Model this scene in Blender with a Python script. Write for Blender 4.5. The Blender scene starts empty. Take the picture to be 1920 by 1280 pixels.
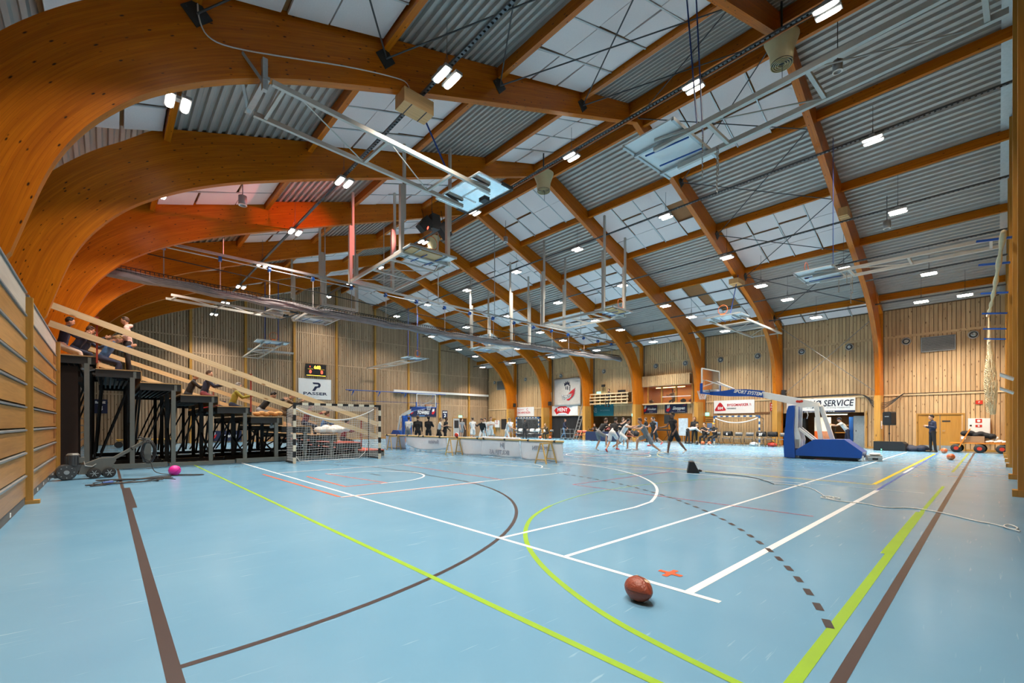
import bpy, bmesh, math, random
from mathutils import Vector, Matrix, Quaternion
random.seed(7)
SC = bpy.context.scene
COL = SC.collection
PI = math.pi
R = math.radians

# ------------------------------------------------------------------ camera, world, exposure
cam_d = bpy.data.cameras.new('camera')
cam = bpy.data.objects.new('camera', cam_d)
COL.objects.link(cam)
cam.location = (0, 0, 1.36)
cam.rotation_euler = (R(90), 0, R(-42.46))
cam_d.sensor_width = 36
cam_d.lens = 36 * 831 / 1920
cam_d.shift_y = (794 - 640) / 1920
cam_d.clip_start = 0.05
cam_d.clip_end = 200
SC.camera = cam
world = bpy.data.worlds.new('world')
SC.world = world
world.use_nodes = True
world.node_tree.nodes['Background'].inputs[0].default_value = (0.5, 0.55, 0.6, 1)
world.node_tree.nodes['Background'].inputs[1].default_value = 0.3
SC.view_settings.view_transform = 'Standard'
SC.view_settings.look = 'None'
SC.view_settings.gamma = 1
SC.view_settings.exposure = 0.22
cy = SC.cycles
cy.max_bounces = 5; cy.diffuse_bounces = 3; cy.glossy_bounces = 2; cy.transmission_bounces = 4; cy.transparent_max_bounces = 6
cy.use_adaptive_sampling = True; cy.adaptive_threshold = 0.12; cy.adaptive_min_samples = 16
cy.sample_clamp_indirect = 5.0
cy.caustics_reflective = False; cy.caustics_refractive = False
LAMP_W = 175.0      # watts per twin luminaire
LAMP_COL = (1.0, 0.895, 0.76)

# ------------------------------------------------------------------ materials
MATS = {}
def nodes_of(m):
    m.use_nodes = True
    nt = m.node_tree
    return nt, nt.nodes, nt.links, nt.nodes['Principled BSDF']
def mat(name, col, rough=0.5, metal=0.0, var=0.12, scale=6.0, emit=None, est=0.0, bump=0.0, spec=0.5, trans=0.0, alpha=1.0, coat=0.0):
    if name in MATS: return MATS[name]
    m = bpy.data.materials.new(name); MATS[name] = m
    nt, N, L, b = nodes_of(m)
    b.inputs['Roughness'].default_value = rough
    b.inputs['Metallic'].default_value = metal
    b.inputs['Specular IOR Level'].default_value = spec
    b.inputs['Transmission Weight'].default_value = trans
    b.inputs['Coat Weight'].default_value = coat
    b.inputs['Alpha'].default_value = alpha
    tc = N.new('ShaderNodeTexCoord'); nz = N.new('ShaderNodeTexNoise'); nz.inputs['Scale'].default_value = scale
    nz.inputs['Detail'].default_value = 2
    L.new(tc.outputs['Object'], nz.inputs['Vector'])
    mx = N.new('ShaderNodeMix'); mx.data_type = 'RGBA'
    mx.inputs[6].default_value = tuple(max(0, c * (1 - var)) for c in col[:3]) + (1,)
    mx.inputs[7].default_value = tuple(min(1, c * (1 + var)) for c in col[:3]) + (1,)
    L.new(nz.outputs['Fac'], mx.inputs[0]); L.new(mx.outputs[2], b.inputs['Base Color'])
    if bump:
        bp = N.new('ShaderNodeBump'); bp.inputs['Strength'].default_value = bump; bp.inputs['Distance'].default_value = 0.02
        L.new(nz.outputs['Fac'], bp.inputs['Height']); L.new(bp.outputs['Normal'], b.inputs['Normal'])
    if emit:
        b.inputs['Emission Color'].default_value = tuple(emit) + (1,)
        b.inputs['Emission Strength'].default_value = est
    return m
def wood(name, c0, c1, knot, rough=0.4, lam=0.0, kdens=1.0, spec=0.5, tint=0.25, kn=1.0):
    """timber read from the UV map: u runs along the grain in metres, v across it; lam = lamella height"""
    if name in MATS: return MATS[name]
    m = bpy.data.materials.new(name); MATS[name] = m
    nt, N, L, b = nodes_of(m)
    b.inputs['Roughness'].default_value = rough
    b.inputs['Specular IOR Level'].default_value = spec
    uv = N.new('ShaderNodeUVMap'); oi = N.new('ShaderNodeObjectInfo'); ge = N.new('ShaderNodeNewGeometry')
    ad = N.new('ShaderNodeMath'); ad.operation = 'ADD'
    L.new(oi.outputs['Random'], ad.inputs[0]); L.new(ge.outputs['Random Per Island'], ad.inputs[1])
    off = N.new('ShaderNodeVectorMath'); off.operation = 'MULTIPLY_ADD'
    L.new(ad.outputs[0], off.inputs[0]); off.inputs[1].default_value = (37.0, 11.0, 5.0)
    L.new(uv.outputs['UV'], off.inputs[2])
    def mapped(sx, sy):
        mp = N.new('ShaderNodeMapping'); mp.inputs['Scale'].default_value = (sx, sy, 1); L.new(off.outputs[0], mp.inputs['Vector']); return mp
    g = N.new('ShaderNodeTexNoise'); g.inputs['Scale'].default_value = 1; g.inputs['Detail'].default_value = 2.5; g.inputs['Distortion'].default_value = 0.4
    L.new(mapped(1.3, 26).outputs[0], g.inputs['Vector'])
    g2 = N.new('ShaderNodeTexNoise'); g2.inputs['Scale'].default_value = 1; g2.inputs['Detail'].default_value = 2
    L.new(mapped(0.35, 2.2).outputs[0], g2.inputs['Vector'])
    sm = N.new('ShaderNodeMath'); sm.operation = 'MULTIPLY_ADD'; L.new(g.outputs['Fac'], sm.inputs[0]); sm.inputs[1].default_value = 0.6
    h = N.new('ShaderNodeMath'); h.operation = 'MULTIPLY'; L.new(g2.outputs['Fac'], h.inputs[0]); h.inputs[1].default_value = 0.4; L.new(h.outputs[0], sm.inputs[2])
    rp = N.new('ShaderNodeValToRGB'); rp.color_ramp.elements[0].position = 0.3; rp.color_ramp.elements[1].position = 0.7
    rp.color_ramp.elements[0].color = tuple(c0) + (1,); rp.color_ramp.elements[1].color = tuple(c1) + (1,)
    L.new(sm.outputs[0], rp.inputs[0])
    last = rp.outputs[0]
    # each piece a slightly different shade
    hv = N.new('ShaderNodeHueSaturation'); L.new(last, hv.inputs['Color'])
    mr = N.new('ShaderNodeMapRange'); mr.inputs['From Max'].default_value = 2.0; mr.inputs['To Min'].default_value = 1 - tint; mr.inputs['To Max'].default_value = 1 + tint
    L.new(ad.outputs[0], mr.inputs[0]); L.new(mr.outputs[0], hv.inputs['Value']); last = hv.outputs[0]
    if lam:
        br = N.new('ShaderNodeTexBrick'); br.inputs['Scale'].default_value = 1.0; br.inputs['Brick Width'].default_value = 3.1; br.inputs['Row Height'].default_value = lam
        br.inputs['Mortar Size'].default_value = 0.0022; br.inputs['Color1'].default_value = (1, 1, 1, 1); br.inputs['Color2'].default_value = (0.84, 0.84, 0.84, 1); br.inputs['Mortar'].default_value = (0.68, 0.66, 0.62, 1)
        br.offset = 0.37
        L.new(mapped(1, 1).outputs[0], br.inputs['Vector'])
        ml = N.new('ShaderNodeMix'); ml.data_type = 'RGBA'; ml.blend_type = 'MULTIPLY'; ml.inputs[0].default_value = 1
        L.new(last, ml.inputs[6]); L.new(br.outputs['Color'], ml.inputs[7]); last = ml.outputs[2]
    if kn > 0:
        vo = N.new('ShaderNodeTexVoronoi'); vo.inputs['Scale'].default_value = 1; vo.inputs['Randomness'].default_value = 1
        L.new(mapped(1.5 * kdens, 4.2 * kdens).outputs[0], vo.inputs['Vector'])
        kr = N.new('ShaderNodeValToRGB'); kr.color_ramp.elements[0].position = 0.075; kr.color_ramp.elements[0].color = (1, 1, 1, 1)
        kr.color_ramp.elements[1].position = 0.15; kr.color_ramp.elements[1].color = (0, 0, 0, 1)
        L.new(vo.outputs['Distance'], kr.inputs[0])
        km = N.new('ShaderNodeMath'); km.operation = 'MULTIPLY'; L.new(kr.outputs[0], km.inputs[0]); km.inputs[1].default_value = kn
        mk = N.new('ShaderNodeMix'); mk.data_type = 'RGBA'; L.new(km.outputs[0], mk.inputs[0]); L.new(last, mk.inputs[6]); mk.inputs[7].default_value = tuple(knot) + (1,)
        last = mk.outputs[2]
    L.new(last, b.inputs['Base Color'])
    return m

GLULAM = wood('glulam', (0.40, 0.096, 0.002), (0.62, 0.18, 0.005), (0.03, 0.010, 0.003), rough=0.36, lam=0.045, spec=0.28, tint=0.07, kdens=2.5)
POST = wood('post_timber', (0.36, 0.17, 0.03), (0.56, 0.29, 0.06), (0.12, 0.045, 0.01), rough=0.38, tint=0.1)
PINE = wood('pine_board', (0.42, 0.255, 0.12), (0.64, 0.43, 0.225), (0.20, 0.09, 0.035), rough=0.55, tint=0.2, kdens=1.5)
RAIL = wood('raw_spruce', (0.62, 0.43, 0.22), (0.80, 0.60, 0.36), (0.35, 0.18, 0.07), rough=0.6, tint=0.08)
OAK = wood('bench_board', (0.30, 0.13, 0.030), (0.50, 0.25, 0.075), (0.16, 0.07, 0.02), rough=0.35, tint=0.18, kn=0.0)
DOORW = wood('door_veneer', (0.42, 0.20, 0.035), (0.54, 0.28, 0.06), (0.3, 0.14, 0.03), rough=0.35, tint=0.05, kn=0.0)
BACKB = mat('board_shadow_gap', (0.16, 0.095, 0.05), 0.8)
STEEL = mat('galvanised_steel', (0.42, 0.45, 0.46), 0.38, 0.6, 0.15, 14)
DARKST = mat('dark_steel', (0.045, 0.05, 0.055), 0.5, 0.5)
GREYST = mat('grey_painted_steel', (0.115, 0.125, 0.115), 0.5, 0.1)
BLACKST = mat('black_steel', (0.016, 0.017, 0.018), 0.55, 0.1)
WHITEP = mat('white_paint', (0.74, 0.73, 0.70), 0.4, 0, 0.06)
WHITESHEET = mat('white_panel', (0.80, 0.80, 0.80), 0.45, 0, 0.04)
BLACKP = mat('black_plastic', (0.012, 0.012, 0.013), 0.5)
BLUEP = mat('blue_paint', (0.008, 0.07, 0.33), 0.32, 0, 0.08)
BLUES = mat('blue_strap', (0.01, 0.05, 0.28), 0.6)
YELLOWP = mat('yellow_paint', (0.62, 0.31, 0.03), 0.45, 0, 0.08)
REDP = mat('red_paint', (0.55, 0.035, 0.015), 0.45)
ORANGEP = mat('orange_paint', (0.75, 0.14, 0.02), 0.45)
RUBBER = mat('rubber', (0.02, 0.02, 0.021), 0.7)
CLOTHW = mat('white_cloth', (0.72, 0.71, 0.69), 0.8, 0, 0.05)
GLASSP = mat('clear_acrylic', (0.9, 0.93, 0.95), 0.05, 0, 0.02, trans=0.95)
NAVY = mat('navy_print', (0.012, 0.018, 0.06), 0.45)
LENS = mat('lamp_lens', (1, 1, 1), 0.4, emit=(1.0, 0.93, 0.82), est=14.0)
LENS.cycles.emission_sampling = 'NONE'

# ------------------------------------------------------------------ mesh builder
class MB:
    def __init__(s): s.v = []; s.f = []; s.u = []; s.m = []
    def add(s, vs, fs, us=None, mi=0):
        o = len(s.v); s.v.extend([tuple(p) for p in vs])
        for k, f in enumerate(fs):
            s.f.append(tuple(i + o for i in f)); s.m.append(mi)
            s.u.append(us[k] if us else [(0, 0)] * len(f))
        return s
    def bar(s, p0, p1, w, h=None, up=(0, 0, 1), mi=0, w1=None, h1=None):
        """box along p0->p1; w is the size across, h along up"""
        h = w if h is None else h
        w1 = w if w1 is None else w1; h1 = h if h1 is None else h1
        p0 = Vector(p0); p1 = Vector(p1); d = p1 - p0; ln = d.length
        if ln < 1e-6: return s
        d.normalize(); up = Vector(up)
        if abs(d.dot(up)) > 0.98: up = Vector((0, 1, 0)) if abs(d.y) < 0.9 else Vector((1, 0, 0))
        a = d.cross(up).normalized(); b = a.cross(d).normalized()
        vs = []
        for p, ww, hh in ((p0, w, h), (p1, w1, h1)):
            for sa, sb in ((-1, -1), (1, -1), (1, 1), (-1, 1)): vs.append(p + a * sa * ww / 2 + b * sb * hh / 2)
        fs = [(0, 3, 2, 1), (4, 5, 6, 7), (0, 1, 5, 4), (1, 2, 6, 5), (2, 3, 7, 6), (3, 0, 4, 7)]
        us = [[(0, 0), (h, 0), (h, w), (0, w)]] * 2
        acc = 0
        for e in (w, h, w, h):
            us.append([(0, acc), (0, acc + e), (ln, acc + e), (ln, acc)]); acc += e
        return s.add(vs, fs, us, mi)
    def box(s, c, d, rz=0.0, mi=0, ax=None):
        """axis box centre c size d; grain along its longest side"""
        c = Vector(c); k = max(range(3), key=lambda i: d[i]) if ax is None else ax
        M = Matrix.Rotation(rz, 3, 'Z')
        e = [M @ Vector((1, 0, 0)), M @ Vector((0, 1, 0)), Vector((0, 0, 1))]
        o = [i for i in range(3) if i != k]
        # bar: across = dir x up ; up = e[o[1]]
        return s.bar(c - e[k] * d[k] / 2, c + e[k] * d[k] / 2, d[o[0]], d[o[1]], e[o[1]], mi)
    def b2(s, x0, x1, y0, y1, z0, z1, mi=0, ax=None):
        return s.box(((x0 + x1) / 2, (y0 + y1) / 2, (z0 + z1) / 2), (abs(x1 - x0), abs(y1 - y0), abs(z1 - z0)), 0, mi, ax)
    def tube(s, pts, r, n=8, caps=True, closed=False, mi=0, flat=1.0):
        pts = [Vector(p) for p in pts]; m = len(pts)
        rs = r if isinstance(r, (list, tuple)) else [r] * m
        T = []
        for i in range(m):
            a = pts[(i - 1) % m] if (i > 0 or closed) else pts[0]; b = pts[(i + 1) % m] if (i < m - 1 or closed) else pts[-1]
            t = b - a; T.append(t.normalized() if t.length > 1e-9 else Vector((0, 0, 1)))
        nrm = T[0].orthogonal().normalized(); vs = []
        acc = [0.0]
        for i in range(1, m): acc.append(acc[-1] + (pts[i] - pts[i - 1]).length)
        for i in range(m):
            if i: 
                q = T[i - 1].rotation_difference(T[i]); nrm = (q @ nrm).normalized()
            bi = T[i].cross(nrm)
            for k in range(n):
                a = 2 * PI * k / n
                vs.append(pts[i] + (nrm * math.cos(a) + bi * math.sin(a) * flat) * rs[i])
        fs = []; us = []
        for i in range(m if closed else m - 1):
            j = (i + 1) % m
            for k in range(n):
                l = (k + 1) % n
                fs.append((i * n + k, i * n + l, j * n + l, j * n + k))
                u0, u1 = acc[i], (acc[j] if j > i else acc[i] + 0.1); w = 2 * PI * rs[i] / n
                us.append([(u0, k * w), (u0, k * w + w), (u1, k * w + w), (u1, k * w)])
        if caps and not closed:
            fs.append(tuple(range(n - 1, -1, -1))); us.append([(0, 0)] * n)
            fs.append(tuple((m - 1) * n + k for k in range(n))); us.append([(0, 0)] * n)
        return s.add(vs, fs, us, mi)
    def lathe(s, prof, n=20, o=(0, 0, 0), ax=(0, 0, 1), mi=0):
        ax = Vector(ax).normalized(); a = ax.orthogonal().normalized(); b = ax.cross(a); o = Vector(o)
        vs = []; fs = []
        for r, z in prof:
            for k in range(n):
                t = 2 * PI * k / n; vs.append(o + ax * z + (a * math.cos(t) + b * math.sin(t)) * max(r, 1e-4))
        for i in range(len(prof) - 1):
            for k in range(n):
                l = (k + 1) % n; fs.append((i * n + k, i * n + l, (i + 1) * n + l, (i + 1) * n + k))
        return s.add(vs, fs, None, mi)
    def ell(s, c, r, n=12, m=8, rot=None, mi=0):
        c = Vector(c); vs = []; fs = []
        for i in range(m + 1):
            ph = PI * i / m
            for k in range(n):
                t = 2 * PI * k / n
                p = Vector((r[0] * math.sin(ph) * math.cos(t), r[1] * math.sin(ph) * math.sin(t), r[2] * math.cos(ph)))
                if rot is not None: p = rot @ p
                vs.append(c + p)
        for i in range(m):
            for k in range(n):
                l = (k + 1) % n; fs.append((i * n + k, (i + 1) * n + k, (i + 1) * n + l, i * n + l))
        return s.add(vs, fs, None, mi)
    def prism(s, poly, f0, f1, mi=0):
        """poly: 2-D points; f0/f1 map a point to 3-D on the two faces"""
        n = len(poly); vs = [f0(p) for p in poly] + [f1(p) for p in poly]
        fs = [tuple(range(n - 1, -1, -1)), tuple(range(n, 2 * n))]
        us = [[tuple(poly[i]) for i in range(n - 1, -1, -1)], [tuple(p) for p in poly]]
        for i in range(n):
            j = (i + 1) % n; fs.append((i, j, n + j, n + i)); us.append([(0, 0), (1, 0), (1, .1), (0, .1)])
        return s.add(vs, fs, us, mi)
    def mesh(s, name, mats, smooth=False):
        me = bpy.data.meshes.new(name); me.from_pydata(s.v, [], s.f)
        ul = me.uv_layers.new(name='UVMap')
        flat = [c for f in s.u for p in f for c in p]
        ul.data.foreach_set('uv', flat)
        for m in (mats if isinstance(mats, (list, tuple)) else [mats]): me.materials.append(m)
        me.polygons.foreach_set('material_index', s.m)
        if smooth: me.polygons.foreach_set('use_smooth', [True] * len(s.f))
        me.update()
        return me
    def build(s, name, mats, parent=None, smooth=False, loc=None, rot=None):
        return put(s.mesh(name, mats, smooth), name, parent, loc, rot)
def put(me, name, parent=None, loc=None, rot=None):
    o = bpy.data.objects.new(name, me); COL.objects.link(o)
    if parent is not None: o.parent = parent
    if loc is not None: o.location = loc
    if rot is not None: o.rotation_euler = rot
    return o
def tag(o, label=None, cat=None, group=None, kind=None):
    if label: o['label'] = label
    if cat: o['category'] = cat
    if group: o['group'] = group
    if kind: o['kind'] = kind
    return o
def thing(name, label, cat, loc=(0, 0, 0), rz=0.0, group=None):
    o = bpy.data.objects.new(name, None); COL.objects.link(o); o.location = loc; o.rotation_euler = (0, 0, rz)
    o.empty_display_size = 0.1
    return tag(o, label, cat, group)
def dup(root, loc=None, rz=None, label=None, parent=None):
    c = root.copy(); COL.objects.link(c)
    if parent is not None: c.parent = parent
    if loc is not None: c.location = loc
    if rz is not None: c.rotation_euler = (c.rotation_euler[0], c.rotation_euler[1], rz)
    if label: c['label'] = label
    for ch in root.children: dup(ch, parent=c)
    return c
def text_mesh(txt, size, mb, M, mi=0, shear=0.0, bold=0.0, depth=0.004, width=None, align='CENTER'):
    """lettering turned into mesh, laid by matrix M (local x right, y up)"""
    cu = bpy.data.curves.new('lettering', 'FONT'); cu.body = txt; cu.size = size; cu.align_x = align; cu.align_y = 'CENTER'
    cu.shear = shear; cu.offset = bold; cu.extrude = depth / 2; cu.resolution_u = 2
    ob = bpy.data.objects.new('lettering', cu); COL.objects.link(ob)
    dg = bpy.context.evaluated_depsgraph_get()
    me = bpy.data.meshes.new_from_object(ob.evaluated_get(dg))
    vs = [v.co.copy() for v in me.vertices]; fs = [tuple(p.vertices) for p in me.polygons]
    bpy.data.objects.remove(ob); bpy.data.curves.remove(cu); bpy.data.meshes.remove(me)
    if width and vs:
        x0 = min(v.x for v in vs); x1 = max(v.x for v in vs); k = width / max(1e-6, x1 - x0)
        for v in vs: v.x *= k
    return mb.add([M @ v for v in vs], fs, None, mi)

# ------------------------------------------------------------------ the hall: dimensions
XL, XR, YN, YF, RX = -2.3, 31.1, -0.45, 37.9, 14.4
def deck(x): return 13.05 - 0.335 * abs(x - RX)
ARCH_Y = [4.2, 9.02, 13.84, 18.66, 23.48, 28.3, 33.12]
AW = 0.2
PUR = [(-13.3), (-9.95), (-6.7), (-3.2), 3.35, 6.85, 10.35, 15.1]

# floor ------------------------------------------------------------
def floor_material():
    m = bpy.data.materials.new('blue_vinyl'); nt, N, L, b = nodes_of(m)
    tc = N.new('ShaderNodeTexCoord')
    n1 = N.new('ShaderNodeTexNoise'); n1.inputs['Scale'].default_value = 0.6; n1.inputs['Detail'].default_value = 5
    L.new(tc.outputs['Object'], n1.inputs['Vector'])
    rp = N.new('ShaderNodeValToRGB'); rp.color_ramp.elements[0].position = 0.3; rp.color_ramp.elements[1].position = 0.75
    rp.color_ramp.elements[0].color = (0.138, 0.312, 0.478, 1); rp.color_ramp.elements[1].color = (0.168, 0.352, 0.515, 1)
    L.new(n1.outputs['Fac'], rp.inputs[0])
    # scuffs: thin bright scratches
    last = rp.outputs[0]
    for k, (rot, sc) in enumerate(((0.4, (0.7, 9, 1)), (1.9, (0.8, 12, 1)), (2.7, (0.6, 10, 1)))):
        mp = N.new('ShaderNodeMapping'); mp.inputs['Rotation'].default_value = (0, 0, rot); mp.inputs['Scale'].default_value = sc
        mp.inputs['Location'].default_value = (k * 7.1, k * 3.3, 0); L.new(tc.outputs['Object'], mp.inputs['Vector'])
        nz = N.new('ShaderNodeTexNoise'); nz.inputs['Scale'].default_value = 2.2; nz.inputs['Detail'].default_value = 8; nz.inputs['Distortion'].default_value = 0.3
        L.new(mp.outputs[0], nz.inputs['Vector'])
        r2 = N.new('ShaderNodeValToRGB'); r2.color_ramp.elements[0].position = 0.68; r2.color_ramp.elements[1].position = 0.74
        r2.color_ramp.elements[1].color = (0.45, 0.45, 0.45, 1)
        L.new(nz.outputs['Fac'], r2.inputs[0])
        mx = N.new('ShaderNodeMix'); mx.data_type = 'RGBA'; L.new(r2.outputs[0], mx.inputs[0]); L.new(last, mx.inputs[6]); mx.inputs[7].default_value = (0.36, 0.53, 0.65, 1)
        last = mx.outputs[2]
    L.new(last, b.inputs['Base Color'])
    n3 = N.new('ShaderNodeTexNoise'); n3.inputs['Scale'].default_value = 1.7; n3.inputs['Detail'].default_value = 6; L.new(tc.outputs['Object'], n3.inputs['Vector'])
    mr = N.new('ShaderNodeMapRange'); mr.inputs['To Min'].default_value = 0.15; mr.inputs['To Max'].default_value = 0.27; L.new(n3.outputs['Fac'], mr.inputs[0])
    L.new(mr.outputs[0], b.inputs['Roughness'])
    b.inputs['Specular IOR Level'].default_value = 0.55
    bp = N.new('ShaderNodeBump'); bp.inputs['Strength'].default_value = 0.02; bp.inputs['Distance'].default_value = 0.02
    n4 = N.new('ShaderNodeTexNoise'); n4.inputs['Scale'].default_value = 5; L.new(tc.outputs['Object'], n4.inputs['Vector'])
    L.new(n4.outputs['Fac'], bp.inputs['Height']); L.new(bp.outputs['Normal'], b.inputs['Normal'])
    return m
fl = MB().b2(XL - 0.3, XR + 4, YN - 0.3, YF + 0.3, -0.2, 0).build('floor', floor_material())
tag(fl, 'light blue sports hall floor with painted court lines', kind='structure')

LZ = [0.0006]
def line_mat(n, c): return mat('line_' + n, c, 0.32, 0, 0.12, 3)
LW = line_mat('white', (0.78, 0.80, 0.82)); LG = line_mat('green', (0.27, 0.47, 0.03)); LD = line_mat('dark', (0.055, 0.04, 0.04))
LB = line_mat('brown', (0.07, 0.045, 0.038)); LY = line_mat('yellow', (0.75, 0.58, 0.02)); LR = line_mat('red', (0.52, 0.05, 0.09)); LO = line_mat('orange', (0.72, 0.12, 0.04)); LBL = line_mat('blue', (0.04, 0.13, 0.48))
LWT = line_mat('faded_white', (0.5, 0.62, 0.70)); LYT = line_mat('faded_yellow', (0.48, 0.50, 0.25)); LRT = line_mat('faded_red', (0.42, 0.24, 0.34))
def pline(pts, w, m, closed=False):
    LZ[0] += 0.00003
    z = LZ[0]; pts = [Vector((p[0], p[1])) for p in pts]; n = len(pts); vs = []; fs = []
    for i in range(n):
        a = pts[max(i - 1, 0)] if not closed else pts[i - 1]; b = pts[min(i + 1, n - 1)] if not closed else pts[(i + 1) % n]
        if 0 < i < n - 1 or closed:
            d0 = (pts[i] - a).normalized(); d1 = (b - pts[i]).normalized(); n0 = Vector((-d0.y, d0.x)); n1 = Vector((-d1.y, d1.x)); nn = (n0 + n1); nn = nn / max(0.3, nn.length_squared / 2) 
        else:
            d = (b - a).normalized(); nn = Vector((-d.y, d.x))
        vs += [(pts[i].x + nn.x * w / 2, pts[i].y + nn.y * w / 2, z), (pts[i].x - nn.x * w / 2, pts[i].y - nn.y * w / 2, z)]
    for i in range(n if closed else n - 1):
        j = (i + 1) % n; fs.append((2 * i, 2 * i + 1, 2 * j + 1, 2 * j))
    return MB().add(vs, fs).build('court_line', m, fl)
def arc(cx, cy, r, a0, a1, n=40): return [(cx + r * math.cos(R(a0 + (a1 - a0) * i / n)), cy + r * math.sin(R(a0 + (a1 - a0) * i / n))) for i in range(n + 1)]
# faded far lines first (older paint underneath)
for y in (20.6, 24.5): pline([(12.6, y), (30, y)], 0.05, LWT)
pline([(12.6, 1.86), (12.6, 36)], 0.05, LYT); pline([(14.6, 2.1), (14.6, 36)], 0.04, LWT)
pline(arc(21.0, 4.6, 6.3, 180, 60, 40) , 0.05, LYT)
pline([(12.9, 2.2), (12.9, 34)], 0.04, LRT); pline([(15.2, 10.6), (15.2, 30)], 0.04, LRT)
pline(arc(16.2, 11.5, 1.8, 0, 360, 40)[:-1], 0.05, LW, True); pline([(12.8, 11.4), (30, 11.4)], 0.04, LRT)
pline(arc(17.5, 13.6, 2.9, 60, 300, 30), 0.05, LR)
pline(arc(22.0, 11.2, 5.8, 150, 258, 30), 0.05, LY)
for k in range(16):
    a = 258 - k * 4.2
    q = arc(14.0, 15.2, 6.3, a, a - 2.2, 3)
    if q[0][0] < 30: pline(q, 0.05, LYT)
for x in (18.6, 22.4): pline([(x, 2.9), (x, 34)], 0.05, LWT)
pline([(13.2, 8.9), (30, 8.9)], 0.05, LBL); pline([(11.8, 2.83), (11.8, 0.95)], 0.05, LWT); pline([(11.72, 9.9), (11.72, 2.83)], 0.05, LW)
pline([(12.0, 6.2), (12.0, 15)], 0.04, LRT)
# cross court in front
pline([(0.27, 0.6), (0.27, 12.4)], 0.075, LD); pline([(0.25, 12.4), (0.25, 17.9)], 0.055, LB); pline([(0.305, 9.4), (0.305, 12.45)], 0.13, LD)
g = arc(0.27, 9.08, 6.0, 270, 360, 40) + arc(0.27, 12.08, 6.0, 0, 62, 30); pline(g, 0.05, LD)
pline([(-0.5, 0.545), (29.6, 0.69)], 0.06, LB)
pline([(1.5, 0.71), (6.9, 0.76)], 0.07, LG); pline([(6.0, 0.775), (9.2, 0.79)], 0.1, LG); pline([(9.0, 0.775), (13.4, 0.775)], 0.05, LG); pline([(17.5, 0.83), (29.3, 0.86)], 0.06, line_mat('olive', (0.22, 0.30, 0.05)))
pline([(2.13, 0.6), (2.13, 17.9)], 0.055, LG)
ga = [(2.40, 0.6), (2.45, 1.0), (2.5, 1.35), (2.58, 1.78), (2.76, 2.3), (3.07, 2.95), (3.52, 3.62), (4.08, 4.2), (4.7, 4.66), (5.55, 5.05), (6.5, 5.3), (7.4, 5.4), (8.4, 5.36), (9.5, 5.18), (10.5, 4.95), (11.4, 4.5)]
def smooth(ps, k=2):
    for _ in range(k):
        q = [ps[0]]
        for i in range(len(ps) - 1):
            a, b = ps[i], ps[i + 1]
            q += [tuple(a[j] * .75 + b[j] * .25 for j in range(len(a))), tuple(a[j] * .25 + b[j] * .75 for j in range(len(a)))]
        ps = q + [ps[-1]]
    return ps
pline(smooth(ga)[:38], 0.055, LG); pline(smooth(ga)[37:], 0.04, line_mat('faded_green', (0.22, 0.42, 0.22)))
pline([(3.45, 1.42), (3.45, 17.6)], 0.055, LW); pline([(3.46, 2.98), (28.2, 2.88)], 0.055, LW); pline([(3.46, 1.675), (11.6, 1.64)], 0.075, LW)
pline([(11.6, 1.64), (12.4, 1.655), (28.4, 1.8)], 0.05, LBL); pline([(16.2, 1.72), (18.4, 1.74)], 0.06, LW); pline([(12.68, 1.85), (27.5, 1.86)], 0.08, LY)
pline([(12.66, 1.86), (12.62, 9.0)], 0.05, LY)
key = [(3.47, 3.98), (4.94, 3.98), (6.35, 3.97), (7.0, 4.06), (7.59, 4.30), (8.58, 4.82), (9.55, 5.55), (10.57, 6.65), (11.45, 8.15), (11.72, 9.9), (11.5, 11.5)]
pline(smooth(key[:3], 1) + smooth(key[3:], 2), 0.055, LW)
pline([(3.2, 8.2), (9.6, 8.1)], 0.05, LW); pline([(3.2, 8.15), (6.5, 8.08)], 0.03, LO); pline([(3.1, 13.3), (3.2, 8.24)], 0.06, LO)
pline([(3.5, 13.4), (9.2, 13.35)], 0.05, LW); pline([(9.2, 13.35), (9.9, 9.1)], 0.05, LW); pline(arc(9.2, 10.7, 1.4, 60, -60, 24), 0.045, LW)
pline([(3.6, 13.34), (6.4, 13.3)], 0.03, LRT)
pline([(3.81, 12.0), (3.81, 9.49), (4.7, 9.49)], 0.05, LO); pline([(4.38, 12.3), (4.76, 9.45)], 0.04, LO)
pline([(4.4, 12.2)] + arc(4.95, 10.8, 1.37, 90, -90, 30) + [(4.6, 9.43)], 0.05, LW); pline([(7.2, 13.1), (7.08, 8.1)], 0.035, LO); pline([(5.3, 10.9), (5.3, 11.5)], 0.04, LD); pline([(6.4, 10.5), (6.4, 11.8)], 0.04, LD)
pline([(12.01, 6.22), (7.68, 6.38), (7.64, 1.81)], 0.03, LR)
pline([(10.0, 6.9), (10.9, 6.6)], 0.04, LG)
for k in range(34):
    a = R(291.6 + k * 2.0); r = 8.9; x = 0.27 + r * math.cos(a); y = 9.02 + r * math.sin(a)
    if k < 32: pline([(x, y), (x + 0.15 * -math.sin(a), y + 0.15 * math.cos(a))], 0.052, LD)
pline([(3.67, 2.0), (3.89, 2.0)], 0.05, LO); pline([(3.78, 1.89), (3.78, 2.11)], 0.05, LO)

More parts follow.
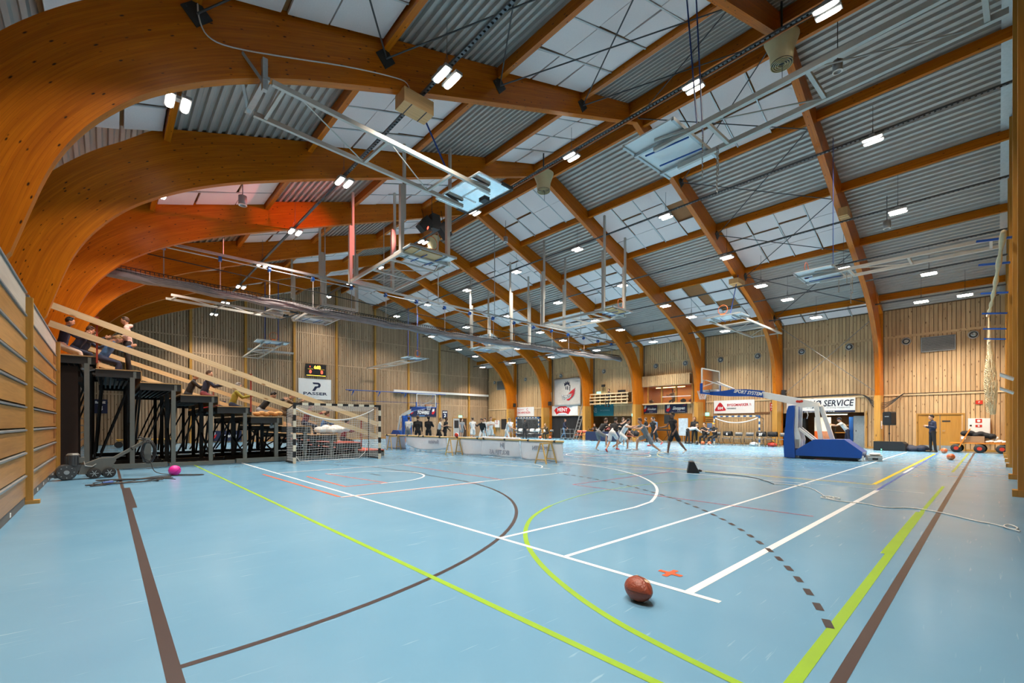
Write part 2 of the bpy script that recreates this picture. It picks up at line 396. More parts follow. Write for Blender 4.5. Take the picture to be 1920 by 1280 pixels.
# arches -----------------------------------------------------------
INNER = [(0, 12.45), (3.2, 11.22), (6.4, 10.0), (9.6, 8.76), (11.4, 8.02), (12.0, 7.75), (12.6, 7.44), (13.1, 7.14), (13.5, 6.86), (13.95, 6.5), (14.3, 6.12), (14.6, 5.72), (14.85, 5.28), (15.05, 4.78), (15.18, 4.2), (15.26, 3.6), (15.3, 2.9), (15.3, 0.0)]
OUTER = [(0, 0), (3.35, 0), (6.7, 0), (10.1, 0), (12.1, 0), (12.8, 0), (13.5, 0), (14.1, 7.95), (14.6, 7.55), (15.1, 7.02), (15.5, 6.5), (15.8, 5.98), (16.05, 5.45), (16.25, 4.85), (16.38, 4.25), (16.45, 3.6), (16.5, 2.9), (16.5, 0.0)]
def arch_mesh():
    mb = MB(); ins = []; out = []
    for (dx, z), (ox, oz) in zip(INNER, OUTER): ins.append((dx, z)); out.append((ox, 13.05 - 0.335 * ox if oz == 0 and ox < 14 else oz))
    # refine the curve
    def refine(ps): return smooth(ps[:17], 2) + [ps[17]]
    I, O = refine(ins), refine(out)
    I0, O0 = I, O
    for sgn in (-1, 1):
        if sgn < 0:   # the left legs stand on a set-back block behind the bleachers
            I = [(p[0] + max(0, 4.9 - p[1]) ** 2 * 0.07, p[1]) for p in I0 if p[1] > 3.62] + [(15.42, 3.56)]; O = O0[:len(I) - 1] + [(16.45, 3.56)]
        else: I, O = I0, O0
        ui = [0]
        for i in range(1, len(I)): ui.append(ui[-1] + math.dist(((I[i][0] + O[i][0]) / 2, (I[i][1] + O[i][1]) / 2), ((I[i - 1][0] + O[i - 1][0]) / 2, (I[i - 1][1] + O[i - 1][1]) / 2)))
        vs = []; fs = []; us = []
        for i in range(len(I)):
            for (a, y) in ((I[i], -AW / 2), (O[i], -AW / 2), (O[i], AW / 2), (I[i], AW / 2)): vs.append((RX + sgn * a[0], y, a[1]))
        for i in range(len(I) - 1):
            d0 = math.dist(I[i], O[i]); d1 = math.dist(I[i + 1], O[i + 1]); a, b = i * 4, i * 4 + 4; u0, u1 = ui[i] + sgn * 40, ui[i + 1] + sgn * 40
            qs = [((a, b, b + 1, a + 1), [(u0, 0), (u1, 0), (u1, d1), (u0, d0)]), ((a + 3, a + 2, b + 2, b + 3), [(u0, 0), (u0, d0), (u1, d1), (u1, 0)]),
                  ((a, a + 3, b + 3, b), [(u0, 3), (u0, 3 + AW), (u1, 3 + AW), (u1, 3)]), ((a + 1, b + 1, b + 2, a + 2), [(u0, 4), (u1, 4), (u1, 4 + AW), (u0, 4 + AW)])]
            for f, u in qs:
                if sgn < 0: f = f[::-1]; u = u[::-1]
                fs.append(f); us.append(u)
        e = (len(I) - 1) * 4; fs.append((e, e + 1, e + 2, e + 3)); us.append([(0, 0)] * 4)
        mb.add(vs, fs, us)
    return mb.mesh('arch', GLULAM)
am = arch_mesh()
ORD = ['nearest', 'second', 'third', 'fourth', 'fifth', 'sixth', 'farthest']
plinth = MB().box((-0.2, 0, 1.42), (0.84, AW + 0.06, 2.84), 0, 0, 2).mesh('leg_block', POST)
knee = MB(); 
for _s in (1,): knee.bar((RX + 16.35, 0, 4.3), (RX + 16.35, 0, 7.36), 0.2, 0.2, (0, 1, 0)); knee.bar((RX + 13.6, 0, 8.28), (RX + 16.3, 0, 7.36), 0.2, 0.24)
kneem = knee.mesh('knee_post', GLULAM)
for i, y in enumerate(ARCH_Y):
    t = thing('glulam_arch', '%s of the seven curved orange glulam arches spanning the hall' % ORD[i], 'arch', (0, y, 0), 0, 'glulam roof arches')
    put(am, 'arch_rib', t); put(kneem, 'knee_post', t)
    o = put(plinth, 'leg_block', t, (RX + 15.9, 0, 0)); MB().b2(-2.25, -1.5, -AW / 2, AW / 2, 0, 3.67).build('leg_block', POST, t)

# ceiling: trapezoid steel deck -----------------------------------
def deck_profile():
    p = 0.21; pts = []
    def off(x, ph): return (0.0, 0.0, 0.075, 0.075)[ph]
    for sgn in (-1, 1):
        L_ = []; x = 0.0; k = 0
        while x < 16.72:
            for fx, dz in ((0.0, 0), (0.075, 0), (0.105, 0.07), (0.18, 0.07)):
                xx = min(x + fx, 16.75); L_.append((RX + sgn * xx, 13.05 - 0.335 * xx + dz))
            x += p
        L_.append((RX + sgn * 16.75, 13.05 - 0.335 * 16.75))
        pts.append(L_)
    return pts[0][::-1] + pts[1][1:]
dp = deck_profile(); mb = MB()
ys = [YN] + ARCH_Y + [YF]
n = len(dp)
vs = [(x, y, z) for y in (YN - 0.1, YF + 0.1) for x, z in dp]
mb.add(vs, [(i, n + i, n + i + 1, i + 1) for i in range(n - 1)])
DECKM = mat('roof_deck_steel', (0.39, 0.36, 0.33), 0.42, 0.25, 0.1, 3)
ceil = mb.build('ceiling', DECKM); tag(ceil, 'sloping corrugated steel roof deck with purlins and white sound panels', kind='structure')
MB().add([(XL - 1, YN - 1, deck(XL - 1) + 0.3), (RX, YN - 1, 13.4), (XR + 1, YN - 1, deck(XR + 1) + 0.3), (XL - 1, YF + 1, deck(XL - 1) + 0.3), (RX, YF + 1, 13.4), (XR + 1, YF + 1, deck(XR + 1) + 0.3)], [(0, 1, 4, 3), (1, 2, 5, 4)]).build('roof_cover', DARKST, ceil)
# purlins: one timber per bay and line
BAYS = [(YN, ARCH_Y[0])] + [(ARCH_Y[i], ARCH_Y[i + 1]) for i in range(6)] + [(ARCH_Y[6], YF)]
for b, (y0, y1) in enumerate(BAYS):
    for dx in PUR + [0.45, -0.45]:
        x = RX + dx; h = 0.3 if abs(dx) > 1 else 0.42
        MB().bar((x, y0 + (AW / 2 if b else 0), deck(x) - h / 2 - 0.01), (x, y1 - AW / 2, deck(x) - h / 2 - 0.01), 0.13, h).build('purlin', GLULAM, ceil)
# white acoustic panels between purlins, in every other field
PANELM = mat('acoustic_panel', (0.72, 0.635, 0.62), 0.85, 0, 0.05, 30, bump=0.25)
BATTM = mat('panel_backing', (0.26, 0.11, 0.035), 0.8)
TBAR = mat('panel_t_bar', (0.5, 0.52, 0.53), 0.45, 0.3)
rng = random.Random(11)
nparts = 0; rest = MB()
for b, (y0, y1) in enumerate(BAYS):
    if b == 0: continue
    for side in (1, -1):
        edges = [0.45] + ([3.35, 6.85, 10.35, 15.1, 16.6] if side > 0 else [3.2, 6.7, 9.95, 13.3, 16.6])
        for i in range(5):
            if (b + i) % 2 != (1 if side > 0 else 0): continue
            e0, e1 = edges[i] + 0.1, edges[i + 1] - 0.1
            if i == 4 and side < 0: e1 = 15.2
            Y0, Y1 = y0 + AW / 2 + 0.04, y1 - AW / 2 - 0.04
            f = lambda e, d=0: Vector((RX + side * e, 0, 13.05 - 0.335 * e - d))
            # backing
            c0, c1 = f(e0, 0.035), f(e1, 0.035)
            mbk = MB().bar((c0.x, (Y0 + Y1) / 2, c0.z), (c1.x, (Y0 + Y1) / 2, c1.z), Y1 - Y0, 0.02); mbk.build('panel_backing', BATTM, ceil)
            nr = max(1, round((e1 - e0) / 1.13)); nc = 4; ce = (e1 - e0) / nr; cy = (Y1 - Y0) / nc
            for c in range(1, nc):
                yy = Y0 + c * cy; p0, p1 = f(e0, 0.13), f(e1, 0.13)
                MB().bar((p0.x, yy, p0.z), (p1.x, yy, p1.z), 0.04, 0.03).build('panel_rail', TBAR, ceil)
            for c in range(nc):
                j0 = rng.uniform(-0.18, 0.18); cuts = [0.0]
                for r in range(1, nr): cuts.append(r * ce + rng.uniform(-0.16, 0.16))
                cuts.append(e1 - e0)
                for r in range(nr):
                    gap = rng.choice([0.01, 0.02, 0.03, 0.07, 0.10])
                    a0, a1 = e0 + cuts[r] + 0.01, e0 + cuts[r + 1] - gap
                    ya, yb = Y0 + c * cy + rng.choice([0.03, 0.03, 0.05]), Y0 + (c + 1) * cy - rng.choice([0.03, 0.03, 0.06])
                    miss = 0.30 if (b == 2 and i == 3 and side > 0) else 0.02
                    if rng.random() < miss:
                        ya = ya + (yb - ya) * 0.6
                        if b == 2 and rng.random() < 0.6: continue
                    dd = 0.085 + rng.uniform(0, 0.02); sk = rng.uniform(-0.02, 0.02)
                    p0, p1 = f(a0, dd + max(0, sk)), f(a1, dd + max(0, -sk)); ym = (ya + yb) / 2
                    big = (b <= 5) and nparts < 290
                    q = MB() if big else rest
                    q.bar((p0.x, ym, p0.z), (p1.x, ym + rng.uniform(-.02, .02), p1.z), yb - ya, 0.04)
                    if big: q.build('sound_panel', PANELM, ceil); nparts += 1
tag(rest.build('far_sound_panels', PANELM, ceil), kind='stuff')
# flat grey gable flashing along the near wall
g0, g1 = RX + 0.5, XR
MB().bar((g0, -0.27, deck(g0) - 0.03), (g1, -0.27, deck(g1) - 0.03), 0.36, 0.03).bar((XL, -0.27, deck(XL) - 0.03), (RX - .5, -0.27, deck(RX - .5) - 0.03), 0.36, 0.03).build('gable_flashing', STEEL, ceil)

# walls ------------------------------------------------------------
def sub_spans(a, b, holes):
    """remove hole intervals from [a,b]"""
    sp = [(a, b)]
    for h0, h1 in holes:
        nw = []
        for s0, s1 in sp:
            if h1 <= s0 or h0 >= s1: nw.append((s0, s1)); continue
            if h0 > s0: nw.append((s0, h0))
            if h1 < s1: nw.append((h1, s1))
        sp = nw
    return [s for s in sp if s[1] - s[0] > 0.02]
GABLE = wood('gable_board', (0.36, 0.235, 0.135), (0.55, 0.385, 0.24), (0.16, 0.07, 0.03), rough=0.55, tint=0.2, kdens=1.5)
class Wall:
    """vertical boards on a plane: pos(t, off) -> point; t along the wall, off towards the room"""
    def __init__(s, root, pos, nrm, pitch=0.165, bw=0.142, m=PINE): s.root, s.pos, s.nrm, s.p, s.bw, s.mt = root, pos, Vector(nrm), pitch, bw, m; s.rest = MB()
    def field(s, t0, t1, z0, z1, holes=(), single=None):
        n = max(1, round((t1 - t0) / s.p)); pt = (t1 - t0) / n
        for k in range(n):
            c = t0 + (k + .5) * pt; zt = z1(c) if callable(z1) else z1
            for a, b in sub_spans(z0, zt, [(h[2], h[3]) for h in holes if h[0] < c < h[1]]):
                o = 0.02 if k % 2 else 0.012
                p = s.pos(c, o); q = MB() if (single and single(c)) else s.rest
                q.bar((p.x, p.y, a), (p.x, p.y, b), s.bw * pt / s.p, 0.022, s.nrm)
                if q is not s.rest: q.build('board', s.mt, s.root)
    def done(s): 
        if s.rest.v: tag(s.rest.build('far_boards', s.mt, s.root), kind='stuff')
def wallx(name, x0, x1, y0, y1, z0, z1, holes=(), lab=''):
    """solid wall slab lying in a Y-Z plane with rectangular holes (y0,y1,z0,z1)"""
    mb = MB(); cuts = sorted({y0, y1} | {h[0] for h in holes} | {h[1] for h in holes})
    for a, b in zip(cuts, cuts[1:]):
        c = (a + b) / 2
        for s0, s1 in sub_spans(z0, z1, [(h[2], h[3]) for h in holes if h[0] <= c <= h[1]]): mb.b2(x0, x1, a, b, s0, s1)
    return tag(mb.build(name, BACKB), lab, kind='structure')
HR = [(1.1, 2.75, 0, 1.88), (4.9, 9.25, 0, 2.0), (13.08, 14.02, 0, 1.86), (14.75, 19.0, 0, 2.1), (14.75, 19.3, 2.92, 4.2), (19.7, 24.1, 0, 1.98), (19.7, 23.7, 2.98, 3.9), (24.75, 29.15, 0, 2.05), (29.75, 34.15, 0, 2.05), (36.6, 37.55, 0, 1.9), (34.75, 35.7, 0.75, 1.85)]
wr = wallx('wall_right', XR, XR + 0.12, YN, YF, 0, 7.5, HR, 'pale pine board wall with round vents, sponsor signs and openings')
W = Wall(wr, lambda t, o: Vector((XR - o, t, 0)), (1, 0, 0))
for b, (y0, y1) in enumerate(BAYS):
    a0, a1 = y0 + (AW / 2 if b else 0), y1 - AW / 2
    sing = (lambda c: True) if b < 2 else None
    W.field(a0, a1, 2.92, 5.92, [h for h in HR if h[3] > 2.95], sing)
    W.field(a0, a1, 6.04, 7.42, (), sing)
    W.field(a0, a1, 0.02, 2.84, HR, sing)
    MB().b2(XR - 0.045, XR, a0, a1, 5.92, 6.04).build('wall_band', PINE, wr)
    MB().b2(XR - 0.07, XR, a0, a1, 2.84, 2.92).build('wall_ledge', RAIL, wr)
W.done()
wf = MB().b2(XL, XR + .1, YF, YF + .12, 0, 7.5).add([(XL, YF + .06, 7.4), (XR + .1, YF + .06, 7.4), (RX, YF + .06, 13.3)], [(0, 1, 2)]).build('wall_far', BACKB)
tag(wf, 'tall pale pine board gable wall with orange posts', kind='structure')
COLX = [0.95, 4.32, 7.66, 11.05, 14.4, 17.85, 21.23, 24.71, 28.38]
W = Wall(wf, lambda t, o: Vector((t, YF - o, 0)), (0, -1, 0), 0.165, 0.128, GABLE)
HF = [(26.4, 28.15, 0, 1.92)]
ed = [XL] + COLX + [XR]
for k in range(len(ed) - 1):
    a0, a1 = ed[k] + (0.08 if k else 0), ed[k + 1] - 0.08
    sing = (lambda c: 8 < c < 22) 
    W.field(a0, a1, 3.28, 6.28, (), None); W.field(a0, a1, 6.36, 7.40 if k < 4 else 8.7, (), None)
    z9 = 7.48 if k < 4 else 8.78
    W.field(a0, a1, z9, lambda c: max(z9 + 0.05, deck(c) - 0.02), (), None); W.field(a0, a1, 0.02, 3.2, HF, None)
    for z in (3.2, 6.28, z9 - 0.08):
        if z < deck((a0 + a1) / 2) - 0.3: MB().b2(a0, a1, YF - 0.04, YF, z, z + 0.08).build('wall_band', GABLE, wf)
W.done()
for x in COLX: MB().b2(x - 0.08, x + 0.08, YF - 0.18, YF - 0.001, 0, deck(x) - 0.02).build('wall_post', POST, wf)
wl = tag(MB().b2(XL - .12, XL, YN, YF, 0, 7.5).build('wall_left', BACKB), 'dark back wall behind the folded bleachers', kind='structure')
W = Wall(wl, lambda t, o: Vector((XL + o, t, 0)), (1, 0, 0), 0.2, 0.18)
W.field(YN, YF, 3.7, 7.45, (), None); W.done()
wn = MB().b2(XL, XR + .1, YN - .12, YN, 0, 7.5).add([(XL, YN - .06, 7.4), (RX, YN - .06, 13.3), (XR + .1, YN - .06, 7.4)], [(0, 1, 2)]).build('wall_near', BACKB)
tag(wn, 'orange timber wall at the hall end with tall posts', kind='structure')
W = Wall(wn, lambda t, o: Vector((t, YN + o, 0)), (0, 1, 0), 0.2, 0.185)
for x0, x1 in ((11, 20), (20, 31)): W.field(x0, x1, 0.0, lambda c: deck(c) - 0.05, (), None)
for o in (W.rest,): tag(o.build('far_boards', POST, wn), kind='stuff')
for x in (31.0, 28.6, 26.4, 23.5, 20.8, 16.45, 12.6):
    MB().b2(x - 0.1, x + 0.1, YN, -0.27, 0, deck(x) - 0.02).build('wall_post', POST, wn)
    MB().b2(x - 0.13, x + 0.13, YN, -0.2, 0, 0.12).build('post_foot', POST, wn)

# ------------------------------------------------------------------ luminaires and cable trays
ROWS = [ # x, z, y positions, label of the row
 (1.1, 8.06, [2.0, 6.7, 11.55, 16.5, 21.4], 'low row above the bleachers'),
 (5.35, 8.72, [2.9, 7.9, 13.45, 18.2, 23.0, 27.5, 31.8, 35.6], 'row on the bleacher side of the roof'),
 (12.8, 11.3, [2.75, 6.05, 10.7, 16.6, 21.2, 26.5, 31.0, 35.4], 'row under the ridge'),
 (18.3, 10.53, [2.7, 9.9, 14.9, 19.6, 24.6, 29.6, 34.6], 'first row past the ridge'),
 (21.5, 9.16, [2.45, 8.55, 14.25, 19.1, 24.0, 29.0, 34.2], 'second row past the ridge'),
 (24.0, 8.2, [4.55, 7.9, 13.0, 18.0, 23.1, 27.9, 33.5], 'third row past the ridge'),
 (26.0, 7.78, [1.95, 7.3, 12.4, 17.4, 22.6, 27.7, 33.6], 'fourth row past the ridge'),
 (28.4, 7.12, [0.95, 2.4, 6.6, 11.4, 16.3, 21.2, 26.0, 31.0, 35.5], 'lowest row beside the long board wall')]
HOUSE = mat('lamp_housing', (0.36, 0.37, 0.38), 0.45, 0.4)
WIRE = mat('steel_wire', (0.10, 0.10, 0.105), 0.45, 0.6)
hb = MB()
for s in (-1, 1): hb.b2(s * 0.13 - 0.085, s * 0.13 + 0.085, -0.27, 0.27, 0.0, 0.06)
hb.b2(-0.2, 0.2, -0.07, 0.07, 0.06, 0.12)
hmesh = hb.mesh('housing', HOUSE)
def lens_mesh():
    mb = MB(); pts = []
    for k in range(20):
        t = 2 * PI * k / 20; pts.append((0.068 * math.copysign(abs(math.cos(t)) ** 0.6, math.cos(t)), 0.245 * math.copysign(abs(math.sin(t)) ** 0.6, math.sin(t))))
    return mb.prism(pts, lambda p: (p[0], p[1], -0.025), lambda p: (p[0], p[1], 0.0)).mesh('lens', LENS)
lmesh = lens_mesh()
ld = bpy.data.lights.new('luminaire_light', 'AREA'); ld.shape = 'RECTANGLE'; ld.size = 0.42; ld.size_y = 0.5; ld.energy = LAMP_W; ld.color = LAMP_COL; ld.spread = R(112)
NTH = ['nearest', 'second', 'third', 'fourth', 'fifth', 'sixth', 'seventh', 'eighth', 'ninth']
LIGHT_Y = []
for x, z, yy, nm in ROWS:
    for k, y in enumerate(yy):
        t = thing('twin_luminaire', 'bright twin lamp, %s in the %s' % (NTH[k], nm), 'lamp', (x, y, z), 0, 'twin roof lamps')
        put(hmesh, 'housing', t)
        for s in (-1, 1): put(lmesh, 'lens', t, (s * 0.13, 0, 0))
        zt = deck(x) - 0.1 - z
        if zt > 0.35:
            q = MB().tube([(0, 0, 0.12), (0, 0, zt)], 0.006, 5)
            q.tube([(-0.12, 0, 0.12), (0, 0, min(0.5, zt))], 0.005, 5).tube([(0.12, 0, 0.12), (0, 0, min(0.5, zt))], 0.005, 5)
            q.build('suspension_wire', WIRE, t)
        lo = bpy.data.objects.new('lamp_light', ld); COL.objects.link(lo); lo.parent = t; lo.location = (0, 0, -0.035)
TRAYM = mat('cable_tray_steel', (0.13, 0.14, 0.15), 0.45, 0.6)
for i, (x, z, yy, nm) in enumerate(ROWS[1:]):
    y0 = -0.3; y1 = min(YF - 0.3, yy[-1] + 1.5); zz = z + 0.17
    t = thing('cable_tray', 'long perforated steel cable tray over the lamps, %s' % nm, 'cable tray', (x, y0, zz), 0, 'cable trays over the lamp rows')
    b = MB(); Ln = y1 - y0
    for s in (-1, 1): b.b2(s * 0.035 - 0.004, s * 0.035 + 0.004, 0, Ln, 0, 0.055)
    b.b2(-0.035, 0.035, 0, Ln, 0.05, 0.056)
    k = 0.0
    while k < min(Ln, 16): b.b2(-0.035, 0.035, k, k + 0.07, 0, 0.006); k += 0.12
    b.b2(-0.035, 0.035, min(Ln, 16), Ln, 0, 0.006) if Ln > 16 else None
    b.build('tray', TRAYM, t)
    if x == 12.8: MB().tube([(0.06, 0, -0.02), (0.06, Ln, -0.02)], 0.025, 8).build('copper_pipe', mat('copper_pipe', (0.35, 0.13, 0.05), 0.4, 0.6), t)

# ------------------------------------------------------------------ folded bleachers along the left wall
STRIP = mat('grey_nosing', (0.30, 0.31, 0.32), 0.4, 0.5)
PALE = wood('pale_veneer', (0.42, 0.36, 0.30), (0.55, 0.48, 0.41), (0.3, 0.2, 0.1), rough=0.4, kn=0, tint=0.05)
KICK = mat('kick_strip', (0.10, 0.09, 0.08), 0.7)
def folded(y0, y1, label, notch):
    t = thing('folded_bleacher', label, 'bleacher', (-0.98, y0, 0), 0, 'folded bleacher blocks'); L_ = y1 - y0
    MB().b2(-0.36, -0.14, 0, L_, 0.0, 3.5).build('carcass', BACKB, t)
    for k in range(9):
        z = 0.14 + k * 0.385; top = k == 8
        MB().b2(-0.14, -0.02 - 0.0, 0, L_ - 0.02, z, z + 0.315).build('riser_board', PALE if top else OAK, t)
        MB().add([(-0.14, 0, z + 0.385), (-0.14, L_, z + 0.385), (0.0, 0, z + 0.352), (0.0, L_, z + 0.352), (0.0, 0, z + 0.325), (0.0, L_, z + 0.325), (-0.14, 0, z + 0.325), (-0.14, L_, z + 0.325)],
                 [(0, 2, 3, 1), (2, 4, 5, 3), (4, 6, 7, 5), (0, 6, 4, 2), (1, 3, 5, 7)]).build('nosing', STRIP, t)
        if notch and 0 < k < 8: MB().b2(-0.05, -0.012, L_ - 0.75, L_ - 0.25, z + 0.08, z + 0.30).build('notch_shade', wood('notch_shade', (0.2, 0.08, 0.02), (0.28, 0.12, 0.03), (0.1, 0.05, 0.01), kn=0), t)  # dark block stands in for the shaded hole near each board end
    k = MB().b2(-0.14, -0.03, 0, L_, 0.0, 0.13)
    k.build('kick_board', KICK, t)
    for i in range(int(L_ / 1.1)): MB().b2(-0.03, -0.022, 0.5 + i * 1.1, 0.58 + i * 1.1, 0.03, 0.09).build('caster_slot', WHITEP, t)
    return t
folded(1.2, 11.0, 'folded timber bleacher block at the left edge, nearest the camera', False)
folded(11.2, 17.0, 'folded timber bleacher block between the two yellow posts', True)
folded(25.2, 37.0, 'folded timber bleacher block seen far behind the grandstand', True)
for y, h, lb in ((11.1, 3.5, 'yellow wooden post dividing the two folded bleacher blocks'), (17.1, 3.55, 'yellow wooden post where folded bleacher meets the grandstand'), (25.1, 2.9, 'far yellow post behind the grandstand frame')):
    t = thing('yellow_post', lb, 'post', (-0.96, y, 0), 0, 'yellow bleacher posts')
    MB().b2(-0.05, 0.04, -0.05, 0.03, 0.05, h).build('upright', POST, t); MB().b2(-0.06, 0.12, -0.07, 0.07, 0, 0.06).build('foot', POST, t)

# ------------------------------------------------------------------ extended grandstand
GY0, GY1 = 17.4, 24.6
gs = thing('grandstand', 'pulled out grey steel grandstand with stepped wooden decks', 'grandstand', (0, 0, 0))
DECKTOP = wood('deck_plywood', (0.36, 0.20, 0.08), (0.46, 0.28, 0.12), (0.2, 0.1, 0.04), kn=0, rough=0.5)
DECKRED = mat('red_deck_cover', (0.50, 0.07, 0.035), 0.6)
def gx(k): return -0.19 + 0.98 * (k - 1)
def gz(k): return 3.29 - 0.335 * (k - 1)
for k in range(1, 11):
    x1, z = gx(k), gz(k); x0 = x1 - (1.02 if k > 1 else 0.95)
    MB().b2(x0, x1, GY0, GY1, z - 0.03, z).build('deck_board', DECKTOP if k < 9 else DECKRED, gs)
    MB().b2(x1 - 0.025, x1 + 0.002, GY0, GY1, z - 0.30 if k < 10 else 0.02, z - 0.031).build('riser', DECKTOP, gs)
    # side and cross beams under the deck
    MB().b2(x0, x1 - 0.03, GY0 + 0.02, GY0 + 0.08, z - 0.24, z - 0.03).build('side_beam', BLACKST, gs); MB().b2(x0, x1 - 0.03, GY1 - 0.08, GY1 - 0.02, z - 0.24, z - 0.03).build('side_beam', BLACKST, gs)
    mb = MB()
    for j in range(7): mb.b2(x0 + 0.05 + j * 0.13, x0 + 0.10 + j * 0.13, GY0 + 0.1, GY1 - 0.1, z - 0.16, z - 0.035)
    mb.build('deck_ribs', BLACKST, gs)
    MB().b2(x1 - 0.20, x1 - 0.13, GY0 + 0.0, GY0 + 0.10, z - 0.24, z - 0.05).build('bracket', GREYST, gs)
    for yy in ((GY0 + 0.04, 19.4, 21.4, GY1 - 0.1) if k < 10 else ()):
        near = yy < 17.6; m = GREYST if near else BLACKST
        xx = x1 - 0.22
        MB().b2(xx - 0.055, xx + 0.055, yy - 0.05, yy + 0.05, 0.12, z - 0.22).build('leg', m, gs)
        if not near and z > 0.9:
            MB().bar((xx - 0.75, yy, 0.2), (xx + 0.02, yy, z - 0.3), 0.05, 0.05).build('brace', BLACKST, gs)
            MB().bar((xx + 0.12, yy + 0.3, 0.2), (xx + 0.3, yy + 0.3, z - 0.35), 0.06, 0.06).build('brace', BLACKST, gs)
    if k < 10: MB().bar((x1 - 0.22, GY0 + 0.2, 0.3), (x1 - 0.22, 21.2, max(0.5, z - 0.5)), 0.04, 0.04).build('brace', BLACKST, gs)
for yy in (GY0 + 0.02, 19.4, 21.4, GY1 - 0.1):
    for k in range(5): MB().b2(-0.35 + k * 1.8, 1.40 + k * 1.8, yy - 0.06, yy + 0.07, 0.03, 0.17 - (0.03 if k % 2 else 0)).build('floor_runner', GREYST if yy < 18 else BLACKST, gs)
MB().b2(-1.0, -0.6, GY0 + 0.3, GY0 + 0.45, 0.05, 3.0).b2(-1.0, -0.6, 19.3, 19.45, 0.05, 3.0).build('rear_frame', mat('dark_brown_panel', (0.03, 0.014, 0.008), 0.6), gs)
MB().b2(-0.62, -0.5, GY0 + 0.35, GY1, 2.55, 2.7).build('rear_beam', BLACKST, gs)
# wooden guard rails tied to red posts, both sides
for yy, lb in ((GY0 - 0.02, 'pale wooden double guard rail on the near side of the grandstand'), (GY1 + 0.05, 'pale wooden double guard rail on the far side of the grandstand')):
    t = thing('guard_rail', lb, 'railing', (0, yy, 0))
    for za, zb, h in ((4.60, 1.34, 0.17), (4.09, 0.83, 0.17)):
        xs = [-1.15, 3.72, 8.3]
        for a, b in zip(xs, xs[1:]):
            fa = za + (zb - za) * (a + 1.15) / 9.45; fb = za + (zb - za) * (b + 1.15) / 9.45
            MB().bar((a, -0.03, fa), (b, -0.03, fb), 0.045, h).build('rail', RAIL, t)
    for x in (-0.2, 3.68, 7.62):
        k = int((x + 0.19) / 0.98 + 1.5); z = 3.29 - 0.335 * ((x + 0.19) / 0.98)
        top = 4.6 + (1.34 - 4.6) * (x + 1.15) / 9.45
        MB().b2(x - 0.022, x + 0.022, -0.02, 0.025, z - 0.2, top + 0.14).b2(x - 0.05, x + 0.05, -0.02, 0.0, top + 0.13, top + 0.145).build('red_post', mat('rust_red_paint', (0.30, 0.035, 0.015), 0.5), t)

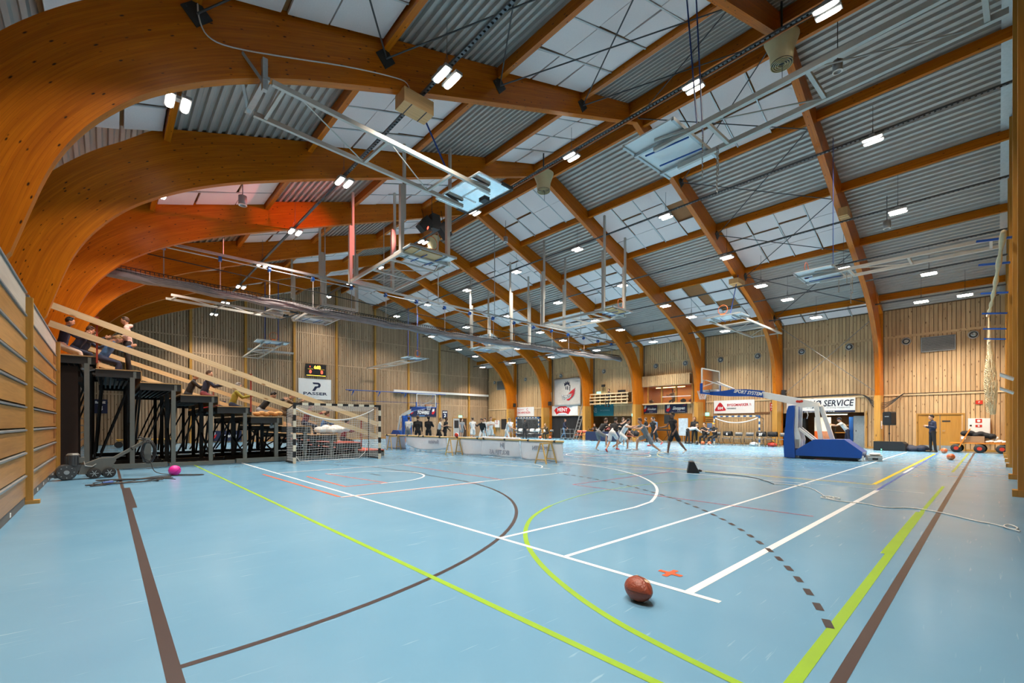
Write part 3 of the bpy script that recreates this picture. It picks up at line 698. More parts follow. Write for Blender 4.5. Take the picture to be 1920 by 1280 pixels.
# ------------------------------------------------------------------ handball goal
def rope(mb, a, b, r=0.0035, n=3): mb.tube([a, b], r, n, False)
def goal(label, loc, rz, c1, c2, w=3.0, h=2.0, depth=0.95, pitch=0.09, sag=True, netm=CLOTHW, rr=0.0042, grp=None, frame=BLACKST):
    t = thing('handball_goal', label, 'goal', loc, rz, grp)
    s = 0.08
    def stripes(a, b, n):
        a = Vector(a); b = Vector(b)
        for k in range(n):
            MB().bar(a + (b - a) * k / n, a + (b - a) * (k + 1) / n, s, s, (0, 1, 0)).build('post_band', (c1, c2)[k % 2], t)
    stripes((-w / 2 - s / 2, 0, h + s), (-w / 2 - s / 2, 0, 0), 10); stripes((w / 2 + s / 2, 0, h + s), (w / 2 + s / 2, 0, 0), 10)
    stripes((-w / 2, 0, h + s / 2), (w / 2, 0, h + s / 2), 15)
    fr = MB()
    for sx in (-1, 1):
        x = sx * (w / 2 + 0.04)
        fr.tube([(x, 0.04, 0.03), (x, depth, 0.03)], 0.03, 8)
        fr.tube([(x - sx * 0.02, depth, 0.0), (x - sx * 0.02, depth, h * 0.93), (x, 0.1, h)], 0.018, 8)
    fr.build('rear_frame', frame, t)
    nt = MB(); nx = int(w / pitch); nz = int(h / pitch)
    def topz(x): return (h - 0.10 - 0.42 * (1 - (2 * x / w) ** 2)) if sag else h - 0.06
    def yb(x, z): return (0.30 + 0.25 * (1 - z / h) + 0.05 * math.sin(x * 3)) if sag else depth - 0.05 - (0.25 * z / h)
    for i in range(nx + 1):
        x = -w / 2 + 0.08 + (w - 0.25) * i / nx; zt = topz(x); n = 5
        nt.tube([(x + 0.03 * math.sin(j + i), yb(x, zt * j / n), max(0.015, zt * j / n)) for j in range(n + 1)], rr, 3, False)
    for j in range(nz + 1):
        z = 0.02 + (h - 0.1) * j / nz; run = []
        for i in range(19):
            x = -w / 2 + 0.08 + (w - 0.25) * i / 18
            if z <= topz(x): run.append((x, yb(x, z), z + 0.012 * math.sin(i * 1.7 + j)))
            else:
                if len(run) > 1: nt.tube(run, rr, 3, False)
                run = []
        if len(run) > 1: nt.tube(run, rr, 3, False)
    # sides and roof of the net
    for sx in (-1, 1):
        x = sx * (w / 2 + 0.03); m = int(depth / pitch)
        for i in range(m + 1): rope(nt, (x, depth * i / m, 0.03), (x, depth * i / m, h * (1 - 0.06 * i / m)), rr)
        for j in range(nz + 1): rope(nt, (x, 0, h * j / nz), (x, depth, h * 0.94 * j / nz), rr)
    for i in range(nx + 1):
        x = -w / 2 + w * i / nx; rope(nt, (x, 0.05, h), (x, depth * 0.97, h * 0.93), rr)
    for j in range(6): rope(nt, (-w / 2, depth * j / 5, h - 0.14 * j / 5), (w / 2, depth * j / 5, h - 0.14 * j / 5), rr)
    tag(nt.build('net', netm, t), kind='stuff')
    if sag:
        hd = MB().tube([(-w / 2 + 0.05 + (w - 0.1) * i / 20, yb(0, 1.7) - 0.02, topz(-w / 2 + w * i / 20) + 0.02) for i in range(21)], 0.022, 6)
        hd.build('net_head_rope', CLOTHW, t)
        MB().tube([(-w / 2 + 0.08, 0.56, 1.0), (-w / 2 + 0.1, 0.58, 0.3), (-w / 2 + 0.3, 0.56, 0.03), (0, 0.56, 0.02), (w / 2 - 0.55, 0.56, 0.03), (w / 2 - 0.3, 0.56, 0.25), (w / 2 - 0.25, 0.56, 0.6)], 0.012, 6).build('net_hem_rope', CLOTHW, t)
    return t
CREAM = mat('cream_band', (0.66, 0.60, 0.47), 0.45)
goal('black and cream handball goal with drooping white net by the grandstand', (6.27, 16.15, 0), R(-0.5), BLACKP, CREAM)

# ------------------------------------------------------------------ trestle barrier with banners
TREST = wood('trestle_pine', (0.55, 0.34, 0.11), (0.68, 0.45, 0.17), (0.3, 0.15, 0.05), kn=0, rough=0.5)
def trestle(y, lb):
    t = thing('sawhorse', lb, 'sawhorse', (11.14, y, 0), R(3), 'wooden sawhorses under the barrier')
    for sx in (-1, 1):
        for sy in (-1, 1): MB().bar((sx * 0.24, sy * 0.04, 0.69), (sx * 0.27, sy * 0.25, 0.0), 0.035, 0.04).build('leg', TREST, t)
        MB().bar((sx * 0.262, -0.21, 0.14), (sx * 0.262, 0.21, 0.14), 0.03, 0.035).build('stretcher', TREST, t)
        MB().bar((sx * 0.25, -0.11, 0.42), (sx * 0.25, 0.11, 0.42), 0.008, 0.008).build('chain', DARKST, t)
    for sy in (-1, 1): MB().bar((-0.27, sy * 0.03, 0.685), (0.34, sy * 0.03, 0.685), 0.035, 0.045).build('top_bar', TREST, t)
trestle(21.35, 'wooden sawhorse beside the handball goal under the barrier'); trestle(15.9, 'wooden sawhorse under the middle of the barrier'); trestle(10.45, 'wooden sawhorse at the free end of the barrier')
POLEM = TREST
for i, (a, b) in enumerate(((23.0, 18.9), (19.2, 14.2), (14.5, 9.9))):
    t = thing('barrier_pole', '%s long wooden pole lying on the sawhorses' % ('goal-side', 'middle', 'free-end')[i], 'pole', (11.42, b, 0.744), 0, 'barrier poles')
    MB().tube([(0, 0, 0), (0.02, a - b, 0.0)], 0.035, 10).build('pole', POLEM, t, True)
    for q in range(4): MB().tube([(0, 0.35 + q * (a - b - 0.7) / 3, 0), (0, 0.43 + q * (a - b - 0.7) / 3, 0)], 0.042, 10).build('black_tape', BLACKP, t)
def banner(y0, y1, lb, top, bot, seedv, m, txts=(), roll=False):
    rg = random.Random(seedv); t = thing('barrier_banner', lb, 'banner', (11.47, y0, 0), 0, 'banners hung on the barrier')
    nx, nz = 24, 8; vs = []; fs = []; L_ = y1 - y0; ph = rg.uniform(0, 6)
    def P(u, v, o=0.0):
        sagz = 0.05 * math.sin(PI * u) * (1 if bot > 0.1 else 0.3)
        lift = bot + (0.12 * abs(2 * u - 1) ** 3 if bot > 0.05 else 0)
        z = top + (lift - top) * v - sagz * v
        return Vector((-0.02 + o + 0.05 * v * math.sin(u * 9 + ph) * (0.3 + v) + (0.05 * v), L_ * u, z))
    for i in range(nx + 1):
        for j in range(nz + 1): vs.append(P(i / nx, j / nz))
    for i in range(nx):
        for j in range(nz): a = i * (nz + 1) + j; fs.append((a, a + 1, a + nz + 2, a + nz + 1))
    o = MB().add(vs, fs).build('cloth', m, t, True)
    sm = o.modifiers.new('thickness', 'SOLIDIFY'); sm.thickness = 0.004
    if roll: MB().tube([(0, 0, top + 0.05), (0, L_, top + 0.05)], 0.065, 12).build('top_roll', m, t, True)
    else: MB().tube([(0, 0, top + 0.02), (0, L_, top + 0.02)], 0.042, 10).build('sleeve', m, t, True)
    for s_, sz, u, v in txts:
        # lettering shows through from the far side: mirrored
        M = Matrix.Translation(P(u, v, -0.035)) @ Matrix(((0, 0, -1, 0), (1, 0, 0, 0), (0, 1, 0, 0), (0, 0, 0, 1)))
        b = MB(); text_mesh(s_, sz, b, M, bold=0.004); b.build('lettering', mat('ghost_print', (0.36, 0.36, 0.42), 0.8), t)
BAN = mat('banner_vinyl', (0.86, 0.85, 0.87), 0.6, 0, 0.05); BANB = mat('banner_blue_back', (0.46, 0.52, 0.66), 0.6, 0, 0.05)
banner(20.8, 22.9, 'blue-grey banner on the barrier next to the goal', 0.72, 0.02, 1, BANB)
banner(16.9, 20.7, 'plain white banner sagging from the barrier', 0.72, 0.13, 2, BAN, (('floriston', 0.26, 0.3, 0.35),))
banner(14.4, 16.8, 'white cloth banner behind the middle sawhorse', 0.72, 0.03, 3, BAN, ())
banner(12.1, 14.4, 'white barrier banner with mirrored SKILTER AS lettering', 0.72, 0.05, 4, BAN, (('JH', 0.26, 0.42, 0.3), ('SKILTER AS', 0.24, 0.5, 0.72)), True)
banner(9.95, 12.05, 'white banner at the free end of the barrier', 0.72, 0.03, 5, BAN, (('SPORTEN', 0.2, 0.5, 0.35),))
cr = thing('red_ball', 'small red and white ball on top of the barrier', 'ball', (11.42, 16.1, 0.86)); MB().ell((0, 0, 0), (0.1, 0.1, 0.1), 16, 10).build('ball', REDP, cr, True); MB().lathe([(0.102, -0.02), (0.102, 0.02)], 16, (0, 0, 0), (1, 0.4, 0.3)).build('white_stripe', WHITEP, cr, True)

# ------------------------------------------------------------------ mobile basketball stand
mh = thing('mobile_basket_stand', 'blue padded mobile basketball stand with long white arm', 'basketball stand', (20.3, 0, 0))
hx = 0.42
MB().prism([(3.25, 0.12), (5.3, 0.12), (5.3, 0.33), (4.70, 0.76), (3.75, 0.78), (3.22, 0.34)], lambda p: (-hx, p[0], p[1]), lambda p: (hx, p[0], p[1])).build('ballast_cover', BLUEP, mh)
MB().b2(-0.36, 0.36, 3.4, 5.2, 0.03, 0.12).build('chassis', BLACKST, mh)
for y in (3.5, 5.1):
    for s in (-1, 1): MB().tube([(s * 0.28 - 0.03, y, 0.05), (s * 0.28 + 0.03, y, 0.05)], 0.05, 12).build('castor', RUBBER, mh)
MB().b2(hx - 0.14, hx - 0.02, 3.20, 3.25, 0.02, 0.2).b2(-hx + 0.02, -hx + 0.14, 3.20, 3.25, 0.02, 0.2).build('jack_leg', WHITEP, mh)
MB().prism([(5.32, 0.02), (5.70, 0.02), (5.72, 0.35), (5.72, 0.75), (5.66, 1.25), (5.62, 1.85), (5.55, 2.06), (5.38, 2.08), (5.34, 1.9), (5.38, 1.2), (5.36, 0.7)], lambda p: (-0.4, p[0], p[1]), lambda p: (0.4, p[0], p[1])).build('front_pad', BLUEP, mh)
fm = MB()
for s in (-1, 1):
    fm.prism([(5.18, 0.4), (5.36, 0.4), (5.38, 1.1), (5.34, 2.06), (5.24, 2.06), (5.26, 1.2), (5.14, 0.75)], lambda p: (s * 0.30, p[0], p[1]), lambda p: (s * 0.30 - s * 0.05, p[0], p[1]))
fm.b2(-0.3, 0.3, 5.2, 5.34, 0.42, 0.75)
fm.build('upright_frame', WHITEP, mh)
for s in (-0.2, 0.2): MB().bar((s, 4.75, 0.72), (s, 5.25, 1.18), 0.08, 0.08).build('diagonal_strut', WHITEP, mh)
MB().bar((-0.2, 4.52, 0.72), (-0.14, 4.68, 2.05), 0.09, 0.14, (0, 1, 0)).build('rear_link', WHITEP, mh); MB().bar((0.2, 4.22, 0.72), (0.14, 4.60, 2.05), 0.09, 0.14, (0, 1, 0)).build('rear_link', WHITEP, mh)
MB().tube([(0.3, 5.1, 1.55), (0.3, 5.06, 1.7), (0.3, 5.1, 1.84)], 0.015, 6).build('grab_handle', WHITEP, mh)
MB().prism([(4.58, 2.02), (4.62, 2.16), (5.25, 2.36), (6.6, 2.70), (6.62, 2.46), (5.4, 2.1), (5.2, 2.0)], lambda p: (-0.1, p[0], p[1]), lambda p: (0.1, p[0], p[1])).build('lift_arm', WHITEP, mh)
MB().prism([(6.55, 2.44), (6.6, 2.74), (7.2, 2.83), (7.75, 2.86), (8.3, 2.80), (8.75, 2.80), (8.75, 2.66), (8.1, 2.58), (7.6, 2.55), (7.1, 2.53)], lambda p: (-0.17, p[0], p[1]), lambda p: (0.17, p[0], p[1])).build('arm_pad', BLUEP, mh)
b = MB(); text_mesh('SPORT SYSTEM', 0.20, b, Matrix.Translation((-0.175, 7.15, 2.68)) @ Matrix(((0, 0, -1, 0), (-0.985, -0.17, 0, 0), (-0.17, 0.985, 0, 0), (0, 0, 0, 1))), shear=0.25, bold=0.006, width=1.15); b.build('lettering', WHITEP, mh)
b = MB()
for i in range(3): b.ell((-0.104, 5.32 - 0.07 * i, 2.24 - 0.01 * (i % 2)), (0.006, 0.06, 0.05), 10, 6)
b.build('red_logo', REDP, mh)
bd = MB()
yb_ = 8.78; z0, z1 = 2.74, 3.80
for a, c in (((-0.9, z0), (-0.9, z1)), ((0.9, z0), (0.9, z1)), ((-0.9, z1), (0.9, z1)), ((-0.9, z0), (0.9, z0))): bd.bar((a[0], yb_, a[1]), (c[0], yb_, c[1]), 0.05, 0.05)
bd.build('backboard_frame', WHITEP, mh)
MB().b2(-0.88, 0.88, yb_ - 0.006, yb_ + 0.006, z0 + .02, z1 - .02).build('backboard_glass', GLASSP, mh)
p = MB().b2(-0.95, 0.95, yb_ - 0.05, yb_ + 0.05, z0 - 0.06, z0 + 0.01)
for s in (-1, 1): p.b2(s * 0.95 - 0.03, s * 0.95 + 0.03, yb_ - 0.05, yb_ + 0.05, z0 - 0.06, z0 + 0.4)
p.build('backboard_pad', BLUEP, mh)
MB().bar((-0.6, yb_ - 0.03, 3.3), (0, 7.75, 2.88), 0.04).bar((0.6, yb_ - 0.03, 3.3), (0, 7.75, 2.88), 0.04).build('board_brace', WHITEP, mh)
MB().b2(-0.12, 0.12, 8.45, 8.76, 2.74, 2.90).build('ring_mount', WHITEP, mh)
def ring_and_net(parent, c, ax, up, r=0.225, net=True):
    """ring centred at c, normal ax; net hangs along -up"""
    ax = Vector(ax).normalized(); a = ax.orthogonal().normalized(); b_ = ax.cross(a); c = Vector(c)
    pts = [c + (a * math.cos(2 * PI * k / 24) + b_ * math.sin(2 * PI * k / 24)) * r for k in range(24)]
    MB().tube(pts, 0.011, 6, False, True).build('ring', ORANGEP, parent, True)
    if net:
        n = MB(); up = Vector(up)
        for k in range(12):
            for d in (1, -1):
                q = []
                for j in range(5):
                    t = 2 * PI * (k + d * j * 0.5) / 12; rr = r * (1 - 0.12 * j); q.append(c - up * 0.1 * j + (a * math.cos(t) + b_ * math.sin(t)) * rr)
                n.tube(q, 0.006, 3, False)
        tag(n.build('ring_net', CLOTHW, parent), kind='stuff')
ring_and_net(mh, (0, yb_ + 0.38, 2.88), (0, 0, 1), (0, 0, 1)); MB().b2(-0.1, 0.1, yb_, yb_ + 0.16, 2.84, 2.9).build('ring_plate', ORANGEP, mh)
al = thing('aluminium_case', 'silver aluminium case beside the blue basketball stand', 'case', (20.75, 3.0, 0), R(10))
MB().b2(-0.3, 0.3, -0.2, 0.2, 0, 0.2).build('body', STEEL, al); MB().b2(-0.31, 0.31, -0.21, 0.21, 0.13, 0.15).build('rim', WHITEP, al); MB().b2(-0.31, -0.3, -0.08, 0.08, 0.05, 0.12).build('handle', BLACKP, al)
tw = MB().ell((20.75, 3.0, 0.245), (0.24, 0.17, 0.05), 14, 8).build('folded_towel', CLOTHW, None, True); tag(tw, 'crumpled white towel on top of the silver case', 'towel')

# ------------------------------------------------------------------ balls
def fball():
    t = thing('american_football', 'brown leather american football on the blue floor', 'ball', (3.02, 1.86, 0.092), 0)
    n = 24; prof = [(0.092 * max(0.0, 1 - (abs(z) / 0.142) ** 2.05) ** 0.78, z) for z in [-0.142 + 0.284 * i / 28 for i in range(29)]]
    leather = mat('football_leather', (0.26, 0.052, 0.026), 0.42, 0, 0.15, 60, bump=0.35)
    bm = MB().lathe(prof, 28); bm.build('body', leather, t, True)
    def rad(z): return 0.092 * max(0.0, 1 - (abs(z) / 0.142) ** 2.05) ** 0.78
    for k in range(4):
        a = PI / 4 + k * PI / 2
        MB().tube([(math.cos(a) * (rad(z) + 0.0004), math.sin(a) * (rad(z) + 0.0004), z) for z in [-0.13 + 0.26 * i / 20 for i in range(21)]], 0.0016, 5).build('seam', mat('seam_dark', (0.05, 0.012, 0.008), 0.6), t)
    cream = mat('football_cream', (0.72, 0.55, 0.38), 0.5)
    for zc, a0, a1 in ((0.062, 0.8, 2.3), (-0.062, 0.8, 2.3)):
        v = []; f = []
        for i in range(13):
            a = a0 + (a1 - a0) * i / 12
            for z in (zc - 0.013, zc + 0.013): v.append((math.cos(a) * (rad(z) + 0.0012), math.sin(a) * (rad(z) + 0.0012), z))
        for i in range(12): f.append((2 * i, 2 * i + 2, 2 * i + 3, 2 * i + 1))
        MB().add(v, f).build('stripe', cream, t)
    for i in range(8): z = -0.044 + i * 0.0125; a = PI / 2; MB().tube([(math.cos(a + d) * (rad(z) + 0.002), math.sin(a + d) * (rad(z) + 0.002), z) for d in (-0.16, 0, 0.16)], 0.003, 5).build('lace', CLOTHW, t)
    for z0_, z1_, a in ((-0.05, 0.02, 1.02), (-0.07, -0.03, 2.2)): MB().tube([(math.cos(a) * (rad(z) + 0.001), math.sin(a) * (rad(z) + 0.001), z) for z in (z0_, (z0_ + z1_) / 2, z1_)], 0.004, 5).build('print_mark', cream, t)
    ax = Vector((-0.34, -0.94, 0.0)).normalized()   # long axis lies on the floor, one tip towards the camera
    q = Vector((0, 0, 1)).rotation_difference(ax)
    t.rotation_mode = 'QUATERNION'; t.rotation_quaternion = q @ Quaternion((0, 0, 1), R(290))
fball()
def bball(loc, r, m, lb, rot=(0.4, 0.7, 0.2), seam=BLACKP, name='basketball'):
    t = thing(name, lb, 'ball', (loc[0], loc[1], loc[2] if len(loc) > 2 else r)); t.rotation_euler = rot
    MB().ell((0, 0, 0), (r, r, r), 24, 16).build('body', m, t, True)
    for n_ in ((1, 0, 0), (0, 1, 0)):
        n_ = Vector(n_); a = n_.orthogonal().normalized(); b_ = n_.cross(a)
        MB().tube([(a * math.cos(2 * PI * k / 32) + b_ * math.sin(2 * PI * k / 32)) * r for k in range(32)], r * 0.025, 5, False, True).build('seam', seam, t)
    for s in (-1, 1): MB().tube([(Vector((math.cos(a) * 0.62, math.sin(a) * 0.62, 0.0)) + Vector((0, 0, s * 0.0))).normalized() * r * 0.62 + Vector((0, 0, s * r * 0.785)) for a in [2 * PI * k / 28 for k in range(28)]], r * 0.025, 5, False, True).build('seam', seam, t)
    return t
BALLO = mat('ball_orange', (0.50, 0.10, 0.025), 0.5); BALLP = mat('ball_pink', (0.72, 0.02, 0.30), 0.45); BALLR = mat('ball_red_orange', (0.62, 0.07, 0.02), 0.5)
PINKS = mat('dark_pink_seam', (0.22, 0.0, 0.08), 0.5)
bball((1.32, 14.55), 0.135, BALLP, 'bright pink basketball on the floor near the grandstand', (0.3, 0.9, 0.4), PINKS)
bball((-0.28, 15.75), 0.12, BALLR, 'orange ball tucked behind the floor machine')
bball((23.3, 1.15), 0.12, BALLO, 'orange and cream basketball alone near the timber end wall', seam=CREAM)
bball((28.4, 1.62), 0.12, BALLO, 'orange basketball at the feet of the man by the double door', seam=CREAM)

# ------------------------------------------------------------------ bleacher drive machine
MG = mat('machine_grey', (0.13, 0.135, 0.125), 0.45, 0.2); MDK = mat('motor_grey', (0.07, 0.075, 0.08), 0.5, 0.3)
mc = thing('drive_trolley', 'grey motor trolley with long handle for pulling bleachers', 'machine', (-0.62, 15.15, 0), R(8))
MB().lathe([(0.0, -0.11), (0.17, -0.11), (0.19, -0.08), (0.19, 0.1), (0.17, 0.13), (0.0, 0.13)], 24, (-0.1, 0, 0.19), (0, 1, 0)).build('gear_drum', MDK, mc)
MB().lathe([(0.05, -0.13), (0.05, -0.11)], 16, (-0.1, 0, 0.19), (0, 1, 0)).lathe([(0.0, -0.13), (0.05, -0.13)], 16, (-0.1, 0, 0.19), (0, 1, 0)).build('drum_hub', STEEL, mc)
for k in range(8): MB().box((-0.1 + 0.13 * math.cos(k * PI / 4), -0.118, 0.19 + 0.13 * math.sin(k * PI / 4)), (0.02, 0.012, 0.02)).build('bolt', STEEL, mc)
MB().b2(-0.2, 0.2, -0.09, 0.12, 0.22, 0.36).build('gear_case', MDK, mc)
MB().tube([(0.02, 0, 0.34), (0.02, 0, 0.60)], 0.12, 20).build('motor', MDK, mc)
MB().tube([(0.02, 0, 0.60), (0.02, 0, 0.64)], [0.125, 0.09], 20).build('motor_cap', MG, mc)
for k in range(14): MB().box((0.02 + 0.125 * math.cos(k * 2 * PI / 14), 0.125 * math.sin(k * 2 * PI / 14), 0.47), (0.03, 0.008, 0.2), k * 2 * PI / 14).build('cooling_fin', MDK, mc)
MB().b2(0.12, 0.22, -0.08, 0.08, 0.40, 0.54).build('terminal_box', MG, mc)
MB().prism([(0.1, 0.12), (0.62, 0.12), (0.80, 0.42), (0.78, 0.50), (0.5, 0.50), (0.16, 0.34)], lambda p: (p[0], -0.1, p[1]), lambda p: (p[0], 0.1, p[1])).build('housing', MG, mc)
for x in (0.38, 0.66): 
    for s in (-1, 1):
        MB().lathe([(0.0, -0.03), (0.09, -0.03), (0.13, -0.02), (0.13, 0.02), (0.09, 0.03), (0, 0.03)], 20, (x, s * 0.14, 0.13), (0, 1, 0)).build('tyre', RUBBER, mc)
        for k in range(6): MB().bar((x, s * 0.172, 0.13), (x + 0.08 * math.cos(k * PI / 3), s * 0.172, 0.13 + 0.08 * math.sin(k * PI / 3)), 0.014, 0.01, (0, 1, 0)).build('spoke', STEEL, mc)
MB().bar((0.72, 0, 0.44), (1.42, 0.05, 0.90), 0.09, 0.07).build('handle_arm', MG, mc)
for q in (0.0, 0.55): MB().bar((0.72 + 0.7 * q, 0.05 * q, 0.44 + 0.46 * q), (0.745 + 0.7 * q, 0.05 * q, 0.456 + 0.46 * q), 0.1, 0.08).build('arm_clamp', BLACKP, mc)
MB().b2(1.36, 1.52, -0.02, 0.12, 0.34, 0.98).build('handle_grip', MG, mc)
MB().tube([(1.40, -0.04, 0.95), (1.25, -0.06, 1.02), (1.22, -0.02, 0.96), (1.4, 0.0, 0.93)], 0.015, 6).build('lever', BLACKP, mc)
MB().b2(-0.42, -0.28, -0.06, 0.06, 0.08, 0.14).b2(-0.3, -0.2, -0.05, 0.05, 0.06, 0.2).build('coupling_hook', MDK, mc)
MB().tube([(0.2, -0.09, 0.44), (0.22, -0.12, 0.33), (0.34, -0.13, 0.30), (0.42, -0.11, 0.36)], 0.012, 6).build('motor_lead', STEEL, mc)
# cable coiled on the handle and trailing over the floor
CAB = mat('black_cable', (0.018, 0.018, 0.02), 0.5)
pts = []
rg = random.Random(3)
for k in range(150):
    a = k * 2 * PI / 22; rr = 0.13 + 0.03 * math.sin(k * 0.37)
    pts.append((0.82 + rr * math.cos(a), 15.1 + 0.05 * math.sin(k * 0.21), 0.62 + (0.27 + 0.04 * math.sin(k * .5)) * math.sin(a)))
pts += [(0.86, 15.0, 0.35), (0.90, 14.95, 0.15), (1.0, 14.9, 0.05), (1.3, 14.7, 0.014), (1.7, 14.4, 0.014), (1.95, 14.2, 0.014), (1.75, 14.05, 0.014), (1.4, 14.3, 0.014), (1.1, 14.6, 0.02)]
for k in range(64):
    a = k * 0.42; pts.append((0.45 + 0.62 * math.sin(a) + 0.2 * math.sin(a * 2.7), 13.6 + 0.42 * math.cos(a * 0.81) + 0.2 * math.sin(a * 2.3), 0.014 + 0.0006 * k))
c = MB().tube(smooth([tuple(p) for p in pts], 1), 0.011, 6).build('power_cable', CAB, None, True); tag(c, 'black power cable coiled on the trolley handle and floor', 'cable')
bp = thing('blue_plug', 'blue power plug at the end of the black cable', 'plug', (0.02, 13.45, 0.035), 0.4)
MB().tube([(-0.09, 0, 0), (0.02, 0, 0)], 0.035, 12).build('body', BLUEP, bp); MB().tube([(0.02, 0, 0), (0.09, 0, 0)], 0.042, 12).build('sleeve', BLUEP, bp)

# ------------------------------------------------------------------ floor monitor and its cable
mo = thing('floor_monitor', 'small black wedge speaker on the court floor', 'speaker', (12.15, 5.75, 0), R(28))
MB().prism([(-0.16, 0.0), (0.16, 0.0), (0.10, 0.30), (-0.02, 0.30)], lambda p: (-0.27, p[0], p[1]), lambda p: (0.27, p[0], p[1])).build('cabinet', BLACKP, mo)
MB().add([(-0.25, -0.157, 0.03), (0.25, -0.157, 0.03), (0.25, -0.03, 0.29), (-0.25, -0.03, 0.29)], [(0, 1, 2, 3)]).build('grille', mat('speaker_grille', (0.025, 0.025, 0.027), 0.35, 0.3), mo)
for s in (-1, 1): MB().tube([(s * 0.2, -0.085, 0.24), (s * 0.2, -0.10, 0.245)], 0.012, 8).build('screw', STEEL, mo)
MB().tube([(0.15, -0.18, 0.03), (0.22, -0.22, 0.02), (0.30, -0.18, 0.03)], 0.03, 8).build('plug', RUBBER, mo)
cp = [(12.35, 5.5, 0.01), (12.2, 4.9, 0.01), (12.15, 4.3, 0.01), (11.6, 3.75, 0.01), (11.0, 3.35, 0.01), (11.2, 3.0, 0.01), (10.9, 2.6, 0.01), (10.2, 2.3, 0.01), (9.6, 2.05, 0.01), (9.7, 1.95, 0.015), (9.9, 2.1, 0.02), (9.6, 2.2, 0.02), (9.5, 2.0, 0.02), (9.7, 1.85, 0.02), (9.85, 2.05, 0.02), (9.55, 2.1, 0.02), (9.4, 1.8, 0.01), (9.5, 1.5, 0.01), (9.2, 1.2, 0.01), (9.6, 0.9, 0.01), (9.3, 0.5, 0.01), (8.9, 0.2, 0.01), (8.8, 0.0, 0.01), (8.5, -0.15, 0.01), (8.7, -0.2, 0.015), (8.9, -0.1, 0.02), (8.6, -0.05, 0.02), (8.4, -0.2, 0.02)]
c = MB().tube(smooth(cp[4:], 2), 0.009, 6).build('white_cable', mat('white_cable', (0.62, 0.62, 0.60), 0.5), None, True); tag(c, 'pale extension cable tangled across the blue floor', 'cable')
c = MB().tube(smooth(cp[:5], 2), 0.008, 6).build('black_cable', CAB, None, True); tag(c, 'thin black cable leading to the wedge speaker', 'cable')

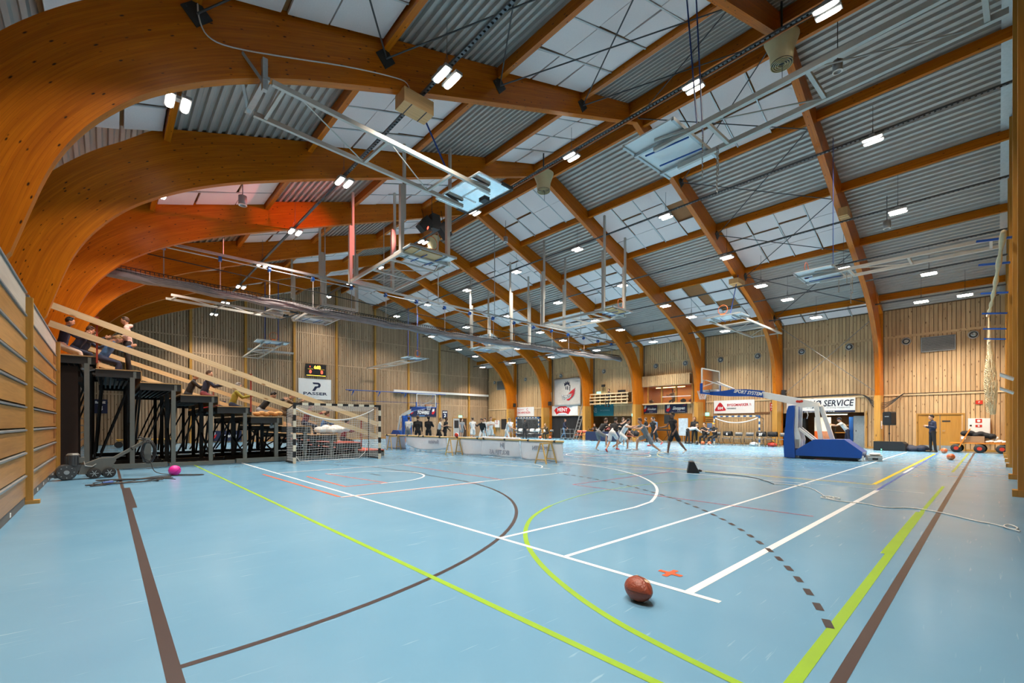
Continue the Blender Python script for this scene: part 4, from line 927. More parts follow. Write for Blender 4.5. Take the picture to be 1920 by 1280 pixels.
# ------------------------------------------------------------------ folding basketball frames under the roof
CREAMST = mat('cream_steel', (0.52, 0.50, 0.46), 0.42, 0.2, 0.06)
PLYM = wood('plywood_edge', (0.46, 0.28, 0.11), (0.60, 0.38, 0.17), (0.3, 0.15, 0.05), kn=0)
CHAIN = mat('chrome_chain', (0.6, 0.6, 0.58), 0.25, 0.9)
def hoop(label, base, rz, L_, w, board, cols=(), straps=(), ring=True, ringup=1, chains=False, wall=None):
    t = thing('folding_basket', label, 'basketball hoop', base, rz, 'folding roof baskets')
    for s in (-1, 1): MB().bar((0.1, s * w / 2, 0), (L_, s * w / 2, 0), 0.07, 0.09).build('arm', CREAMST, t)
    for x in (0.3, L_ * 0.45, L_ * 0.78): MB().bar((x, -w / 2, 0), (x, w / 2, 0), 0.06, 0.06).build('cross_bar', CREAMST, t)
    MB().tube([(L_ * 0.45, -w / 2, 0), (L_ * 0.78, w / 2, 0)], 0.014, 6).build('tie_bar', CREAMST, t); MB().tube([(L_ * 0.45, w / 2, 0), (L_ * 0.1, -w / 2, 0)], 0.014, 6).build('tie_bar', CREAMST, t)
    bx = L_ - 0.1; bw, bh = 0.9, 0.55
    z = -0.06 if ringup < 0 else 0.10
    # board folded level: thickness, frame, pads
    if board == 'clear':
        MB().b2(bx - bh, bx + bh, -bw, bw, z - 0.008, z + 0.008).build('backboard_glass', mat('pink_acrylic', (0.96, 0.82, 0.81), 0.08, 0, 0.02, trans=0.96, spec=0.15), t)
        for a, b in (((bx - bh, -bw), (bx + bh, -bw)), ((bx + bh, -bw), (bx + bh, bw)), ((bx + bh, bw), (bx - bh, bw)), ((bx - bh, bw), (bx - bh, -bw))): MB().bar((a[0], a[1], z), (b[0], b[1], z), 0.04, 0.03).build('board_rim', WHITESHEET, t)
        MB().tube([(bx + bh - 0.35, -bw - 0.03, z), (bx + bh, -bw - 0.03, z), (bx + bh + 0.04, -bw, z), (bx + bh + 0.04, bw, z), (bx + bh, bw + 0.03, z), (bx + bh - 0.35, bw + 0.03, z)], 0.045, 8).build('edge_pad', BLACKP, t)
        for a, b in (((bx - 0.1, -0.3), (bx + 0.35, -0.3)), ((bx - 0.1, 0.3), (bx + 0.35, 0.3)), ((bx - 0.1, -0.3), (bx - 0.1, 0.3))): MB().bar((a[0], a[1], z - 0.012), (b[0], b[1], z - 0.012), 0.05, 0.004).build('target_line', WHITESHEET, t)
        MB().b2(bx + 0.32, bx + 0.5, -0.12, 0.12, z - 0.06, z + 0.04).build('ring_plate', DARKST, t)
    else:
        MB().b2(bx - bh, bx + bh, -bw, bw, z, z + 0.03).build('backboard', WHITESHEET, t)
        if board == 'ply': MB().b2(bx - bh * 0.2, bx + bh * 0.9, -bw * 0.9, bw * 0.4, z - 0.06, z - 0.01).build('ballast_plank', PLYM, t)
        MB().b2(bx - bh - 0.02, bx - bh + 0.03, -bw, bw, z - 0.03, z + 0.04).build('board_rail', STEEL, t); MB().b2(bx + bh - 0.03, bx + bh + 0.02, -bw, bw, z - 0.03, z + 0.04).build('board_rail', STEEL, t)
        for s in (-0.5, 0.5): MB().bar((bx - bh, s, z - 0.05), (bx + bh, s, z - 0.05), 0.05, 0.05).build('board_frame', STEEL, t)
        for s in (-0.25, 0.3): MB().bar((bx - bh, s, z - 0.09), (bx + 0.35, s + 0.1, z - 0.09), 0.025, 0.025).build('blue_strut', BLUEP, t)
    for s in (-1, 1): MB().bar((bx - bh - 0.3, s * w / 2, 0), (bx, s * bw * 0.7, z - 0.03), 0.04, 0.04).build('board_brace', CREAMST, t)
    if ring:
        zr = z + ringup * 0.32
        MB().b2(bx + 0.33, bx + 0.45, -0.1, 0.1, min(z, z + ringup * 0.12), max(z, z + ringup * 0.12)).build('ring_plate', ORANGEP, t)
        ring_and_net(t, (bx + 0.39, 0, zr), (1, 0, 0), (1, 0, 0), net=False)
    Mz = Matrix.Rotation(rz, 3, 'Z')
    for x, y in cols:
        p = Mz @ Vector((x, y, 0)); h = deck(base[0] + p.x) - 0.1 - base[2]
        MB().b2(x - 0.07, x + 0.07, y - 0.06, y + 0.06, -0.05, h * 0.62).build('hanger_column', CREAMST, t)
        MB().b2(x - 0.05, x + 0.05, y + 0.06, y + 0.14, h * 0.3, h).build('hanger_column', CREAMST, t)
    if cols:
        MB().bar((cols[0][0], cols[0][1], 0.02), (cols[1][0], cols[1][1], 0.02), 0.07, 0.09).build('frame_rail', CREAMST, t); MB().bar((cols[2][0], cols[2][1], 0.02), (cols[3][0], cols[3][1], 0.02), 0.07, 0.09).build('frame_rail', CREAMST, t)
        MB().bar((cols[0][0], cols[0][1], 0.02), (cols[2][0], cols[2][1], 0.02), 0.08, 0.10).build('frame_rail', CREAMST, t)
    for x, y, x2, y2, h in straps: MB().bar((x, y, z), (x2, y2, h), 0.012, 0.045).build('lift_strap', BLUES, t)
    if chains:
        for k, (x, y, h) in enumerate(((L_ - 0.9, -0.35, 0.9), (L_ - 0.95, -0.3, 0.6), (L_ - 0.55, -0.45, 0.45), (L_ - 0.9, 0.25, 0.4))):
            c = MB(); n = int(h / 0.045)
            for q in range(n): c.tube([(x + (0.012 if q % 2 else 0), y + (0 if q % 2 else 0.012), -0.05 - q * 0.045), (x + (-0.012 if q % 2 else 0), y + (0 if q % 2 else -0.012), -0.10 - q * 0.045)], 0.009, 5)
            tag(c.build('chain', CHAIN, t), kind='stuff')
    return t
a_ = hoop('clear backboard on a long cream frame hinged to the big left arch', (2.05, 9.25, 7.42), R(2.5), 5.3, 1.12, 'clear', straps=((4.3, -0.2, 3.2, -0.2, 1.7),), ring=False)
MB().b2(-0.06, 0.02, -0.6, -0.5, -0.2, 0.35).bar((0.0, -0.62, 0.0), (0.0, 0.6, 0.0), 0.10, 0.06).bar((-0.3, -0.3, 0.45), (0.0, -0.55, -0.1), 0.05, 0.05).bar((-0.3, -0.05, 0.45), (0.0, 0.5, -0.05), 0.05, 0.05).build('hinge_bracket', STEEL, a_)
hoop('white basket frame folded up nearest the camera with blue straps and chains', (8.55, -0.2, 6.95), R(88), 4.9, 0.95, 'white', straps=((4.1, 0.25, 4.4, 0.3, 4.1), (4.3, -0.4, 4.5, -0.4, 4.2)), chains=True, ring=False)
hoop('white basket frame folded up beside the timber end wall', (18.1, -0.2, 6.35), R(90), 4.4, 0.9, 'white', straps=((3.9, 0.1, 3.9, 0.1, 4.6),), chains=True, ringup=1)
hoop('basket frame reaching in from the right wall arch with blue strap', (28.8, 9.1, 6.55), R(180), 6.1, 1.5, 'white', straps=((5.6, 0.0, 5.0, 0.2, 2.4),))
CC = lambda w: ((0.0, -w / 2), (0.0, w / 2), (4.1, -w / 2), (4.1, w / 2))
hoop('folded basket on grey hanger columns left of the roof ridge', (8.0, 17.2, 6.95), R(-90), 4.2, 1.8, 'ply', CC(1.8))
hoop('folded basket on grey hanger columns right of the roof ridge', (19.0, 17.2, 6.95), R(-90), 4.2, 1.8, 'ply', CC(1.8))
hoop('folded basket behind the rolled curtain, left of the ridge', (8.0, 20.6, 6.75), R(90), 3.8, 1.6, 'white', CC(1.6))
hoop('folded basket behind the rolled curtain, right of the ridge', (19.6, 20.6, 6.5), R(90), 3.8, 1.6, 'white', CC(1.6))
hoop('small basket frame hinged to a far left arch', (1.75, 22.6, 6.5), R(8), 4.4, 0.8, 'clear', ringup=1)
hoop('far basket frame hung before the gable wall under blue straps', (7.9, 37.5, 6.25), R(-93), 7.6, 1.0, 'white', straps=((7.0, -0.3, 7.0, -0.3, 4.0), (7.2, 0.4, 7.2, 0.4, 4.0)), chains=True)
hoop('farthest basket frame hung before the gable wall corner', (17.4, 37.5, 6.25), R(-90), 7.6, 1.0, 'white', straps=((7.0, -0.3, 7.0, -0.3, 4.0), (7.2, 0.4, 7.2, 0.4, 4.0)))

# ------------------------------------------------------------------ divider curtain rolled up under its rail
CURT = mat('curtain_cloth', (0.20, 0.19, 0.20), 0.8, 0, 0.25, 5, bump=0.4); CNET = mat('curtain_net', (0.02, 0.02, 0.022), 0.8)
dc = thing('divider_curtain', 'long dark net curtain rolled up under the roof across the hall', 'curtain', (0, 19.1, 0))
def cz(x): return 6.28 - 0.0022 * x * (28.5 - x) * 0.55
rg = random.Random(5)
pts = []; rs = []
for i in range(110):
    x = -0.3 + 28.8 * i / 109; pts.append((x, 0.03 * math.sin(x * 2.1), cz(x) - 0.08 + 0.02 * math.sin(x * 3.7))); rs.append(0.17 + 0.025 * math.sin(x * 2.9) + rg.uniform(-0.012, 0.012))
MB().tube(pts, rs, 14, flat=0.85).build('rolled_cloth', CURT, dc, True)
for j in range(5): MB().tube([(p[0], p[1] - 0.16 + 0.02 * math.sin(p[0] * 1.3 + j), p[2] - 0.10 + j * 0.05) for p in pts[::2]], 0.018, 5).build('cloth_fold', CURT, dc, True)
n_ = MB()
for i in range(0, 240):
    x = -0.25 + 28.7 * i / 239; n_.tube([(x, 0.17 * math.cos(a) * -1, cz(x) + 0.03 + 0.16 * math.sin(a)) for a in (-0.5, 0.2, 0.9, 1.6, 2.3)], 0.009, 3, False)
for a in (-0.2, 0.3, 0.8, 1.3, 1.8): n_.tube([(p[0], -0.18 * math.cos(a), cz(p[0]) + 0.03 + 0.17 * math.sin(a)) for p in pts[::3]], 0.009, 3, False)
tag(n_.build('net_roll', CNET, dc), kind='stuff')
MB().tube([(0.9, 0.25, 7.1), (8, 0.25, 6.85), (16, 0.25, 6.7), (28.2, 0.2, 6.9)], 0.018, 6).build('bottom_wire', CNET, dc)
rl = thing('curtain_rail', 'steel hoist rail with blue pulleys above the rolled curtain', 'rail', (0, 19.4, 0))
MB().bar((0.9, 0, 7.62), (28.3, 0, 7.52), 0.06, 0.09).build('rail', STEEL, rl)
MB().tube([(0.9, 0.05, 7.48), (28.3, 0.05, 7.32)], 0.022, 8).build('drive_shaft', STEEL, rl)
for k in range(17):
    x = 1.46 + 1.65 * k
    MB().lathe([(0, -0.05), (0.10, -0.05), (0.10, 0.05), (0, 0.05)], 14, (x, 0.05, 7.47 - 0.01 * k), (1, 0, 0)).build('pulley', BLUEP, rl)
    MB().b2(x - 0.016, x + 0.016, -0.005, 0.005, cz(x) + 0.1, 7.40).build('lift_band', mat('grey_band', (0.42, 0.38, 0.37), 0.7), rl)
for x in (3.2, 6.9, 9.6, 12.6, 16.4, 20.2, 24.2, 27.2): MB().tube([(x, 0, 7.6), (x, 0, deck(x) - 0.1)], 0.022, 8).build('hanger_pipe', STEEL, rl)

# ------------------------------------------------------------------ roof fans, small loudspeakers, stage lamps
FAN = mat('beige_fan', (0.55, 0.48, 0.28), 0.45)
def fan(y, lb):
    t = thing('roof_fan', lb, 'fan', (13.4, y, 11.05), 0, 'beige roof fans')
    MB().lathe([(0.26, 0.0), (0.27, 0.06), (0.29, 0.30), (0.40, 0.60), (0.42, 0.66), (0.40, 0.68), (0.2, 0.7)], 28).build('duct_cone', FAN, t, True)
    for k in range(4): MB().lathe([(0.24 - 0.055 * k, 0.0), (0.27 - 0.055 * k, -0.05), (0.255 - 0.055 * k, -0.05)], 24).build('louvre_ring', FAN, t, True)
    MB().lathe([(0.0, 0.05), (0.25, 0.05)], 20).build('fan_core', DARKST, t)
    MB().tube([(0, 0, 0.68), (0, 0, deck(13.4) - 11.06)], 0.03, 8).build('drop_rod', DARKST, t)
    MB().tube([(0.05, 0, -0.03), (0.05, 0, -0.4)], 0.008, 5).build('pull_chain', WIRE, t)
fan(3.9, 'beige cone fan nearest the camera under the ridge'); fan(12.7, 'beige cone fan in the middle of the ridge'); fan(21.2, 'small beige cone fan far along the ridge')
for x, y, z, lb in ((15.1, 3.0, 11.2, 'grey tube loudspeaker beside the nearest fan'), (22.6, 2.9, 9.0, 'grey tube loudspeaker under the corrugated roof on the right'), (16.0, 18.0, 11.2, 'grey tube loudspeaker past the ridge'), (3.2, 16.2, 8.3, 'grey tube loudspeaker on the left roof side')):
    t = thing('tube_speaker', lb, 'speaker', (x, y, z), 0, 'hanging tube loudspeakers')
    MB().lathe([(0.0, 0.30), (0.12, 0.30), (0.12, 0.0), (0.085, 0.0), (0.08, 0.03), (0.0, 0.04)], 20).build('tube', mat('speaker_grey', (0.30, 0.29, 0.29), 0.5), t, True); MB().lathe([(0.122, 0.0), (0.122, 0.02), (0.085, -0.005), (0.122, 0.0)], 20).build('rim', WHITEP, t, True)
    MB().tube([(0, 0, 0.3), (0, 0, deck(x) - z - 0.02)], 0.012, 6).build('rod', WIRE, t)
for x, rx, lb in ((11.05, 0.5, 'black stage loudspeaker tilted towards the grandstand'), (11.6, 0.0, 'black stage loudspeaker hanging upright in the middle'), (12.15, -0.6, 'black stage loudspeaker tilted towards the ridge')):
    t = thing('stage_speaker', lb, 'speaker', (x, 18.2, 10.75 if rx else 11.0), 0, 'black stage loudspeakers')
    b = MB().prism([(-0.2, -0.35), (0.2, -0.35), (0.26, 0.0), (0.2, 0.35), (-0.2, 0.35)], lambda p: (p[0], -0.18, p[1]), lambda p: (p[0], 0.18, p[1])).build('cabinet', BLACKP, t); b.rotation_euler = (0, rx * 1.3, 0)
    MB().tube([(0, 0, 0.2), (0.1, 0.46, deck(x) - (10.75 if rx else 11.0) - 0.15)], 0.015, 6).build('bracket', BLACKST, t)
# red stage wash aimed at the roof over the grandstand
sl = thing('stage_spot', 'small red stage spotlight hanging near the black loudspeakers', 'spotlight', (10.2, 16.2, 9.6))
MB().lathe([(0.0, 0.0), (0.06, 0.0), (0.08, 0.22), (0.075, 0.22), (0.055, 0.03)], 16, (0, 0, 0), (-0.95, -0.1, 0.05)).build('can', BLACKP, sl, True)
MB().lathe([(0.0, 0.19), (0.07, 0.19)], 16, (0, 0, 0), (-0.95, -0.1, 0.05)).build('red_lens', mat('red_lens', (0.6, 0.02, 0.02), 0.3, emit=(1, 0.05, 0.03), est=8), sl)
MB().tube([(0.02, 0.02, 0.05), (0.02, 0.02, deck(10.2) - 9.7)], 0.012, 6).build('yoke', BLACKST, sl)
sd = bpy.data.lights.new('red_wash', 'SPOT'); sd.energy = 2200; sd.color = (1.0, 0.20, 0.16); sd.spot_size = R(72); sd.spot_blend = 1.0; sd.shadow_soft_size = 0.08
so = bpy.data.objects.new('red_wash', sd); COL.objects.link(so); so.parent = sl; so.location = (-0.25, -0.02, 0.02)
so.rotation_mode = 'QUATERNION'; so.rotation_quaternion = Vector((-10.2, 2.0, -3.0)).to_track_quat('-Z', 'Y')

# ------------------------------------------------------------------ steel cross bracing with gusset plates
OW = ['first', 'second', 'third', 'fourth', 'fifth', 'sixth', 'seventh', 'eighth', 'ninth']
XS = [1.1, 4.45, 7.7, 11.2, 14.4, 17.75, 21.3, 24.8, 29.3]
def brz(x): return deck(x) - 0.36
pl = MB().prism([(-0.22, -0.02), (0.0, 0.2), (0.22, -0.02), (0.0, -0.26)], lambda p: (p[0], -0.012, p[1]), lambda p: (p[0], 0.012, p[1])).mesh('gusset_plate', DARKST)
bolt = MB().ell((0, 0, 0), (0.016, 0.01, 0.016), 6, 4).mesh('bolt', DARKST)
for i, x in enumerate(XS):
    for y, s in ((ARCH_Y[0], 1), (ARCH_Y[1], -1)):
        if x == 14.4: continue
        t = thing('gusset_plate', 'dark steel gusset on the %s purlin from the left, %s arch' % (OW[i], 'nearest' if s > 0 else 'second'), 'steel plate', (x, y + s * (AW / 2 + 0.016), brz(x) - 0.08), 0, 'bracing gusset plates')
        put(pl, 'plate', t)
        for bx_, bz_ in ((-0.14, 0.0), (0.14, 0.0), (0.0, 0.13), (0.0, -0.18)): put(bolt, 'bolt', t, (bx_, s * 0.014, bz_))
rodm = mat('bracing_rod', (0.055, 0.058, 0.062), 0.45, 0.4)
for i in range(len(XS) - 1):
    for a, b, lb in ((0, 1, 'rising nearward'), (1, 0, 'rising farward')):
        ya = (ARCH_Y[0] + 0.14, ARCH_Y[1] - 0.14)[a]; yb2 = (ARCH_Y[0] + 0.14, ARCH_Y[1] - 0.14)[b]; dz = 0.03 * a
        r_ = MB().tube([(XS[i], ya, brz(XS[i]) - 0.1 - dz), (XS[i + 1], yb2, brz(XS[i + 1]) - 0.1 - dz)], 0.018, 7).build('tie_rod', rodm)
        tag(r_, 'dark bracing rod in the %s roof field from the left, %s' % (OW[i], lb), 'rod', 'roof bracing rods')
for (y0, z0_), (y1, z1_), lb in (((4.3, 7.2), (8.9, 3.0), 'falling away from the nearest arch'), ((8.9, 7.2), (4.3, 3.0), 'rising away from the nearest arch')):
    r_ = MB().tube([(30.45, y0, z0_), (30.45, y1, z1_)], 0.016, 7).build('tie_rod', mat('pale_rod', (0.32, 0.30, 0.27), 0.4, 0.5)); tag(r_, 'crossed steel wall rod, %s' % lb, 'rod', 'wall bracing rods')
# timber packing boxes on the arches
def tbox(x, y, z, rz, d, lb):
    t = thing('timber_block', lb, 'block', (x, y, z), rz, 'timber blocks on the arches'); MB().box((0, 0, 0), d).build('block', PLYM, t)
    for q in (-0.25, 0.25): MB().box((q * d[0], 0, -d[2] / 2 - 0.003), (0.02, d[1], 0.006)).build('steel_strap', DARKST, t)
tbox(5.2, 8.98, 8.62, 0.0, (0.75, 0.42, 0.32), 'pale timber block strapped under the second arch by the clear backboard'); tbox(21.2, 4.0, 9.55, 0.0, (0.5, 0.3, 0.32), 'pale timber block under the nearest arch on the right'); tbox(23.9, 9.0, 8.6, 0.0, (0.9, 0.45, 0.25), 'pale timber block on the second arch with the blue strap')
cb = MB().tube(smooth([(1.1, 8.9, 8.45), (1.12, 8.88, 8.0), (1.25, 8.88, 7.78), (1.6, 8.88, 7.82), (2.6, 8.88, 8.2), (3.6, 8.88, 8.6), (4.7, 8.88, 8.95), (5.0, 8.88, 8.98), (5.05, 8.88, 8.6)], 2), 0.012, 6).build('white_arch_cable', mat('white_cable', (0.62, 0.62, 0.60), 0.5), None, True); tag(cb, 'thin white cable clipped along the big left arch', 'cable')
# catch net folded along the end wall
NETB = mat('beige_net', (0.52, 0.44, 0.28), 0.85)
cn = thing('catch_net', 'beige ball catching net bundled and hanging by the end wall', 'net', (0, 0, 0))
bpts = [(16 + 12 * k / 30, -0.12 + 0.36 * k / 30, 6.0 - 0.25 * math.sin(PI * k / 30)) for k in range(31)]
MB().tube(bpts, [0.05 + 0.015 * math.sin(k * 1.3) for k in range(31)], 8).build('bundle', NETB, cn, True)
q_ = MB(); rg = random.Random(8)
for k in range(26):
    a = 2 * PI * k / 26; q = []
    for j in range(16):
        z = 5.95 - 4.2 * j / 15; wv = (0.03 + 0.10 * min(1, j / 4)) if j < 6 else (0.12 + 0.22 * math.sin(PI * min(1, (j - 5) / 10.5)))
        aa = a + (0.35 if k % 2 else -0.35) * math.sin(j * 1.1 + k); q.append((28.2 + wv * math.cos(aa) * 1.2, 0.22 - 0.008 * j + wv * 0.5 * math.sin(aa), z))
    q_.tube(q, 0.011, 3, False)
for j in range(3, 60):
    z = 5.95 - 4.15 * j / 60; f = j / 4.0; wv = (0.03 + 0.10 * min(1, f / 4)) if f < 6 else (0.12 + 0.22 * math.sin(PI * min(1, (f - 5) / 10.5)))
    q_.tube([(28.2 + wv * 1.2 * math.cos(2 * PI * k / 10), 0.2 + wv * 0.5 * math.sin(2 * PI * k / 10), z + 0.06 * math.sin(k * 2 + j)) for k in range(10)], 0.009, 3, False, True)
tag(q_.build('hanging_net', NETB, cn), kind='stuff')
for x, z in ((17.0, 6.1), (19.2, 6.0), (22.0, 5.7), (24.0, 5.35), (26.2, 5.1), (27.8, 4.9)): 
    o = MB().bar((x, -0.27, z), (x + 0.15, 0.36, z + 0.12), 0.05, 0.06).build('blue_arm', BLUEP, cn)
# wall heater lamps on the end wall
t = thing('coat_shelf', 'small white double shelf on the timber end wall', 'shelf', (14.5, -0.25, 2.0))
for z in (0.0, 0.3): MB().add([(-0.5, 0, z), (0.3, 0, z), (0.3, 0.2, z + 0.12), (-0.5, 0.2, z + 0.12), (-0.5, 0, z + 0.03), (0.3, 0, z + 0.03), (0.3, 0.2, z + 0.15), (-0.5, 0.2, z + 0.15)], [(0, 3, 2, 1), (4, 5, 6, 7), (0, 1, 5, 4), (1, 2, 6, 5), (2, 3, 7, 6), (3, 0, 4, 7)]).build('shelf', WHITEP, t)

# ------------------------------------------------------------------ long wall: vents, grilles, doors, rooms, signs
VENTG = mat('vent_grey', (0.40, 0.38, 0.35), 0.4, 0.5)
def onR(lx, ly, lz=0.0):   # frame on the long wall: local x to the viewer's right (towards -Y), y up, z into the room
    return Matrix(((0, 0, -1, XR - 0.05 - lz), (-1, 0, 0, lx), (0, 1, 0, ly), (0, 0, 0, 1)))
def onF(lx, ly, lz=0.0):   # frame on the gable wall
    return Matrix(((1, 0, 0, lx), (0, 0, -1, YF - 0.06 - lz), (0, 1, 0, ly), (0, 0, 0, 1)))
VY = [0.75, 3.2, 5.62, 7.95, 10.4, 12.75, 15.25, 17.6, 22.4, 27.2, 31.9, 36.7]
for k, y in enumerate(VY):
    t = thing('round_vent', 'round silver air nozzle, %s from the timber end wall' % (OW + ['tenth', 'eleventh', 'twelfth'])[k], 'vent', (XR - 0.04, y, 5.68 + 0.012 * k), 0, 'round wall nozzles')
    MB().lathe([(0.17, 0.0), (0.20, 0.03), (0.19, 0.07), (0.15, 0.05)], 22, (0, 0, 0), (-1, 0, 0)).build('outer_ring', VENTG, t, True)
    MB().lathe([(0.0, 0.02), (0.155, 0.02)], 18, (0, 0, 0), (-1, 0, 0)).build('throat', DARKST, t)
    MB().lathe([(0.06, 0.10), (0.11, 0.07), (0.10, 0.04), (0.0, 0.04), (0.0, 0.09), (0.06, 0.10)], 18, (0, 0, 0), (-1, 0.1 * (k % 3 - 1), 0.1)).build('nozzle', STEEL, t, True)
for y0, y1, z0_, z1_, lb in ((1.36, 2.63, 5.03, 5.79, 'large silver air grille above the double door'), (34.95, 36.3, 4.98, 5.9, 'grey air grille near the far corner')):
    t = thing('air_grille', lb, 'grille', (XR - 0.05, (y0 + y1) / 2, z0_), 0, 'wall air grilles'); w = y1 - y0; h = z1_ - z0_
    MB().b2(-0.01, 0.0, -w / 2, w / 2, 0, h).build('back_plate', DARKST, t)
    for a in (0, h - 0.03): MB().b2(-0.04, 0, -w / 2, w / 2, a, a + 0.03).build('frame_bar', STEEL, t)
    for a in (-w / 2, w / 2 - 0.03): MB().b2(-0.04, 0, a, a + 0.03, 0, h).build('frame_bar', STEEL, t)
    for k in range(16): MB().bar((-0.025, -w / 2, 0.04 + k * (h - 0.06) / 16), (-0.025, w / 2, 0.04 + k * (h - 0.06) / 16), 0.03, 0.012, (0.6, 0, 0.8)).build('slat', mat('grille_slat', (0.45, 0.43, 0.40), 0.4, 0.4), t)
# double door
def door(name, y0, y1, h, leaves, label, xw=XR, m=DOORW):
    d = MB().b2(xw - 0.05, xw + 0.04, y0 - 0.06, y0, 0, h + 0.06).b2(xw - 0.05, xw + 0.04, y1, y1 + 0.06, 0, h + 0.06).b2(xw - 0.05, xw + 0.04, y0, y1, h, h + 0.06).build(name, POST)
    tag(d, label, kind='structure'); w = (y1 - y0) / leaves
    for k in range(leaves):
        a = y0 + k * w + 0.01; b = y0 + (k + 1) * w - 0.01
        lf = MB().b2(xw - 0.01, xw + 0.03, a, b, 0.01, h).build('door_leaf', m, d)
        MB().b2(xw - 0.016, xw - 0.01, a + 0.02, b - 0.02, 0.02, 0.26).build('kick_plate', STEEL, lf)
        e = b - 0.08 if k == 0 else a + 0.08
        MB().tube([(xw - 0.012, e, 1.0), (xw - 0.06, e, 1.0), (xw - 0.06, e + (-0.1 if k == 0 else 0.1), 1.0)], 0.01, 6).build('door_handle', STEEL, lf)
    return d
d1 = door('door_1', 1.1, 2.75, 1.82, 2, 'orange timber double door beside the white hose cabinet')
MB().b2(XR - 0.018, XR - 0.01, 1.55, 1.85, 1.45, 1.52).build('door_plate', DARKST, d1)
d2 = door('door_2', 13.08, 14.02, 1.82, 1, 'orange timber single door left of the wall goal')
for z in (1.5, 1.62): MB().b2(XR - 0.018, XR - 0.01, 13.3, 13.8, z, z + 0.05).build('door_plate', DARKST, d2)
MB().b2(XR - 0.018, XR - 0.01, 13.35, 13.7, 0.85, 1.4).build('door_poster', mat('poster_blue', (0.15, 0.25, 0.45), 0.5, 0, 0.4, 12), d2)
d3 = door('door_3', 36.6, 37.55, 1.86, 1, 'orange timber door in the far corner')
# fire hose cabinets
def cabinet(y0, y1, z0_, z1_, lb):
    t = thing('hose_cabinet', lb, 'cabinet', (XR - 0.04, (y0 + y1) / 2, z0_), 0, 'white hose cabinets'); w = y1 - y0; h = z1_ - z0_
    MB().b2(-0.18, 0, -w / 2, w / 2, 0, h).build('body', WHITEP, t); dr = MB().b2(-0.2, -0.18, -w / 2 + 0.02, w / 2 - 0.02, 0.02, h - 0.02).build('door', WHITESHEET, t)
    MB().b2(-0.21, -0.2, w * 0.33, w * 0.42, h * 0.5, h * 0.6).build('lock', BLACKP, dr)
    for a, b in ((h * 0.72, h * 0.96), (h * 0.45, h * 0.6)):
        MB().b2(-0.206, -0.2, -0.10, 0.12, a, b).build('red_label', REDP, dr)
        MB().lathe([(0.0, 0.0), ((b - a) * 0.32, 0.0)], 14, (-0.208, 0.01, (a + b) / 2), (-1, 0, 0)).build('label_symbol', WHITESHEET, dr)
cabinet(0.19, 0.93, 0.84, 1.62, 'white fire hose cabinet beside the orange double door'); cabinet(35.75, 36.5, 0.95, 1.72, 'white fire hose cabinet near the far corner')
def plate(y, z, w, h, m, lb, cat='sign', name='wall_sign', grp=None):
    t = thing(name, lb, cat, (XR - 0.05, y, z), 0, grp); MB().b2(-0.012, 0, -w / 2, w / 2, -h / 2, h / 2).build('panel', m, t); return t
t = plate(0.56, 2.39, 0.24, 0.18, REDP, 'small red fire hose sign above the white cabinet'); b = MB(); text_mesh('F', 0.12, b, Matrix.Translation((-0.016, 0, 0)) @ onR(0, 0).to_3x3().to_4x4()); b.build('symbol', WHITESHEET, t)
SIGNRED = [(9.5, 2.42, 'red notice sign beside the BM signboard'), (28.95, 2.28, 'red notice sign beside the MENY signboard')]
for y, z, lb in SIGNRED:
    t = plate(y, z, 0.38, 0.5, REDP, lb, grp='red notice signs')
    for q in range(3): b = MB(); text_mesh(('IKKE', 'PARK', 'HER')[q], 0.13, b, Matrix.Translation((-0.016, 0, 0.13 - 0.15 * q)) @ onR(0, 0).to_3x3().to_4x4(), bold=0.004); b.build('lettering', WHITESHEET, t)
# sponsor signs
def sign(y0, y1, z0_, z1_, m, lb, items, off=0.0):
    """items: (text, size, u, v, material, shear, bold, width)"""
    t = thing('sponsor_sign', lb, 'sign', (XR - 0.06 - off, (y0 + y1) / 2, (z0_ + z1_) / 2)); w, h = y1 - y0, z1_ - z0_
    MB().b2(-0.02, 0.02, -w / 2, w / 2, -h / 2, h / 2).build('panel', m, t)
    for k, (s, sz, u, v, mm, sh, bo, wd) in enumerate(items):
        b = MB(); M = Matrix(((0, 0, -1, -0.026 - 0.0015 * k), (-1, 0, 0, w / 2 - u * w), (0, 1, 0, -h / 2 + v * h), (0, 0, 0, 1)))
        if callable(s): s(b, M, sz)
        else: text_mesh(s, sz, b, M, shear=sh, bold=bo, width=wd, depth=0.003)
        b.build('lettering' if not callable(s) else 'emblem', mm, t)
    return t
def rect(b, M, sz): w, h = sz; b.add([M @ Vector(p) for p in ((-w / 2, -h / 2, 0), (w / 2, -h / 2, 0), (w / 2, h / 2, 0), (-w / 2, h / 2, 0))], [(0, 1, 2, 3)])
def disc(b, M, sz): b.add([M @ Vector((sz * math.cos(2 * PI * k / 28), sz * math.sin(2 * PI * k / 28), 0)) for k in range(28)], [tuple(range(28))])
def rarc(b, M, sz):
    r, w, a0, a1 = sz; v = []; f = []
    for k in range(21):
        a = R(a0 + (a1 - a0) * k / 20); wk = w * (1 - abs(k - 10) / 11)
        v += [M @ Vector((math.cos(a) * (r - wk), math.sin(a) * (r - wk), 0)), M @ Vector((math.cos(a) * (r + wk), math.sin(a) * (r + wk), 0))]
    for k in range(20): f.append((2 * k, 2 * k + 1, 2 * k + 3, 2 * k + 2))
    b.add(v, f)
def poly(b, M, pts): b.add([M @ Vector((p[0], p[1], 0)) for p in pts], [tuple(range(len(pts)))])
